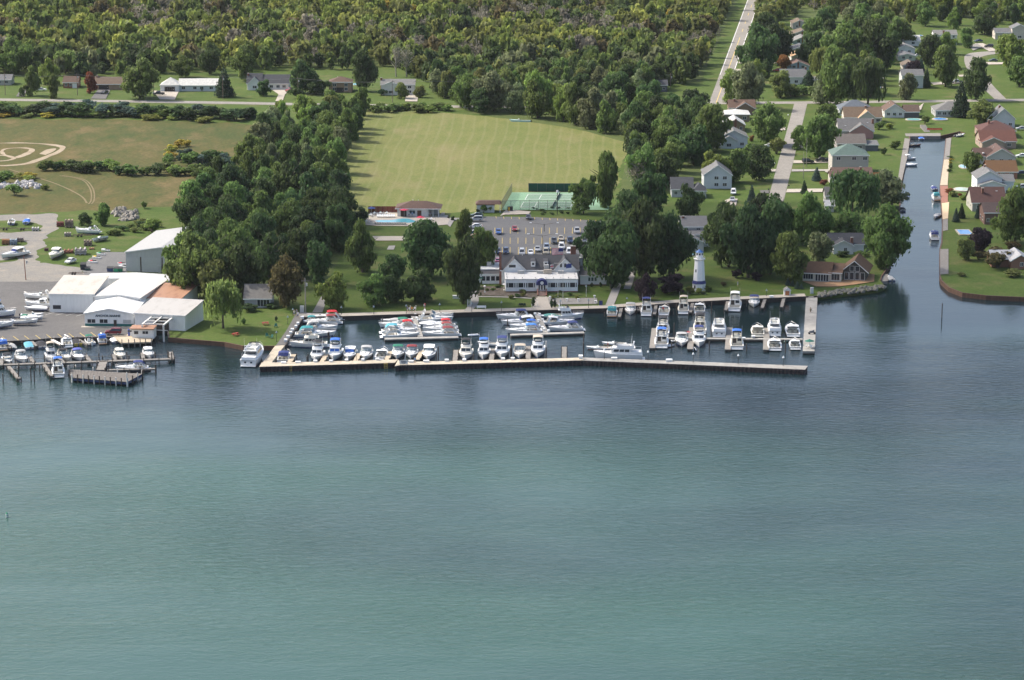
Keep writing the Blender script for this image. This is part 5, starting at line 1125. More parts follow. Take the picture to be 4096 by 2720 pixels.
def volume(root, x0,x1,y0,y1,h,roof,rise,wm,rm,ov=.4,z0=0,eave2=None):
    """walls and roof of one block; local x along the front, y to the back"""
    zt=z0+h; mb=MB(); mb.box(x0,x1,y0,y1,z0-.3,zt)
    xm,ym=(x0+x1)/2,(y0+y1)/2
    if roof=='gy': mb.poly([(x0,y0,zt),(x1,y0,zt),(xm,y0,zt+rise)]); mb.poly([(x0,y1,zt),(x1,y1,zt),(xm,y1,zt+rise)])
    if roof=='gx': mb.poly([(x0,y0,zt),(x0,y1,zt),(x0,ym,zt+rise)]); mb.poly([(x1,y0,zt),(x1,y1,zt),(x1,ym,zt+rise)])
    if roof=='shed': mb.hexa([(x0,y0,zt-.01),(x1,y0,zt-.01),(x1,y1,zt-.01),(x0,y1,zt-.01)],[(x0,y0,zt),(x1,y0,zt),(x1,y1,zt+rise),(x0,y1,zt+rise)])
    wall=mb.build('wall',wm,root)
    t=.16; X0,X1,Y0,Y1=x0-ov,x1+ov,y0-ov,y1+ov; rb=MB()
    def slab4(p): rb.hexa(p,[(q[0],q[1],q[2]+t) for q in p])
    e=.02
    if roof=='gx':
        k=rise/((y1-y0)/2); zl=zt-ov*k+e
        slab4([(X0,Y0,zl),(X1,Y0,zl),(X1,ym,zt+rise+e),(X0,ym,zt+rise+e)]); slab4([(X0,ym,zt+rise+e),(X1,ym,zt+rise+e),(X1,Y1,zl),(X0,Y1,zl)])
    elif roof=='gy':
        k=rise/((x1-x0)/2); zl=zt-ov*k+e
        slab4([(X0,Y0,zl),(xm,Y0,zt+rise+e),(xm,Y1,zt+rise+e),(X0,Y1,zl)]); slab4([(xm,Y0,zt+rise+e),(X1,Y0,zl),(X1,Y1,zl),(xm,Y1,zt+rise+e)])
    elif roof=='hip':
        ins=min((x1-x0),(y1-y0))/2; zb=zt+e; zr=zt+rise
        if x1-x0>=y1-y0: r0,r1=(x0+ins,ym,zr),(x1-ins+.01,ym,zr)
        else: r0,r1=(xm,y0+ins,zr),(xm,y1-ins+.01,zr)
        A,B_,C_,D_=(X0,Y0,zb),(X1,Y0,zb),(X1,Y1,zb),(X0,Y1,zb)
        if x1-x0>=y1-y0: rb.poly([A,B_,r1,r0]); rb.poly([B_,C_,r1]); rb.poly([C_,D_,r0,r1]); rb.poly([D_,A,r0])
        else: rb.poly([A,B_,r0]); rb.poly([B_,C_,r1,r0]); rb.poly([C_,D_,r1]); rb.poly([D_,A,r0,r1])
        rb.poly([A,B_,C_,D_])
    elif roof=='shed': slab4([(X0,Y0,zt+e),(X1,Y0,zt+e),(X1,Y1,zt+rise+e),(X0,Y1,zt+rise+e)])
    else:
        rb.box(x0-.15,x1+.15,y0-.15,y1+.15,zt+e,zt+.3)
    ro=rb.build('roof',rm,root)
    if roof in('gx','gy','shed','hip'):
        fb_=MB()
        if roof=='gx': zl=zt-ov*rise/((y1-y0)/2); fb_.box(X0,X1,Y0-.06,Y0-.005,zl-.1,zl+.2)
        elif roof=='gy':
            k=rise/((x1-x0)/2); zl=zt-ov*k
            for xa,xb,za,zb_ in ((X0,xm,zl,zt+rise),(xm,X1,zt+rise,zl)): fb_.hexa([(xa,Y0-.06,za-.1),(xb,Y0-.06,zb_-.1),(xb,Y0-.005,zb_-.1),(xa,Y0-.005,za-.1)],[(xa,Y0-.06,za+.2),(xb,Y0-.06,zb_+.2),(xb,Y0-.005,zb_+.2),(xa,Y0-.005,za+.2)])
        else: fb_.box(X0,X1,Y0-.06,Y0-.005,zt-.12,zt+.16)
        fb_.build('fascia',M_TRIM,ro)
    return wall
def window(root,x,z,w_,h_,y=0,n=1,side='f',m=None,nm='window',x_side=0):
    """framed window on the front (f), left (l) or right (r) wall; n panes"""
    def bx(a0,a1,d0,d1,c0,c1):
        if side=='f': return (a0,a1,y-d1,y-d0,c0,c1)
        s_=1 if side=='r' else -1; lo,hi=sorted((x_side+s_*d0,x_side+s_*d1)); return (lo,hi,a0,a1,c0,c1)
    fm=MB(); t=.09; x0,x1=x-w_/2,x+w_/2
    fm.box(*bx(x0-t,x1+t,.004,.05,z-t,z)); fm.box(*bx(x0-t,x1+t,.004,.05,z+h_,z+h_+t)); fm.box(*bx(x0-t,x0,.004,.05,z,z+h_)); fm.box(*bx(x1,x1+t,.004,.05,z,z+h_))
    for q in range(1,n): fm.box(*bx(x0+w_*q/n-.04,x0+w_*q/n+.04,.004,.05,z,z+h_))
    f=fm.build(nm,M_TRIM,root)
    for q in range(n): MB().box(*bx(x0+w_*q/n+(.04 if q else 0),x0+w_*(q+1)/n-(.04 if q<n-1 else 0),.006,.03,z,z+h_)).build('pane',m or M_WIN,f)
    return f
def door(root,x,w_,h_,y=0,m=None,nm='door',z=0):
    d=MB().box(x-w_/2,x+w_/2,y-.05,y-.004,z,z+h_).build(nm,m or M_DOORD,root)
    MB().box(x+w_*.32,x+w_*.40,y-.10,y-.055,z+h_*.45,z+h_*.5).build('handle',M_CHROME,d); return d
def chimney(root,x,y,z0,z1,w_=.8,m=None):
    c=MB().box(x-w_/2,x+w_/2,y-w_/2,y+w_/2,z0,z1).build('chimney',m or M_BRICK,root); MB().box(x-w_/2-.06,x+w_/2+.06,y-w_/2-.06,y+w_/2+.06,z1,z1+.12).build('chimney_cap',M_CONCG,c)
def vents(root,pts):
    for x,y,z in pts: MB().tube([(x,y,z-.3),(x,y,z+.45)],.12,6).build('roof_vent',M_PILEW,root)
def house(label, fr, xl, xr, yb, depth, h, roof, rise, wallc, roofc, wins=None, wings=(), chim=None, garage=None, group=None, cat='house', two=False, name='house', skyl=()):
    """wins: fractions along the front; wings: (f0,f1,fwd,depth,h,roof,rise,roofc,wallc)"""
    p, a, w_ = frame_at(fr,xl,xr,yb); root=empty(name,p,a,label,cat,group); wm,rm=M_SIDE(wallc),M_ROOF(roofc)
    volume(root,0,w_,0,depth,h,roof,rise,wm,rm)
    rows=[1.0] if not two else [1.0,h-1.7]
    for zz in rows:
        for f in (wins if wins is not None else (.2,.5,.8)):
            if garage and zz==rows[0] and abs(f-garage[0])<.2: continue
            window(root,f*w_,zz,min(1.5,w_*.14),1.15,n=2)
    side=p.x>0
    for k in range(2): window(root,depth*(.3+.4*k),1.0,1.1,1.1,side='l' if side else 'r',x_side=0 if side else w_,n=1)
    if garage: door(root,garage[0]*w_,garage[1],2.2,m=garage[2] if len(garage)>2 else M_TRIM,nm='garage_door')
    for wg in wings:
        f0,f1,fwd,dp,hh,rf,rs=wg[:7]; rc=M_ROOF(wg[7]) if len(wg)>7 and wg[7] else rm; wc=M_SIDE(wg[8]) if len(wg)>8 and wg[8] else wm
        volume(root,f0*w_+.03,f1*w_-.03,-fwd,-fwd+dp,hh,rf,rs,wc,rc,ov=.35)
        xm=(f0+f1)/2*w_
        if fwd>0: window(root,xm,.9,min(1.8,(f1-f0)*w_*.4),1.2,y=-fwd,n=2)
    if chim: chimney(root,chim[0]*w_,chim[1]*depth,h*.5,h+rise+(chim[2] if len(chim)>2 else .8))
    vents(root,[(w_*.35,depth*.62,h+rise*.75)])
    for f,g_ in skyl: MB().box(f*w_-.35,f*w_+.35,depth*.5*g_,depth*.5*g_+.8,h+rise*g_+.1,h+rise*g_+.35).build('skylight',M_TRIM,root)
    return root
RB=(.27,.165,.115); RT=(.42,.31,.20); RG=(.30,.30,.30); RGL=(.42,.41,.38); RDK=(.12,.125,.14); RW=(.74,.72,.66); RO=(.44,.25,.12); RRD=(.26,.10,.07); WH=(.74,.73,.70); WB=(.55,.62,.66); BG=(.52,.47,.40); GB=(.40,.38,.33); PK=(.36,.20,.17)
# --- far road houses
house('grey-roofed ranch house at the far west of the road','D',-120,105,805,9,2.6,'gx',1.9,GB,RG)
house('brick house with brown roof half hidden by a pine','D',598,735,832,9,2.7,'gx',2.2,(.24,.09,.06),RB,garage=(.8,2.4))
house('low brick house with tan roof and dark open garage','D',872,1215,848,10,2.7,'gx',2.6,(.35,.24,.16),(.36,.25,.17),garage=(.32,4.6,M_DARKIN),chim=(.1,.5))
house('long white ranch house with white metal roof and pyramid-roofed garage','D',1690,2050,862,10,2.8,'gx',2.4,(.62,.64,.64),RW,wins=(.12,.42,.6,.85),wings=((-.48,.02,1.5,9,3.0,'hip',3.2,RW,(.64,.65,.66)),),name='ranch_house').children
lr=[o for o in COL.objects if o.name.startswith('ranch_house')][0]; w4=frame_at('D',1690,2050,862)[2]; door(lr,-.23*w4,4.8,2.3,y=-1.5,m=M_DARKIN,nm='garage_door')
house('white house with dark slate roof and steep front gable','O',112,368,848,10,3.0,'gx',3.4,WH,RDK,wins=(.35,.6,.82),wings=((-.55,0,0,10,3.0,'gx',4.0),(-.5,0,1.5,6,3.0,'gy',3.0)),chim=(-.52,.4))
house('brown two-storey brick house with hipped roof','O',745,962,872,10,4.6,'hip',2.2,(.30,.20,.13),(.28,.17,.12),wins=(.25,.75),two=True,garage=(.45,4.2,M_DARKIN))
house('white split-level house with pale grey roof and porch gable','O',1238,1555,897,9,4.8,'gx',1.9,(.66,.64,.58),RGL,wins=(.24,.62,.85),two=True,wings=((.10,.50,.8,3,4.9,'gy',1.2),),chim=(.0,.4))
house('low brown-roofed house mostly hidden in the trees','Q',905,1150,735,9,2.8,'gx',2.2,(.2,.12,.09),(.26,.14,.10))
house('dark house glimpsed between trees by the far road','Q',1655,1815,868,9,3.2,'gx',1.8,(.12,.12,.14),RDK)
# --- far right rows
gy='gabled houses in the far western row'
for xl,xr,yp,ye,yb,rc,wc,lb in ((668,785,132,170,212,RT,(.45,.42,.38),'beige house with tan gable roof at the far end of the row'),(662,835,205,250,275,(.38,.28,.19),(.4,.33,.27),'brown-roofed gabled house in the far row'),(668,830,250,300,322,RGL,(.38,.48,.56),'pale blue gabled house with light grey roof'),(645,835,320,365,395,RG,(.40,.41,.42),'grey gabled house with grey roof in the far row'),(660,808,368,410,450,(.50,.32,.17),(.68,.66,.62),'white gabled house with orange-tan roof'),(630,805,428,480,510,(.36,.22,.17),(.42,.52,.58),'pale blue gabled house with rose-brown roof')):
    p=W('N',xl,yb); s=.549/ppm(p); house(lb,'N',xl+6,xr-6,yb,13,(yb-ye)*s*.95,'gy',(ye-yp)*s*.62,wc,rc,wins=(.3,.7),group=gy,chim=(.48,.02,.3))
house('white house with long grey roof and low sunroom at the row end','N',590,775,618,10,3.8,'gx',3.0,(.66,.65,.62),RG,wins=(.3,.6),wings=((.95,1.5,1,6,2.6,'shed',.5,RGL),),chim=(1.0,.5,1))
gy2='houses in the far eastern row'
for xl,xr,yp,ye,yb,rf,rc,wc,lb in ((1425,1610,245,300,335,'gx',RW,WH,'white house with bright pale roof behind the trees'),(1425,1570,312,355,397,'gy',RGL,(.66,.67,.68),'white gabled house with light grey roof in the eastern row'),(1440,1575,382,410,442,'gy',RG,(.55,.58,.50),'pale green gabled house with grey roof'),(1478,1595,437,480,512,'gy',(.36,.28,.21),(.38,.36,.34),'grey house with tan-brown roof in the eastern row')):
    p=W('N',xl,yb); s=.549/ppm(p); house(lb,'N',xl+5,xr-5,yb,12,(yb-ye)*s,rf,(ye-yp)*s*.6,wc,rc,wins=(.3,.7),group=gy2)
house('tall grey-sided house with plain end wall and dark grey roof','N',1470,1625,642,10,6.0,'gx',2.2,(.50,.52,.50),RG,wins=(.42,.72),two=False)
house('white two-storey house with brick chimney on the curved street','N',1775,1870,326,9,5.4,'gx',1.8,WH,RGL,wins=(.4,.75),two=True,wings=((-.75,0,0,9,5.4,'gx',1.8),),chim=(-.02,.0,.4))
house('beige house with grey roof and tall wing on the curved street','N',2150,2270,287,9,3.6,'gx',1.9,(.48,.43,.37),RG,wins=(.5,),wings=((1.0,1.95,.8,9,6.0,'gy',2.0,RG,(.52,.46,.40)),))
house('little white garden shed at the wood edge','N',2073,2104,205,3,2.2,'gy',.8,WH,RGL,wins=(),cat='shed',name='garden_shed')
# --- side street, west
house('brown-roofed house at the corner of the side street','M',640,945,318,11,2.9,'gx',2.8,(.22,.15,.10),(.31,.19,.13),wings=((.25,.95,1.2,6,2.9,'gy',2.4),),chim=(.22,.4,.5))
house('tan house with flat white roof on the side street','M',585,880,402,12,3.0,'hip',1.5,(.26,.20,.13),RW)
house('tan house with white gable roof and brown chimney','M',600,825,525,12,3.0,'gy',2.4,(.28,.21,.13),RW,chim=(.5,-.03,.1),wings=((-.65,.0,0,10,2.7,'gx',1.3,RW),))
house('white house with stacked grey gables on the side street','M',530,855,712,12,4.4,'gy',2.6,(.62,.64,.66),RGL,wings=((.0,.62,2.5,8,3.2,'gy',1.9,RG),(-.32,.02,1,8,3.0,'gx',1.6,RG)),chim=(.25,.5,.4))
house('pale house with broad grey gable roof behind young trees','M',340,668,1195,13,5.2,'gy',3.6,(.55,.57,.58),RG,wins=(.45,.75),two=True)
house('house with blue-slate roof next to the long slate wing','M',-40,212,1295,11,3.0,'gx',3.4,(.42,.42,.42),RDK,wings=((.95,1.6,2,9,2.6,'hip',2.3),))
house('grey and white house with stepped gables above the lighthouse lawn','J',655,960,545,12,6.6,'gx',2.4,(.52,.52,.51),RG,wins=(.22,.68),two=True,wings=((.0,.85,4,6,4.6,'shed',1.3),(.05,.83,9,6,3.0,'gy',1.6,RGL),(.9,1.15,1,8,4.2,'gx',1.4)),chim=(.12,.4,.2))
# --- between street and canal
house('blue-grey hip-roofed bungalow under the tall trees','L',172,560,332,12,2.7,'hip',3.4,(.5,.52,.52),(.26,.30,.35),wins=(.1,.3,.8))
house('tan-roofed house with front gable near the canal end','L',232,672,432,11,2.9,'gx',3.6,(.55,.50,.42),(.45,.31,.20),wins=(.25,.9),wings=((.36,.82,2,9,2.9,'gy',2.8,(.50,.33,.19)),),chim=(.6,.5,.5))
house('grey-roofed house with dusty pink gable','L',165,575,600,12,3.2,'gx',4.0,(.40,.38,.36),(.31,.30,.29),wings=((.3,.97,2,9,3.0,'gy',3.0,(.29,.28,.27),(.38,.20,.18)),),chim=(1.0,.3,.3),skyl=((.2,.35),(.85,.6)))
house('house with brown-grey roof and screened porch toward the canal','L',145,480,752,12,3.0,'gx',2.9,(.3,.28,.26),(.30,.26,.23),wings=((1.0,1.45,0,7,2.4,'shed',.7,RG,(.12,.13,.15)),))
house('tall two-storey taupe house with pale green metal hip roof','L',82,512,1028,13,7.2,'hip',3.6,(.40,.375,.33),(.24,.36,.31),wins=(.17,.6,.9),two=True)
house('low house with brown roof in front of the tall taupe house','L',95,560,1125,10,2.4,'gx',2.4,(.5,.46,.4),(.28,.17,.13),wings=((-.1,.32,3,7,2.6,'gx',1.6),),chim=(.72,.3,.5))
house('small grey-roofed cottage beside the big willow','L',8,95,1392,8,3.4,'gx',2.4,(.42,.40,.36),(.30,.28,.26))
house('white-roofed garage beside the big willow','L',10,105,1478,6,2.3,'gx',1.4,(.5,.5,.48),(.60,.60,.60),cat='garage',name='garage')
# --- head of the canal
house('white house with brown roof and pool at the canal head','L',705,940,358,12,3.0,'gy',2.8,(.62,.61,.58),(.31,.20,.15),wings=((1.0,1.75,0,8,2.6,'gx',2.4,(.29,.19,.14),(.10,.10,.10)),))
house('grey-roofed house behind the round blue pool','L',1310,1740,350,13,2.8,'hip',3.2,(.42,.42,.41),(.36,.35,.33),wins=(.1,.25,.4,.85))
house('pale grey house with two gables at the corner of the canal head','L',1985,2250,480,12,4.0,'gy',4.2,(.52,.53,.55),(.31,.31,.32),wings=((-.2,.5,-1.5,9,4.0,'gy',3.2),),chim=(.42,.6,.4))
# --- east bank
house('house with dark red-brown hip roof on the east bank','L',1840,2260,600,14,3.0,'hip',3.4,(.3,.2,.16),(.25,.11,.09),chim=(.3,.4,.3))
house('house with brick-red roof and small gable','L',1850,2265,725,14,3.0,'gx',3.4,(.33,.25,.2),(.33,.13,.09),wings=((.0,.65,2.5,9,2.9,'gy',1.9),))
house('dark brown house with broad gable and skylights','L',1920,2262,915,14,3.0,'gy',3.2,(.45,.44,.42),(.24,.14,.11),wings=((-.4,.2,-1.5,9,3.0,'gx',2.6),),skyl=((-.1,.3),))
house('low house with bright orange-brown roof','L',1935,2280,1082,13,2.7,'gx',3.2,(.30,.12,.08),(.42,.21,.08),chim=(.4,.5,-.2))
house('white two-gabled house with white chimney and grey roof','L',1800,2095,1235,12,5.0,'gy',2.6,(.68,.69,.70),RG,wins=(),wings=((.05,1.12,3,6,2.8,'gy',1.6),(.98,1.55,-3,9,3.4,'gx',1.8)),chim=(.48,.85,.6))
house('house with dark maroon-brown roof behind the spruces','L',1745,2140,1470,13,3.2,'gx',4.4,(.36,.34,.30),(.20,.095,.08),chim=(.35,.3,.1),skyl=((.78,.7),))
house('brown house with glazed corner under the overhanging tree','K',1985,2160,470,12,4.2,'gx',2.4,(.17,.10,.08),(.22,.15,.13))
house('low brick house with pale grey roof and white glazed gable on the point','K',2235,2420,893,12,2.7,'gy',1.9,(.24,.12,.08),(.55,.55,.55),wins=(.55,),wings=((-.9,.2,-3,9,2.8,'gx',1.9),))
house('small white house with dark slate roof and front gable near the canal mouth','K',555,742,752,9,2.9,'gy',1.6,(.66,.66,.64),RDK,wins=(.6,),wings=((-.2,1.6,-3.5,8,2.8,'gx',2.8),),chim=(.98,.4,.4))
house('grey house with shingled roof behind the willow on the club lawn','E',232,545,240,10,2.9,'gx',3.2,(.34,.34,.36),(.36,.34,.31),wins=(),wings=())
hh=[o for o in COL.objects if o.get('label','').startswith('grey house with shingled')][0]; window(hh,5.6,.5,3.6,2.0,n=4)
# --- cedar house with the glass gable
p,a,w_=frame_at('K',262,515,(1003,1015)); ch=empty('lake_house',p,a,'cedar-roofed riverside house with a tall glass gable and brick terrace','house')
M_CED=M_ROOF((.36,.20,.11)); M_CRM=M_SIDE((.60,.56,.47)); M_DKW=M_SIDE((.07,.065,.06))
volume(ch,0,w_,0,9,2.9,'gx',2.4,M_CRM,M_CED,ov=.7)
window(ch,w_*.2,.7,w_*.36,1.8,n=4)
for q in range(5): window(ch,w_*(.52+.1*q),.25,w_*.08,2.3,nm='glass_door')
volume(ch,w_*1.0+.05,w_*1.42,.4,8,2.9,'shed',1.4,M_CRM,M_CED,ov=.5); window(ch,w_*1.22,.6,w_*.3,1.9,y=.4,n=3)
gx0,gx1=w_*1.45,w_*2.3
volume(ch,gx0,gx1,4.2,15,3.4,'gy',2.9,M_DKW,M_CED,ov=1.0)
for q in range(4):
    xx=gx0+(gx1-gx0)*(.15+.235*q); window(ch,xx,.3,(gx1-gx0)*.17,2.2,y=4.2); 
    if q in(1,2): window(ch,xx,3.0,(gx1-gx0)*.17,1.5,y=4.2)
# --- pool house, bus shelter-like kiosk
p,a,w_=frame_at('i',800,1585,(412,418)); ph=empty('pool_house',p,a,'long white pool house with brown hip roof behind the club pool','pool house')
volume(ph,0,w_*.72,0,8,2.9,'flat',0,M_SIDE((.70,.69,.66)),M_ROOF((.3,.2,.15)),ov=0)
mb=MB(); X0,X1,Y0,Y1,zb,zr=-.8,w_+.8,-.8,9.0,3.0,5.0
A,B_,C_,D_=(X0,Y0,zb),(X1,Y0,zb),(X1,Y1,zb),(X0,Y1,zb); r0,r1=(4.5,4.2,zr),(w_-4.5,4.2,zr)
for q in ([A,B_,r1,r0],[B_,C_,r1],[C_,D_,r0,r1],[D_,A,r0],[A,B_,C_,D_]): mb.poly(q)
ro=mb.build('hip_roof',M_ROOF((.28,.165,.125)),ph); MB().box(X0,X1,Y0-.06,Y0-.005,2.85,3.1).build('fascia',M_TRIM,ro)
MB().box(w_*.72+.02,w_-.1,5,5.2,0,2.95).build('back_wall',M_SIDE((.5,.5,.5)),ph)
for f in (.74,.86,.99): MB().box(f*w_-.12,f*w_+.12,0,.24,0,2.98).build('post',M_TRIM,ph)
MB().box(w_*.08,w_*.22,-.06,-.004,.1,2.6).build('opening',M_DARKIN,ph); door(ph,w_*.53,w_*.1,2.3,m=M_WALLBR); window(ph,w_*.36,1.2,2.0,1.1,n=2); vents(ph,[(w_*.35,5.2,zr-.2),(w_*.48,5.2,zr-.2)])
p,a,w_=frame_at('I',1195,1398,(215,215)); kb=empty('kiosk',p,a,'small white pavilion with brown roof beside the tennis court','pavilion')
volume(kb,0,w_*.75,0,5,2.6,'flat',0,M_SIDE((.66,.65,.62)),M_ROOF((.3,.2,.15)),ov=0); MB().hexa([(-.4,-.4,2.95),(w_+.4,-.4,2.95),(w_+.4,5.4,2.95),(-.4,5.4,2.95)],[(.6,1.5,3.9),(w_-.2,1.5,3.9),(w_-.2,3.6,3.9),(.6,3.6,3.9)]).build('hip_roof',M_ROOF((.29,.17,.13)),kb)
for q in (0,5-.2): MB().box(w_-.2,w_,q,q+.2,0,2.95).build('post',M_TRIM,kb)
p,a,w_=frame_at('i',255,800,(335,335)); fn=empty('board_fence',p,a,'dark red board fence along the back of the pool terrace','fence')
n_=24
for q in range(n_): MB().box(w_*q/n_+.02,w_*(q+1)/n_-.02,0,.06,0,2.3+.05*(q%2)).build('board',mat((.16,.025,.03),.8,name='red_boards'),fn)
for q in range(7): MB().box(w_*q/6-.06,w_*q/6+.06,.07,.17,0,2.2).build('post',M_WALLBR,fn)
# --- boatyard sheds
M_METW=mat((.76,.76,.74),.5,var=.06,name='white_metal_siding',streak=True); M_METG=mat((.42,.43,.43),.5,var=.08,name='grey_metal_siding',streak=True)
def rustroof(c1,c2,amt,name):
    m_,n,l,b=newmat(name); tc=node(n,'ShaderNodeTexCoord'); mp=node(n,'ShaderNodeMapping'); mp.inputs['Scale'].default_value=(1,.35,1); l.new(tc.outputs['Object'],mp.inputs[0])
    no=node(n,'ShaderNodeTexNoise',Scale=.5,Detail=7.0,Roughness=.75); l.new(mp.outputs[0],no.inputs[0]); mr=node(n,'ShaderNodeMapRange'); mr.inputs[1].default_value=amt; mr.inputs[2].default_value=amt+.14; l.new(no.outputs[0],mr.inputs[0])
    wv=node(n,'ShaderNodeTexWave',Scale=.9,Distortion=.4,bands_direction='X'); l.new(tc.outputs['Object'],wv.inputs[0])
    mx=node(n,'ShaderNodeMixRGB',Color1=c4(c1),Color2=c4(c2)); l.new(mr.outputs[0],mx.inputs[0]); hs=node(n,'ShaderNodeHueSaturation'); l.new(mx.outputs[0],hs.inputs['Color'])
    m2=node(n,'ShaderNodeMapRange'); m2.inputs[3].default_value=.93; m2.inputs[4].default_value=1.04; l.new(wv.outputs[0],m2.inputs[0]); l.new(m2.outputs[0],hs.inputs['Value']); l.new(hs.outputs[0],b.inputs['Base Color']); b.inputs['Roughness'].default_value=.6; return m_
R_WH=rustroof((.60,.56,.50),(.50,.33,.18),.62,'rust_specked_white_roof'); R_TAN=rustroof((.50,.46,.40),(.42,.37,.30),.5,'tan_metal_roof'); R_RUST=rustroof((.36,.19,.11),(.26,.12,.07),.5,'rust_red_roof'); R_GR=rustroof((.42,.40,.37),(.36,.34,.31),.5,'grey_metal_roof'); R_LG=rustroof((.50,.50,.48),(.46,.46,.44),.5,'light_metal_roof')
def shed(label,fr,xl,xr,yb,depth,h,roof,rise,wm,rm,ov=.25):
    p,a,w_=frame_at(fr,xl,xr,yb); root=empty('boat_shed',p,a,label,'shed'); volume(root,0,w_,0,depth,h,roof,rise,wm,rm,ov=ov); return root,w_
s1,w1=shed('white boat shed with tan metal roof at the west of the boatyard','A',588,1115,(440,446),22,5.5,'shed',1.0,M_METW,R_TAN)
window(s1,w1*.165,1.0,2.4,1.2)
s2,w2=shed('white main boat shed with rust-specked white roof','A',1112,1660,(448,470),26,5.0,'gy',.75,M_METW,R_WH)
MB().tube([(.1,-.12,0),(.1,-.12,5)],.08,5).build('downpipe',M_WALLBR,s2); MB().tube([(w2*.98,-.12,0),(w2*.98,-.12,4.6)],.08,5).build('downpipe',M_WALLBR,s2)
s3,w3=shed('white gabled office with green base band and dark lettering','A',1003,1582,(606,612),18,3.8,'gy',1.4,M_METW,rustroof((.66,.66,.64),(.55,.55,.53),.5,'white_metal_roof'),ov=.3)
MB().box(.05,w3-.05,-.05,-.004,0,.85).build('base_band',mat((.02,.13,.12),.6,name='green_band'),s3)
window(s3,w3*.135,1.05,2.3,1.1,n=2); window(s3,w3*.385,1.05,2.3,1.1,n=2); window(s3,w3*.86,1.0,2.3,1.1,m=M_METG,nm='blind_window'); door(s3,w3*.62,.85,2.0,y=-.06,m=M_DARKIN)
text_obj('ANCHOR MARINE',.88,mat((.02,.05,.07),.6,name='sign_lettering'),s3,(w3*.475,-.04,3.15),(PI/2,0,0),font_bold=.03)
MB().box(-.9,w3+.2,-1.6,-.0,.0,.10).build('sidewalk',M_CONC,s3); MB().tube([(w3*.5,12,5),(w3*.5,12,6.2)],.06,5).build('roof_vent',M_WALLBR,s3)
s4,w4=shed('white workshop with grey roof and open boat-lift door','A',1592,2188,(628,662),15,4.4,'shed',1.4,M_METW,R_GR)
MB().box(w4*.40,w4*.68,-.06,-.004,0,3.2).build('doorway',M_DARKIN,s4)
for f in (.275,.685): MB().box(f*w4,(f+.12)*w4,-.09,-.03,0,3.2).build('sliding_door',mat((.66,.67,.67),.5,name='door_panel'),s4)
s5,w5=shed('low shed with rust-red corrugated roof behind the workshop','A',1690,2120,(420,440),17,3.6,'shed',1.2,M_METW,R_RUST)
s6,w6=shed('rear boat shed with broad pale roof beside the tall grey shed','B',1010,2080,(1108,1130),8,4.5,'gy',.6,M_METW,R_LG)
s7,w7=shed('tall grey metal boat shed with sliding doors','B',1490,2330,(842,868),36,6.2,'gy',1.8,M_METG,mat((.36,.355,.34),.6,var=.08,name='grey_shed_roof'))
for f in (.0,.21,.51): MB().box(f*w7+.3,(f+(.2 if f==0 else .28))*w7,-.07,-.004,0,4.6).build('sliding_door',mat((.45,.46,.46),.5,var=.05,name='grey_door'),s7)
for f in (.205,.505): MB().box(f*w7,f*w7+.25,-.1,-.02,0,4.8).build('door_post',M_WALLBR,s7)
MB().box(w7*.46,w7*.5,-.6,-.1,0,2.2).build('meter_cabinet',M_METG,s7)
# fuel dock, kiosk, lift frame
fd=slab('fuel_dock',[W('A',1322,708,1.3),W('A',1812,690,1.3),W('A',1792,788,1.3),W('A',1440,800,1.3)],.9,1.3,M_PLANKT,label='tan plank fuel dock on piles in front of the workshop',cat='dock')
for x,y in ((1440,800),(1520,798),(1590,796),(1655,794),(1720,792),(1788,788)): 
    p=W('A',x,y,1.3); MB().tube([(p.x,p.y-.1,-2),(p.x,p.y-.1,2.3)],.14,6).build('pile',M_PLANK,fd)
p,a,w_=frame_at('A',1558,1815,(738,742),1.3); fk=empty('fuel_kiosk',p,a,'white fuel kiosk with rusty roof on the fuel dock','kiosk'); volume(fk,0,w_,0,4,2.2,'flat',0,M_METW,R_WH,ov=0,z0=0)
MB().box(-.6,w_+.2,-.7,4.2,2.55,2.75).build('canopy_roof',R_RUST,fk); window(fk,w_*.2,1.0,1.2,.9); window(fk,w_*.62,1.1,1.6,.8,n=2)
for q,(xx,c_) in enumerate((('1525',(.05,.1,.4)),('1548',(.75,.75,.75)))):
    p=W('A',int(xx),715,1.3); fp=empty('fuel_pump',p,0,'blue fuel pump beside the kiosk' if q==0 else 'white fuel pump beside the kiosk','fuel pump'); MB().box(-.3,.3,-.25,.25,0,1.9).build('cabinet',mat(c_,.5,name='pump_paint'),fp); MB().box(-.22,.22,-.29,-.255,1.1,1.6).build('display',M_GLASS,fp)
p=W('A',1890,720,0); lf=empty('boat_lift',p,math.radians(-8),'white steel boat lift frame over the slip','boat lift')
for x_ in (-3.2,3.0):
    MB().box(x_-.25,x_+.25,-7,9,4.6,5.0).build('beam',M_PILEW,lf)
    for y_ in (-7,8): MB().box(x_-.22,x_+.22,y_-.22,y_+.22,-2,4.6).build('leg',M_PILEW,lf)
for y_ in (-6,-2,2,6): MB().box(-3.0,2.8,y_-.18,y_+.18,4.65,4.95).build('cross_beam',M_PILEW,lf)
MB().box(-.2,.15,-7,9,4.98,5.2).build('centre_beam',M_PILEW,lf)
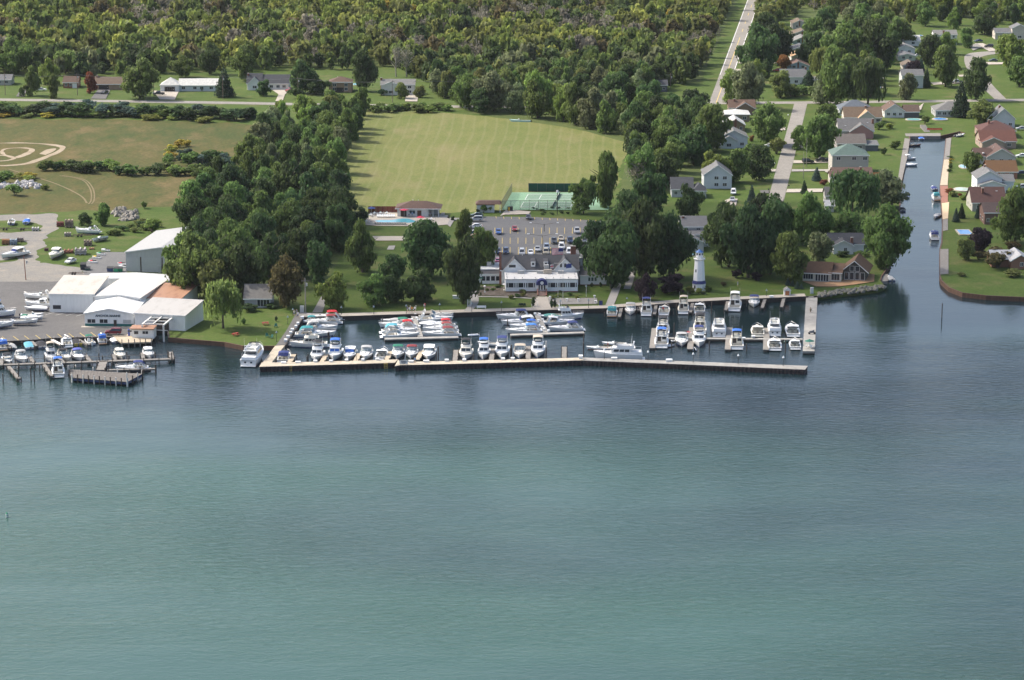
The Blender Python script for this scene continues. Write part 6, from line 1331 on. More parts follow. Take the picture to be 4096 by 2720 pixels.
# --- clubhouse
p,a,w_=frame_at('H',655,1508,(796,792)); cb=empty('clubhouse',p,a,'white clubhouse with grey roof, two front gables, dormers and blue entrance awning','clubhouse')
MW=M_SIDE((.82,.82,.81)); RC=M_ROOF((.155,.155,.165)); k_=w_/853.0   # metres per frame pixel
volume(cb,0,w_,0,11,3.9,'flat',0,MW,mat((.58,.57,.54),.8,var=.12,name='flat_roof_membrane'),ov=0)
MB().box(-.05,w_+.05,-.06,-.004,-.3,.35).build('brick_base',M_BRICK,cb)
for (xa,xb,n_) in ((665,685,1),(688,752,1),(757,775,1),(783,800,1),(805,868,1),(872,888,1),(897,915,1),(920,985,1),(989,1004,1),(1160,1178,1),(1182,1246,1),(1250,1266,1),(1278,1294,1),(1298,1362,1),(1366,1382,1),(1392,1410,1),(1414,1478,1),(1482,1498,1)):
    window(cb,((xa+xb)/2-655)*k_,1.55,(xb-xa)*k_-.12,1.4)
vents(cb,[((x-655)*k_,y_,4.25) for x,y_ in ((675,.8),(765,.5),(855,.5),(1010,.5),(1130,.5),(1220,.5),(1310,.5),(1400,.5),(1480,2.5),(1480,6),(675,6),(675,3))])
for xa,xb,y_,hh_ in ((805,885,8.5,.9),(1035,1110,8.6,.9),(1115,1210,8.0,1.3),(1285,1360,8.6,.9),(1125,1180,10.2,2.4)):
    MB().box((xa-655)*k_,(xb-655)*k_,y_-.8,y_+.3,4.21,4.21+hh_).build('air_conditioner',mat((.42,.42,.40),.6,name='ac_unit') if xb!=1210 else mat((.45,.38,.30),.6,name='ac_unit_tan'),cb)
xL,xR=(612-655)*k_,(1535-655)*k_
volume(cb,xL,xR,11.1,22,4.8,'gx',3.5,MW,RC,ov=.4)
for (xa,xb,pk,wn) in ((650,893,395,((705,785),)),(1253,1497,385,((1313,1338),(1363,1388),(1415,1440)))):
    x0_,x1_=(xa-655)*k_,(xb-655)*k_; volume(cb,x0_,x1_,10.6,16,5.1,'gy',3.1,MW,RC,ov=.35)
    for (wa,wb) in wn: window(cb,((wa+wb)/2-655)*k_,5.6,(wb-wa)*k_,.85 if len(wn)==1 else 1.3,y=10.6,n=1,m=None)
for xa,xb in ((970,1020),(1122,1172)):
    x0_,x1_=(xa-655)*k_,(xb-655)*k_; volume(cb,x0_,x1_,12.0,15.8,7.0,'shed',.5,MW,RC,ov=.08); window(cb,(x0_+x1_)/2,6.05,(x1_-x0_)*.6,.75,y=12.0)
chimney(cb,(610-655)*k_-.2,11.2,0,10.4,.7); chimney(cb,(1490-655)*k_,22.2,5,10.0,1.6); vents(cb,[((870-655)*k_,16.2,8.3)])
# west wing, east wing
volume(cb,(330-655)*k_,(605-655)*k_,15,25,4.0,'flat',0,MW,mat((.66,.66,.64),.8,name='wing_roof'),ov=0)
volume(cb,(330-655)*k_,(605-655)*k_,13,14.95,3.0,'shed',.8,MW,RC,ov=.2)
for xa,xb in ((380,425),(433,480),(490,540),(550,598)): window(cb,((xa+xb)/2-655)*k_,1.0,(xb-xa)*k_-.1,1.4,y=13)
MB().box((445-655)*k_,(500-655)*k_,19,21,4.35,5.7).build('air_conditioner',mat((.42,.42,.40),.6,name='ac_unit'),cb)
volume(cb,(1535-655)*k_+.5,(1870-655)*k_,10,19,3.1,'gx',1.9,MW,RC,ov=.3)
for xa,xb in ((1650,1678),(1686,1715),(1724,1752)): window(cb,((xa+xb)/2-655)*k_,1.35,(xb-xa)*k_-.08,1.15,y=10,m=mat((.06,.10,.09),.3,name='green_shutter'))
MB().box((1535-655)*k_+.5,(1870-655)*k_,9.92,9.995,-.3,.3).build('brick_base',M_BRICK,cb)
volume(cb,(1537-655)*k_+.1,(1600-655)*k_,19.2,24,6.6,'flat',0,MW,mat((.6,.6,.58),.8,name='box_roof'),ov=0); window(cb,(1557-655)*k_,4.4,.7,1.2,y=19.2)
# entrance: awning, door, steps
xe=(1082-655)*k_; ew=(1145-1020)*k_/2
MB().box(xe-ew,xe+ew,-1.7,-.01,.9,3.0).build('porch',MW,cb); 
for q in (-.5,0,.5): window(cb,xe+q*ew,1.1,ew*.3,1.6,y=-1.7,nm='glass_door')
mb=MB(); mb.loft([[(xe+ew*1.08*math.cos(u),yy,2.7+1.75*math.sin(u)) for u in [PI*t/10 for t in range(11)]] for yy in (-2.5,-.02)],close=False); mb.poly([(xe+ew*1.08*math.cos(PI*t/10),-2.5,2.7+1.75*math.sin(PI*t/10)) for t in range(11)])
aw=mb.build('awning',M_CANVAS((.02,.03,.12)),cb); MB().tube([(xe,-2.53,3.4),(xe,-2.505,3.4)],.52,14).build('emblem',M_BOXW,aw); MB().tube([(xe,-2.56,3.4),(xe,-2.535,3.4)],.2,10).build('emblem_centre',mat((.5,.5,.52),.6),aw)
for q in range(8): MB().box(xe-ew*.75,xe+ew*.75,-1.7-.5*(q+1),-1.7-.5*q-.004,0,.9-.112*q).build('step',mat((.30,.20,.16),.9,var=.2,name='brick_step'),cb)
for s_ in (-1,1): MB().hexa([(xe+s_*ew*.82-.15,-5.6,0),(xe+s_*ew*.82+.15,-5.6,0),(xe+s_*ew*.82+.15,-1.75,0),(xe+s_*ew*.82-.15,-1.75,0)],[(xe+s_*ew*.82-.15,-5.6,.4),(xe+s_*ew*.82+.15,-5.6,.4),(xe+s_*ew*.82+.15,-1.75,1.5),(xe+s_*ew*.82-.15,-1.75,1.5)]).build('stair_wall',M_BRICK,cb)
# --- lighthouse
p=W('J',873,1068); s=.33884/ppm(p); lh=empty('lighthouse',p,math.radians(22.5),'white octagonal lighthouse with navy band and blue cap on the club lawn','lighthouse')
Z=lambda y:(1068-y)*s; Rr=lambda wpx: wpx*s/2
ML=mat((.80,.80,.79),.5,var=.04,name='lighthouse_white'); MN=mat((.025,.035,.14),.5,name='navy_paint')
MB().tube([(0,0,-.2),(0,0,Z(975))],Rr(163),8).build('base',ML,lh); MB().tube([(0,0,Z(978)),(0,0,Z(942))],Rr(176),8,Rr(150)).build('navy_band',MN,lh)
MB().tube([(0,0,Z(942)),(0,0,Z(690))],Rr(146),8,Rr(112)).build('tower',ML,lh); MB().tube([(0,0,Z(700)),(0,0,Z(684))],Rr(122),8,Rr(146)).build('gallery',ML,lh)
lt=MB().tube([(0,0,Z(684)),(0,0,Z(606))],Rr(92),8).build('lantern_room',ML,lh); MB().tube([(0,0,Z(606)),(0,0,Z(572))],Rr(102),8,.06).build('roof_cap',mat((.06,.15,.36),.5,name='blue_cap'),lh); MB().tube([(0,0,Z(574)),(0,0,Z(550))],.05,5).build('finial',M_PAINTY,lh)
for q in range(8):
    a_=q*PI/4+PI/8; r_=Rr(92)*.925; MB().box(r_-.03,r_+.03,-.26,.26,Z(638),Z(614)).build('lantern_pane',M_WIN,lt).rotation_euler=(0,0,a_)
mb=MB(); 
for zz in (Z(672),Z(660)): mb.tube([(Rr(140)*math.cos(q*PI/4),Rr(140)*math.sin(q*PI/4),zz) for q in range(9)],.03,4)
for q in range(8): mb.tube([(Rr(140)*math.cos(q*PI/4),Rr(140)*math.sin(q*PI/4),Z(686)),(Rr(140)*math.cos(q*PI/4),Rr(140)*math.sin(q*PI/4),Z(658))],.03,4)
mb.build('railing',M_PILEW,lh)
for zz,wpx,hw_ in ((845,128,.22),(1035,163,.25)):
    o=MB().box(Rr(wpx)*.925-.06,Rr(wpx)*.925+.05,-hw_,hw_,Z(zz),Z(zz)+1.0).build('window',M_WIN,lh); o.rotation_euler=(0,0,-PI/8-PI*.75)
# little shed at the promenade
p,a,w_=frame_at('G',1975,2035,(195,195)); ls=empty('promenade_shed',p,a,'tiny white shed with orange-brown door at the east end of the promenade','shed'); volume(ls,0,w_,0,2.2,1.6,'gy',.7,M_SIDE(WH),M_ROOF(RGL),ov=.15); door(ls,w_/2,w_*.65,1.45,m=mat((.38,.14,.05),.6,name='orange_door'))
# ================================================================== TREES OF THE YARDS AND LAWNS
T('Z',515,757,118,92,'willow','willow','pale weeping willow on the lawn beside the boatyard')
T('Z',445,690,150,110,'wide','mid','broad bright green tree crowding the boatyard sheds')
T('Z',415,650,110,80,'round','mid','tree standing against the grey boatyard shed')
T('Z',500,700,100,85,'round','olive','tree with olive-yellow crown behind the willow')
T('Z',560,690,130,100,'wide','dark','dark tree behind the grey house on the lawn')
T('Z',655,708,118,82,'wide','brown','brownish-green tree beside the grey house')
T('Z',620,660,120,85,'round','dark','dark tree above the roof of the grey house')
T('Z',768,714,86,64,'round','lime','round lime-green tree standing alone on the lawn')
T('Z',730,655,100,70,'round','dark','dark tree behind the lime-green one')
T('Z',690,640,110,80,'round','dark','dark tree by the service pole')
T('Z',862,704,68,72,'round','mid','broad small tree on the club lawn beside a lamp post')
T('Z',905,698,66,60,'round','dark','small dark tree on the club lawn between two others')
T('Z',962,697,78,78,'round','dark','small spreading tree on the club lawn with shadow at its foot')
T('Z',1068,700,158,92,'wide','dark','large tree with visible trunk left of the clubhouse terrace')
T('Z',985,640,132,118,'wide','dark','large dark tree below the pool terrace')
T('Z',835,628,118,66,'tall','mid','tall tree left of the games court')
T('Z',905,660,75,68,'round','dark','tree on the shady lawn behind the small ones')
T('Z',1070,570,86,46,'tall','mid','narrow upright tree between pool terrace and parking lot')
T('Z',1115,640,118,62,'round','mid','light-leaved tree overhanging the parking lot corner')
T('Z',1410,665,160,120,'wide','dark','large tree with bare trunk right of the clubhouse')
T('Z',1375,640,130,90,'wide','deep','dark tree close against the clubhouse east wing')
T('Z',1490,645,185,120,'wide','dark','tall dark tree above the purple bush')
T('Z',1545,640,150,95,'wide','deep','dark tree standing left of the lighthouse')
T('Z',1440,560,120,100,'wide','dark','dark tree at the parking lot edge')
T('Z',1395,480,128,62,'tall','mid','tall narrow tree by the tennis court')
T('Z',1345,492,78,58,'round','mid','smaller tree in front of the tennis fence')
T('Z',1470,440,80,60,'bare','grey','leafless grey-brown tree in the grove')
T('Z',1500,500,100,80,'round','dark','dark tree behind the large ones by the lot')
T('Z',1590,500,75,60,'round','dark','tree in the yard of the slate-roofed house')
T('Z',1485,692,62,44,'round','purple','small round purple-leaved tree on the lighthouse lawn')
T('Z',1548,676,46,66,'shrub','purple','spreading dark purple bush on the lighthouse lawn')
for x,y,hp,wp,k,tn,lb in ((1680,615,140,100,'wide','dark','dark tree at the left of the grove behind the lighthouse'),(1725,640,165,110,'wide','deep','deepest green tree of the grove behind the lighthouse'),(1775,632,170,110,'wide','dark','tall tree of the grove behind the lighthouse'),(1820,655,120,88,'wide','mid','lighter tree at the right of the grove, beside the cedar house'),(1740,560,110,90,'round','deep','rear tree of the lighthouse grove'),(1800,560,110,90,'round','dark','tree behind the grove towards the street end'),
    (1668,560,90,70,'round','dark','tree right of the house with stepped gables'),
    (1870,565,120,82,'wide','mid','rounded dark tree left of the big willow'),(1885,610,75,70,'round','silver','silvery tree beside the small slate-roofed house'),(1955,565,80,85,'round','mid','green tree below the big willow'),(2035,618,145,110,'wide','mid','broad tree leaning over the canal'),(2045,480,85,90,'wide','silver','grey-green tree next to the big willow on the canal'),
    (1720,395,60,50,'round','mid','small street tree in front of the white gabled house'),(1775,335,95,82,'wide','mid','full street tree left of the side street'),(1790,355,40,36,'shrub','olive','low bush on the verge of the side street'),(1690,420,75,62,'round','mid','tree before the pale gabled house'),(1750,415,80,72,'wide','dark','dark street tree casting shade on the side street'),(1645,420,70,50,'round','lime','light green tree between houses'),
    (1845,345,55,45,'round','mid','smaller tree at the right of the side street'),(1890,365,100,80,'wide','mid','full tree on the right of the side street'),(1900,300,60,60,'round','mid','tree near the corner of the side street'),
    (1640,350,110,80,'wide','mid','tall tree behind the white-roofed houses'),(1610,330,105,80,'wide','dark','dark tree at the back of the white-roofed houses'),(1600,380,90,75,'round','dark','dark tree in the grove behind the stacked gables'),
    (1730,250,105,75,'wide','silver','grey-green tree at the corner of the cross road'),(1685,235,75,52,'round','lime','light green tree on the corner triangle'),(1800,225,60,50,'round','olive','tree in the front yard of the row houses'),
    (1745,175,115,85,'wide','dark','dark tree beside the cross road'),(1795,150,95,70,'wide','deep','darkest tree in front of the far row'),(1760,120,90,70,'round','dark','tree near the top of the cross road'),
    (1930,245,135,75,'wide','mid','tall tree with forked trunk above the tan-roofed house'),(2000,250,120,80,'willow','dark','drooping dark tree behind the canal head houses'),(1965,215,90,80,'round','mid','tree behind the far gardens'),(1895,190,85,60,'willow','willow','pale willow in the far gardens'),(1950,165,110,100,'wide','mid','broad tree in the middle of the far gardens'),(2020,165,120,95,'wide','dark','dark tree by the far eastern row'),(1980,130,90,80,'round','dark','tree above the far gardens'),(1870,150,75,60,'round','dark','tree by the far western row'),(1880,110,70,60,'round','mid','round tree behind the row houses'),(1900,240,70,60,'round','silver','silver-green tree on the main road'),
    (2090,230,60,40,'round','silver','small silver tree by the main road'),(2145,155,75,60,'wide','dark','dark tree beside the white two-storey house'),(2180,200,95,70,'wide','mid','full tree on the curved street'),(2185,125,50,42,'round','lime','lime-green tree near the curved street'),(2110,190,50,45,'round','purple','dark purple tree by the grey-sided house'),(2250,230,95,65,'wide','dark','dark tree by the junction of the curved street'),(2215,270,88,44,'spruce','spruce','tall dark spruce behind the round pool'),(2330,160,80,70,'round','lime','light tree inside the curved street'),(2350,200,70,60,'wide','mid','tree at the east end of the main road'),(2080,105,60,55,'round','mid','tree by the far pool'),(2230,110,45,35,'round','mid','round tree on the lawn of the beige house'),(2270,80,60,60,'round','dark','tree behind the beige house'),
    (2240,400,50,42,'round','mid','ball-shaped tree on the canal lawn'),(2260,290,60,65,'wide','olive','olive tree at the canal head'),(2255,590,66,60,'round','purple','dark purple tree on the canal point'),(2225,600,50,40,'round','olive','small olive tree beside the purple one'),(2340,560,130,100,'wide','mid','big tree overhanging the brown house'),(2305,610,40,60,'shrub','brown','brownish bush in front of the low brick house'),(2030,620,36,30,'round','mid','little tree at the mouth of the canal')):
    T('Z',x,y,hp,wp,k,tn,lb)
T('Z',1965,505,118,130,'willow','dark','huge dark willow leaning toward the canal')
for fr,x,y,hp,wp,k,tn,lb in (('K',1715,445,140,70,'spruce','blue','blue spruce next to a taller spruce on the east bank'),('K',1768,410,150,75,'spruce','spruce','dark green spruce between two blue ones'),('K',1925,412,150,65,'spruce','blue','blue spruce by the brown house wall'),('M',1670,1102,170,115,'spruce','blue','plump blue spruce on the street lawn'),('M',1525,1255,170,90,'spruce','spruce','dark spruce by the driveway'),('M',905,1360,220,110,'spruce','blue','tall blue spruce at the lower end of the side street'),('M',1060,640,90,95,'shrub','mid','rounded bush on the lawn left of the street'),
    ('D',300,905,280,150,'tall','mid','loose tree on the road verge by the brick house'),('D',505,930,230,120,'tall','mid','shaggy pine-like tree on the road verge'),('D',205,910,90,60,'round','mid','young tree near the far west driveway'),('D',855,880,200,120,'round','rust','tree turning orange-brown in front of the tan-roofed house'),('D',1320,930,370,340,'wide','mid','broad round tree in front of the low brick house'),('D',2120,915,280,190,'spruce','spruce','large dark spruce beside the long white ranch house'),
    ('D',620,700,240,230,'willow','willow','pale golden willow behind the brick house'),('D',450,800,250,170,'round','lime','bright green tree left of the brick house'),('D',750,720,220,90,'spruce','spruce','dark conifer behind the willow'),('D',140,700,330,300,'wide','mid','broad tree at the wood edge in the far west'),('D',1720,730,200,200,'wide','mid','tree behind the white ranch house garage'),('D',1980,700,290,200,'wide','dark','dark tree behind the white ranch house'),('D',2300,760,320,220,'wide','mid','tall tree right of the ranch house spruce'),
    ('O',127,905,150,125,'round','dark','round tree on the lawn of the slate-roofed house'),('O',500,880,310,240,'wide','dark','full tree left of the brown brick house'),('O',450,930,120,130,'shrub','dark','dark bush by the pole at the driveway'),('O',640,890,170,200,'round','dark','low dark tree beside the brown brick house'),('O',1085,860,400,240,'wide','dark','tall dark tree over the back-yard pool'),('O',1430,930,150,130,'round','olive','small olive tree in front of the split-level house'),('O',1600,920,110,110,'round','olive','young tree by the split-level driveway'),('O',1240,900,70,90,'shrub','deep','dark clipped bush at the split-level house'),('O',1840,930,200,140,'round','mid','slender tree at the field road'),('O',1990,1010,280,190,'wide','mid','leafy tree in the field corner'),('O',1480,725,330,130,'bare','grey','bare grey tree behind the split-level house'),('O',1380,725,310,120,'bare','grey','second bare tree behind the split-level house, thinner'),
    ('Q',180,1050,370,340,'wide','silver','large silver-green willow at the field edge'),('Q',600,1110,440,280,'wide','lime','yellow-green tree at the field edge'),('Q',950,1180,400,240,'wide','mid','full tree at the bend of the field edge'),
    ('i',115,540,300,290,'round','deep','dark rounded tree at the corner of the pool terrace'),('i',1845,480,85,80,'shrub','deep','clipped round bush by the pool walk'),('I',1255,215,85,70,'shrub','mid','rounded bush in front of the pavilion'),('I',1320,212,70,55,'shrub','mid','upright bush in front of the pavilion'),('I',1203,218,40,36,'shrub','deep','small bush at the corner of the pavilion'),
    ('E',305,280,90,190,'shrub','deep','dark spreading yew in front of the grey house'),('E',540,245,65,150,'shrub','dark','low green yew by the grey house window'),('E',222,435,75,60,'cedar','mid','small cone-shaped cedar near the willow'),('E',603,400,62,38,'cedar','deep','small dark cedar on the lawn by the quay'),
    ('B',1003,300,150,170,'round','dark','round dark bush by the yard'),('B',1215,300,260,190,'tall','mid','loose young trees at the back of the yard'),('B',1790,380,190,210,'shrub','lime','pale willow bush behind the boats'),('B',1700,100,90,70,'shrub','mid','small bush in the rough grass'),
    ('C',145,905,130,160,'shrub','mid','bush by the pale rubble heap'),('C',10,790,120,200,'shrub','mid','bush at the west end of the rubble heap'),('C',425,850,60,90,'shrub','lime','small bush right of the rubble heap'),
    ('F',1790,245,110,45,'cedar','deep','small cone cedar right of the club walk'),('F',1828,242,102,42,'cedar','deep','small cone cedar beside its twin by the walk'),('F',1572,225,100,50,'cedar','deep','small cone cedar left of the club walk'),
    ('H',1675,735,55,40,'cedar','deep','little cedar against the clubhouse east wing'),('H',1776,733,58,40,'cedar','deep','little cedar near the corner of the east wing'),
    ('J',770,1110,100,95,'shrub','olive','olive bush left of the lighthouse foot'),('J',868,1110,85,90,'shrub','yel','yellow-green bush in front of the lighthouse'),('J',985,1085,80,75,'shrub','mid','green bush right of the lighthouse foot'),('J',925,1115,55,65,'shrub','silver','silvery bush by the lighthouse'),('J',640,1080,110,120,'shrub','purple','dark bush between lighthouse and purple tree'),('J',550,1115,35,85,'shrub','mid','low green shrub on the lighthouse lawn'),('J',1310,920,110,130,'shrub','purple','purple bush at the edge of the grove'),('J',1545,950,120,140,'shrub','purple','large purple bush under the grove'),('J',1165,1015,55,65,'shrub','brown','brownish bush by the working person'),
    ('K',640,775,60,120,'shrub','dark','dark bush in front of the white gable'),('K',800,775,70,110,'shrub','mid','bush beside the white gabled house'),('K',870,770,45,60,'shrub','olive','small pale bush right of the white gable'),('K',120,1045,70,50,'spruce','blue','small blue spruce, first by the cedar house'),('K',165,1055,60,48,'spruce','blue','small blue spruce, second by the cedar house'),('K',210,1078,75,52,'spruce','blue','small blue spruce, third by the cedar house'),('K',250,1082,60,45,'spruce','blue','small blue spruce, last by the cedar house terrace'),
    ('K',1960,190,65,125,'shrub','mid','rounded hedge bush before the white gables'),('K',2110,880,170,240,'shrub','brown','wide brown-green bush before the low brick house'),('K',1930,800,90,140,'shrub','brown','brown bush on the point lawn'),('K',2250,700,80,160,'shrub','brown','tall-grass bush behind the low brick house'),('K',1770,960,40,80,'shrub','olive','low plant cluster on the point lawn'),('K',2260,960,80,180,'shrub','olive','flowering bush at the east shore'),
    ('L',810,350,100,110,'round','mid','small tree in front of the canal head house'),('L',1185,430,110,110,'shrub','mid','hedge bush between two pools'),('L',830,730,110,120,'shrub','mid','bush on the canal lawn by the porch'),('L',700,800,90,70,'shrub','dark','dark shrub on the canal lawn'),('L',640,500,100,120,'shrub','mid','bush beside the pink gable'),('L',760,490,80,110,'shrub','yel','yellow-green bush on the canal lawn'),('L',650,1060,60,130,'shrub','rust','reddish bush beside the low brown roof'),('L',1495,840,35,70,'shrub','dark','low dark shrub on the east bank'),('L',1490,870,35,60,'shrub','gold','yellow shrub on the east bank beside a dark one'),('L',1485,905,35,50,'shrub','gold','second yellow shrub on the east bank, below the first'),('L',1490,955,50,60,'shrub','dark','dark shrub below the yellow ones'),('L',1475,1000,40,70,'shrub','dark','clipped shrub at the corner of the east lawn'),('L',1800,900,130,130,'round','dark','dark tree beside the ball-shaped one'),
    ('M',905,640,80,60,'shrub','rust','red bush beside the white stacked gables'),('M',1755,1150,70,90,'shrub','rust','orange-red bush at the driveway'),('N',610,510,110,110,'round','rust','dark red-leaved tree in front of the blue house'),('N',790,620,110,110,'spruce','spruce','spruce in front of the long grey roof'),('N',1650,640,150,60,'spruce','spruce','narrow dark spruce beside the grey-sided house'),('N',1610,520,100,60,'spruce','blue','blue spruce behind the grey-sided house')):
    T(fr,x,y,hp,wp,k,tn,lb)
def hedge(fr, pts, n, hp, wp, tints, label, group, seed=1):
    rng=random.Random(seed); L_=[W(fr,*q) for q in pts]; seg=[(a,b,(b-a).length) for a,b in zip(L_[:-1],L_[1:])]; tot=sum(s_[2] for s_ in seg)
    for k in range(n):
        d=tot*(k+rng.uniform(.2,.8))/n
        for a,b,l_ in seg:
            if d<=l_: p=a+(b-a)*(d/l_); break
            d-=l_
        p=p+Vector((rng.uniform(-1,1),rng.uniform(-6,6),0)); s=FR[fr][2]/ppm(p); q=rng.uniform(.75,1.2); tn=rng.choice(tints); tree(p,hp*s*q,wp*s*q*rng.uniform(.9,1.3),'shrub',tn,TWORD[tn]+' '+label,group)
hedge('C',[(-80,130),(400,140),(900,150),(1500,165),(2000,185),(2400,190)],34,120,170,('dark','mid','dark','deep','blue'),'rounded shrub in the roadside thicket above the rough field','shrubs of the roadside thicket',1)
hedge('C',[(-80,150),(400,150),(900,160),(1500,180),(2000,195)],20,55,130,('yel','gold','lime','olive'),'low shrub along the rough field thicket','yellow shrubs of the thicket',2)
hedge('C',[(410,660),(800,675),(1200,690),(1600,700),(2050,735)],24,105,130,('mid','lime','mid','dark'),'bushy shrub in the hedge row crossing the rough field','shrubs of the hedge row',3)
hedge('C',[(1580,620),(1800,600),(2100,640),(2150,700)],9,170,180,('mid','dark','blue'),'big shrub in the clump at the end of the hedge row','shrubs of the big clump',4)
hedge('C',[(1560,600),(1650,480),(1700,420),(1820,420)],8,75,90,('gold','yel','gold'),'weedy shrub around the big clump','yellow shrubs by the clump',5)
hedge('C',[(60,745),(200,735),(320,760)],5,50,110,('yel','gold'),'weed patch above the rubble heap','yellow weeds by the rubble',6)
hedge('O',[(1120,1045),(1400,1050),(1650,1055),(1900,1060)],15,75,110,('mid','olive','mid','lime'),'low bush in the hedge between road and mown field','bushes between road and field',7)
hedge('H',[(1160,838),(1340,832),(1500,828)],5,45,60,('olive','yel','mid'),'clipped bush in the bed under the east clubhouse windows','bushes under the east windows',8)
hedge('H',[(700,835),(850,840),(1000,842)],5,45,60,('olive','yel','dark'),'clipped bush in the bed under the west clubhouse windows','bushes under the west windows',9)
hedge('H',[(320,760),(480,775),(620,790)],6,45,55,('dark','mid'),'small plant in the rock garden by the terrace','plants of the rock garden',10)
hedge('I',[(1670,208),(1850,209),(2000,210)],14,22,32,('deep','dark'),'low clipped hedge bush in front of the tennis courts','hedge bushes of the tennis courts',11)
hedge('B',[(1250,430),(1400,400),(1650,330),(1900,330)],10,80,130,('mid','olive','lime','dark'),'weedy bush on the bank behind the yard','weeds on the bank',12)
hedge('K',[(1640,180),(1760,230),(1830,240)],7,45,55,('olive','rust','mid','yel'),'garden shrub around the white east bank pool','shrubs round the east pool',13)
hedge('N',[(640,700),(760,700),(900,695),(1300,700)],14,85,110,('dark','mid','mid'),'bushy tree along the far side of the main road','bushes along the main road',14)
hedge('D',[(1770,858),(1860,858),(1960,858),(2010,858)],4,45,22,('dark',),'narrow clipped shrub before the ranch house wall','shrubs of the ranch house',15)
# ================================================================== CARS
M_PAINT = lambda c: mat(c,.25,var=.04,spec=.6,name='car_paint')
M_TYRE=mat((.02,.02,.02),.8,name='tyre'); M_RIM=mat((.4,.4,.4),.4,.6,name='rim'); M_HEAD=mat((.75,.75,.72),.15,name='headlight'); M_TAIL=mat((.4,.02,.02),.3,name='tail_light')
CAR_PROF=dict(sedan=(4.7,1.8,[(-2.35,.35),(-2.35,.8),(-2.2,.93),(-1.55,.98),(1.0,.95),(2.1,.78),(2.35,.6),(2.35,.35)],[(-1.6,.96),(-1.05,1.42),(.25,1.44),(1.05,.95)]),
 suv=(4.7,1.88,[(-2.3,.4),(-2.35,.95),(-2.3,1.08),(1.05,1.08),(2.1,.98),(2.35,.75),(2.35,.4)],[(-2.28,1.07),(-2.1,1.72),(.35,1.75),(1.05,1.08)]),
 pickup=(5.5,1.92,[(-2.75,.45),(-2.75,1.05),(-.9,1.08),(1.25,1.08),(2.5,1.02),(2.75,.8),(2.75,.45)],[(-.95,1.07),(-.8,1.75),(.6,1.76),(1.3,1.08)]),
 van=(4.9,1.92,[(-2.4,.38),(-2.45,.95),(-2.4,1.05),(1.3,1.02),(2.3,.85),(2.45,.65),(2.45,.38)],[(-2.38,1.04),(-2.2,1.75),(.5,1.74),(1.6,1.0)]))
def car(kind,fr,x,y,ang,c,label,group=None,h=None,name=None):
    L_,B_,body,cab=CAR_PROF[kind]; a=math.radians(ang); root=empty(name or dict(sedan='sedan_car',suv='sport_utility_car',pickup='pickup_truck',van='minivan')[kind],W(fr,x,y,HL+.25)-Vector((0,0,0)),a,label,'pickup' if kind=='pickup' else 'van' if kind=='van' else 'car',group)
    hb=B_/2; mb=MB(); mb.loft([[(p[0]*(.985 if abs(s_)>.9 else 1),s_*hb,p[1]-(.04 if abs(s_)>.9 else 0)) for p in body] for s_ in (-1,-.85,.85,1)]); bd=mb.build('body',M_PAINT(c),root)
    top=[(p[0],p[1]) for p in cab]; mb=MB(); mb.loft([[(p[0],s_*hb*(.90 if p[1]<1.2 else .74),p[1]) for p in top] for s_ in (-1,1)]); mb.build('window_glass',M_WIN,root)
    mb=MB(); a0,a1=cab[1],cab[2]; mb.hexa([(a0[0]-.05,-hb*.76,a0[1]-.02),(a1[0]+.05,-hb*.76,a1[1]-.02),(a1[0]+.05,hb*.76,a1[1]-.02),(a0[0]-.05,hb*.76,a0[1]-.02)],[(a0[0]+.05,-hb*.7,a0[1]+.06),(a1[0]-.05,-hb*.7,a1[1]+.06),(a1[0]-.05,hb*.7,a1[1]+.06),(a0[0]+.05,hb*.7,a0[1]+.06)])
    for s_ in (-1,1):
        for (xa,za),(xb,zb) in ((cab[0],cab[1]),(cab[3],cab[2])): mb.tube([(xa,s_*hb*.91,za),(xb,s_*hb*.75,zb)],.06,4)
    mb.build('roof',M_PAINT(c),root)
    if kind=='pickup': MB().box(-2.62,-1.05,-hb*.8,hb*.8,1.03,1.085).build('bed',M_RUB,root)
    for sx in (-.31,.31):
        for s_ in (-1,1):
            w0=MB().tube([(sx*L_,s_*hb*.80,.32),(sx*L_,s_*hb*1.01,.32)],.33,10).build('wheel',M_TYRE,root); MB().tube([(sx*L_,s_*hb*.98,.32),(sx*L_,s_*hb*1.025,.32)],.19,8).build('rim',M_RIM,w0)
    for s_ in (-1,1):
        MB().box(body[-1][0]-.12,body[-1][0]+.02,s_*hb*.72-.2,s_*hb*.72+.2,.62,.78).build('headlight',M_HEAD,root); MB().box(-L_/2-.02,-L_/2+.1,s_*hb*.75-.15,s_*hb*.75+.15,.72,.9).build('tail_light',M_TAIL,root)
    return root
cg='cars in the club parking lot'
SIL=(.45,.46,.47);GLD=(.42,.37,.28);WHC=(.78,.78,.77);BLK=(.025,.027,.03);BLU=(.05,.13,.36);DBL=(.03,.05,.11);RD=(.33,.03,.04);DGR=(.10,.11,.12);BUR=(.16,.02,.03)
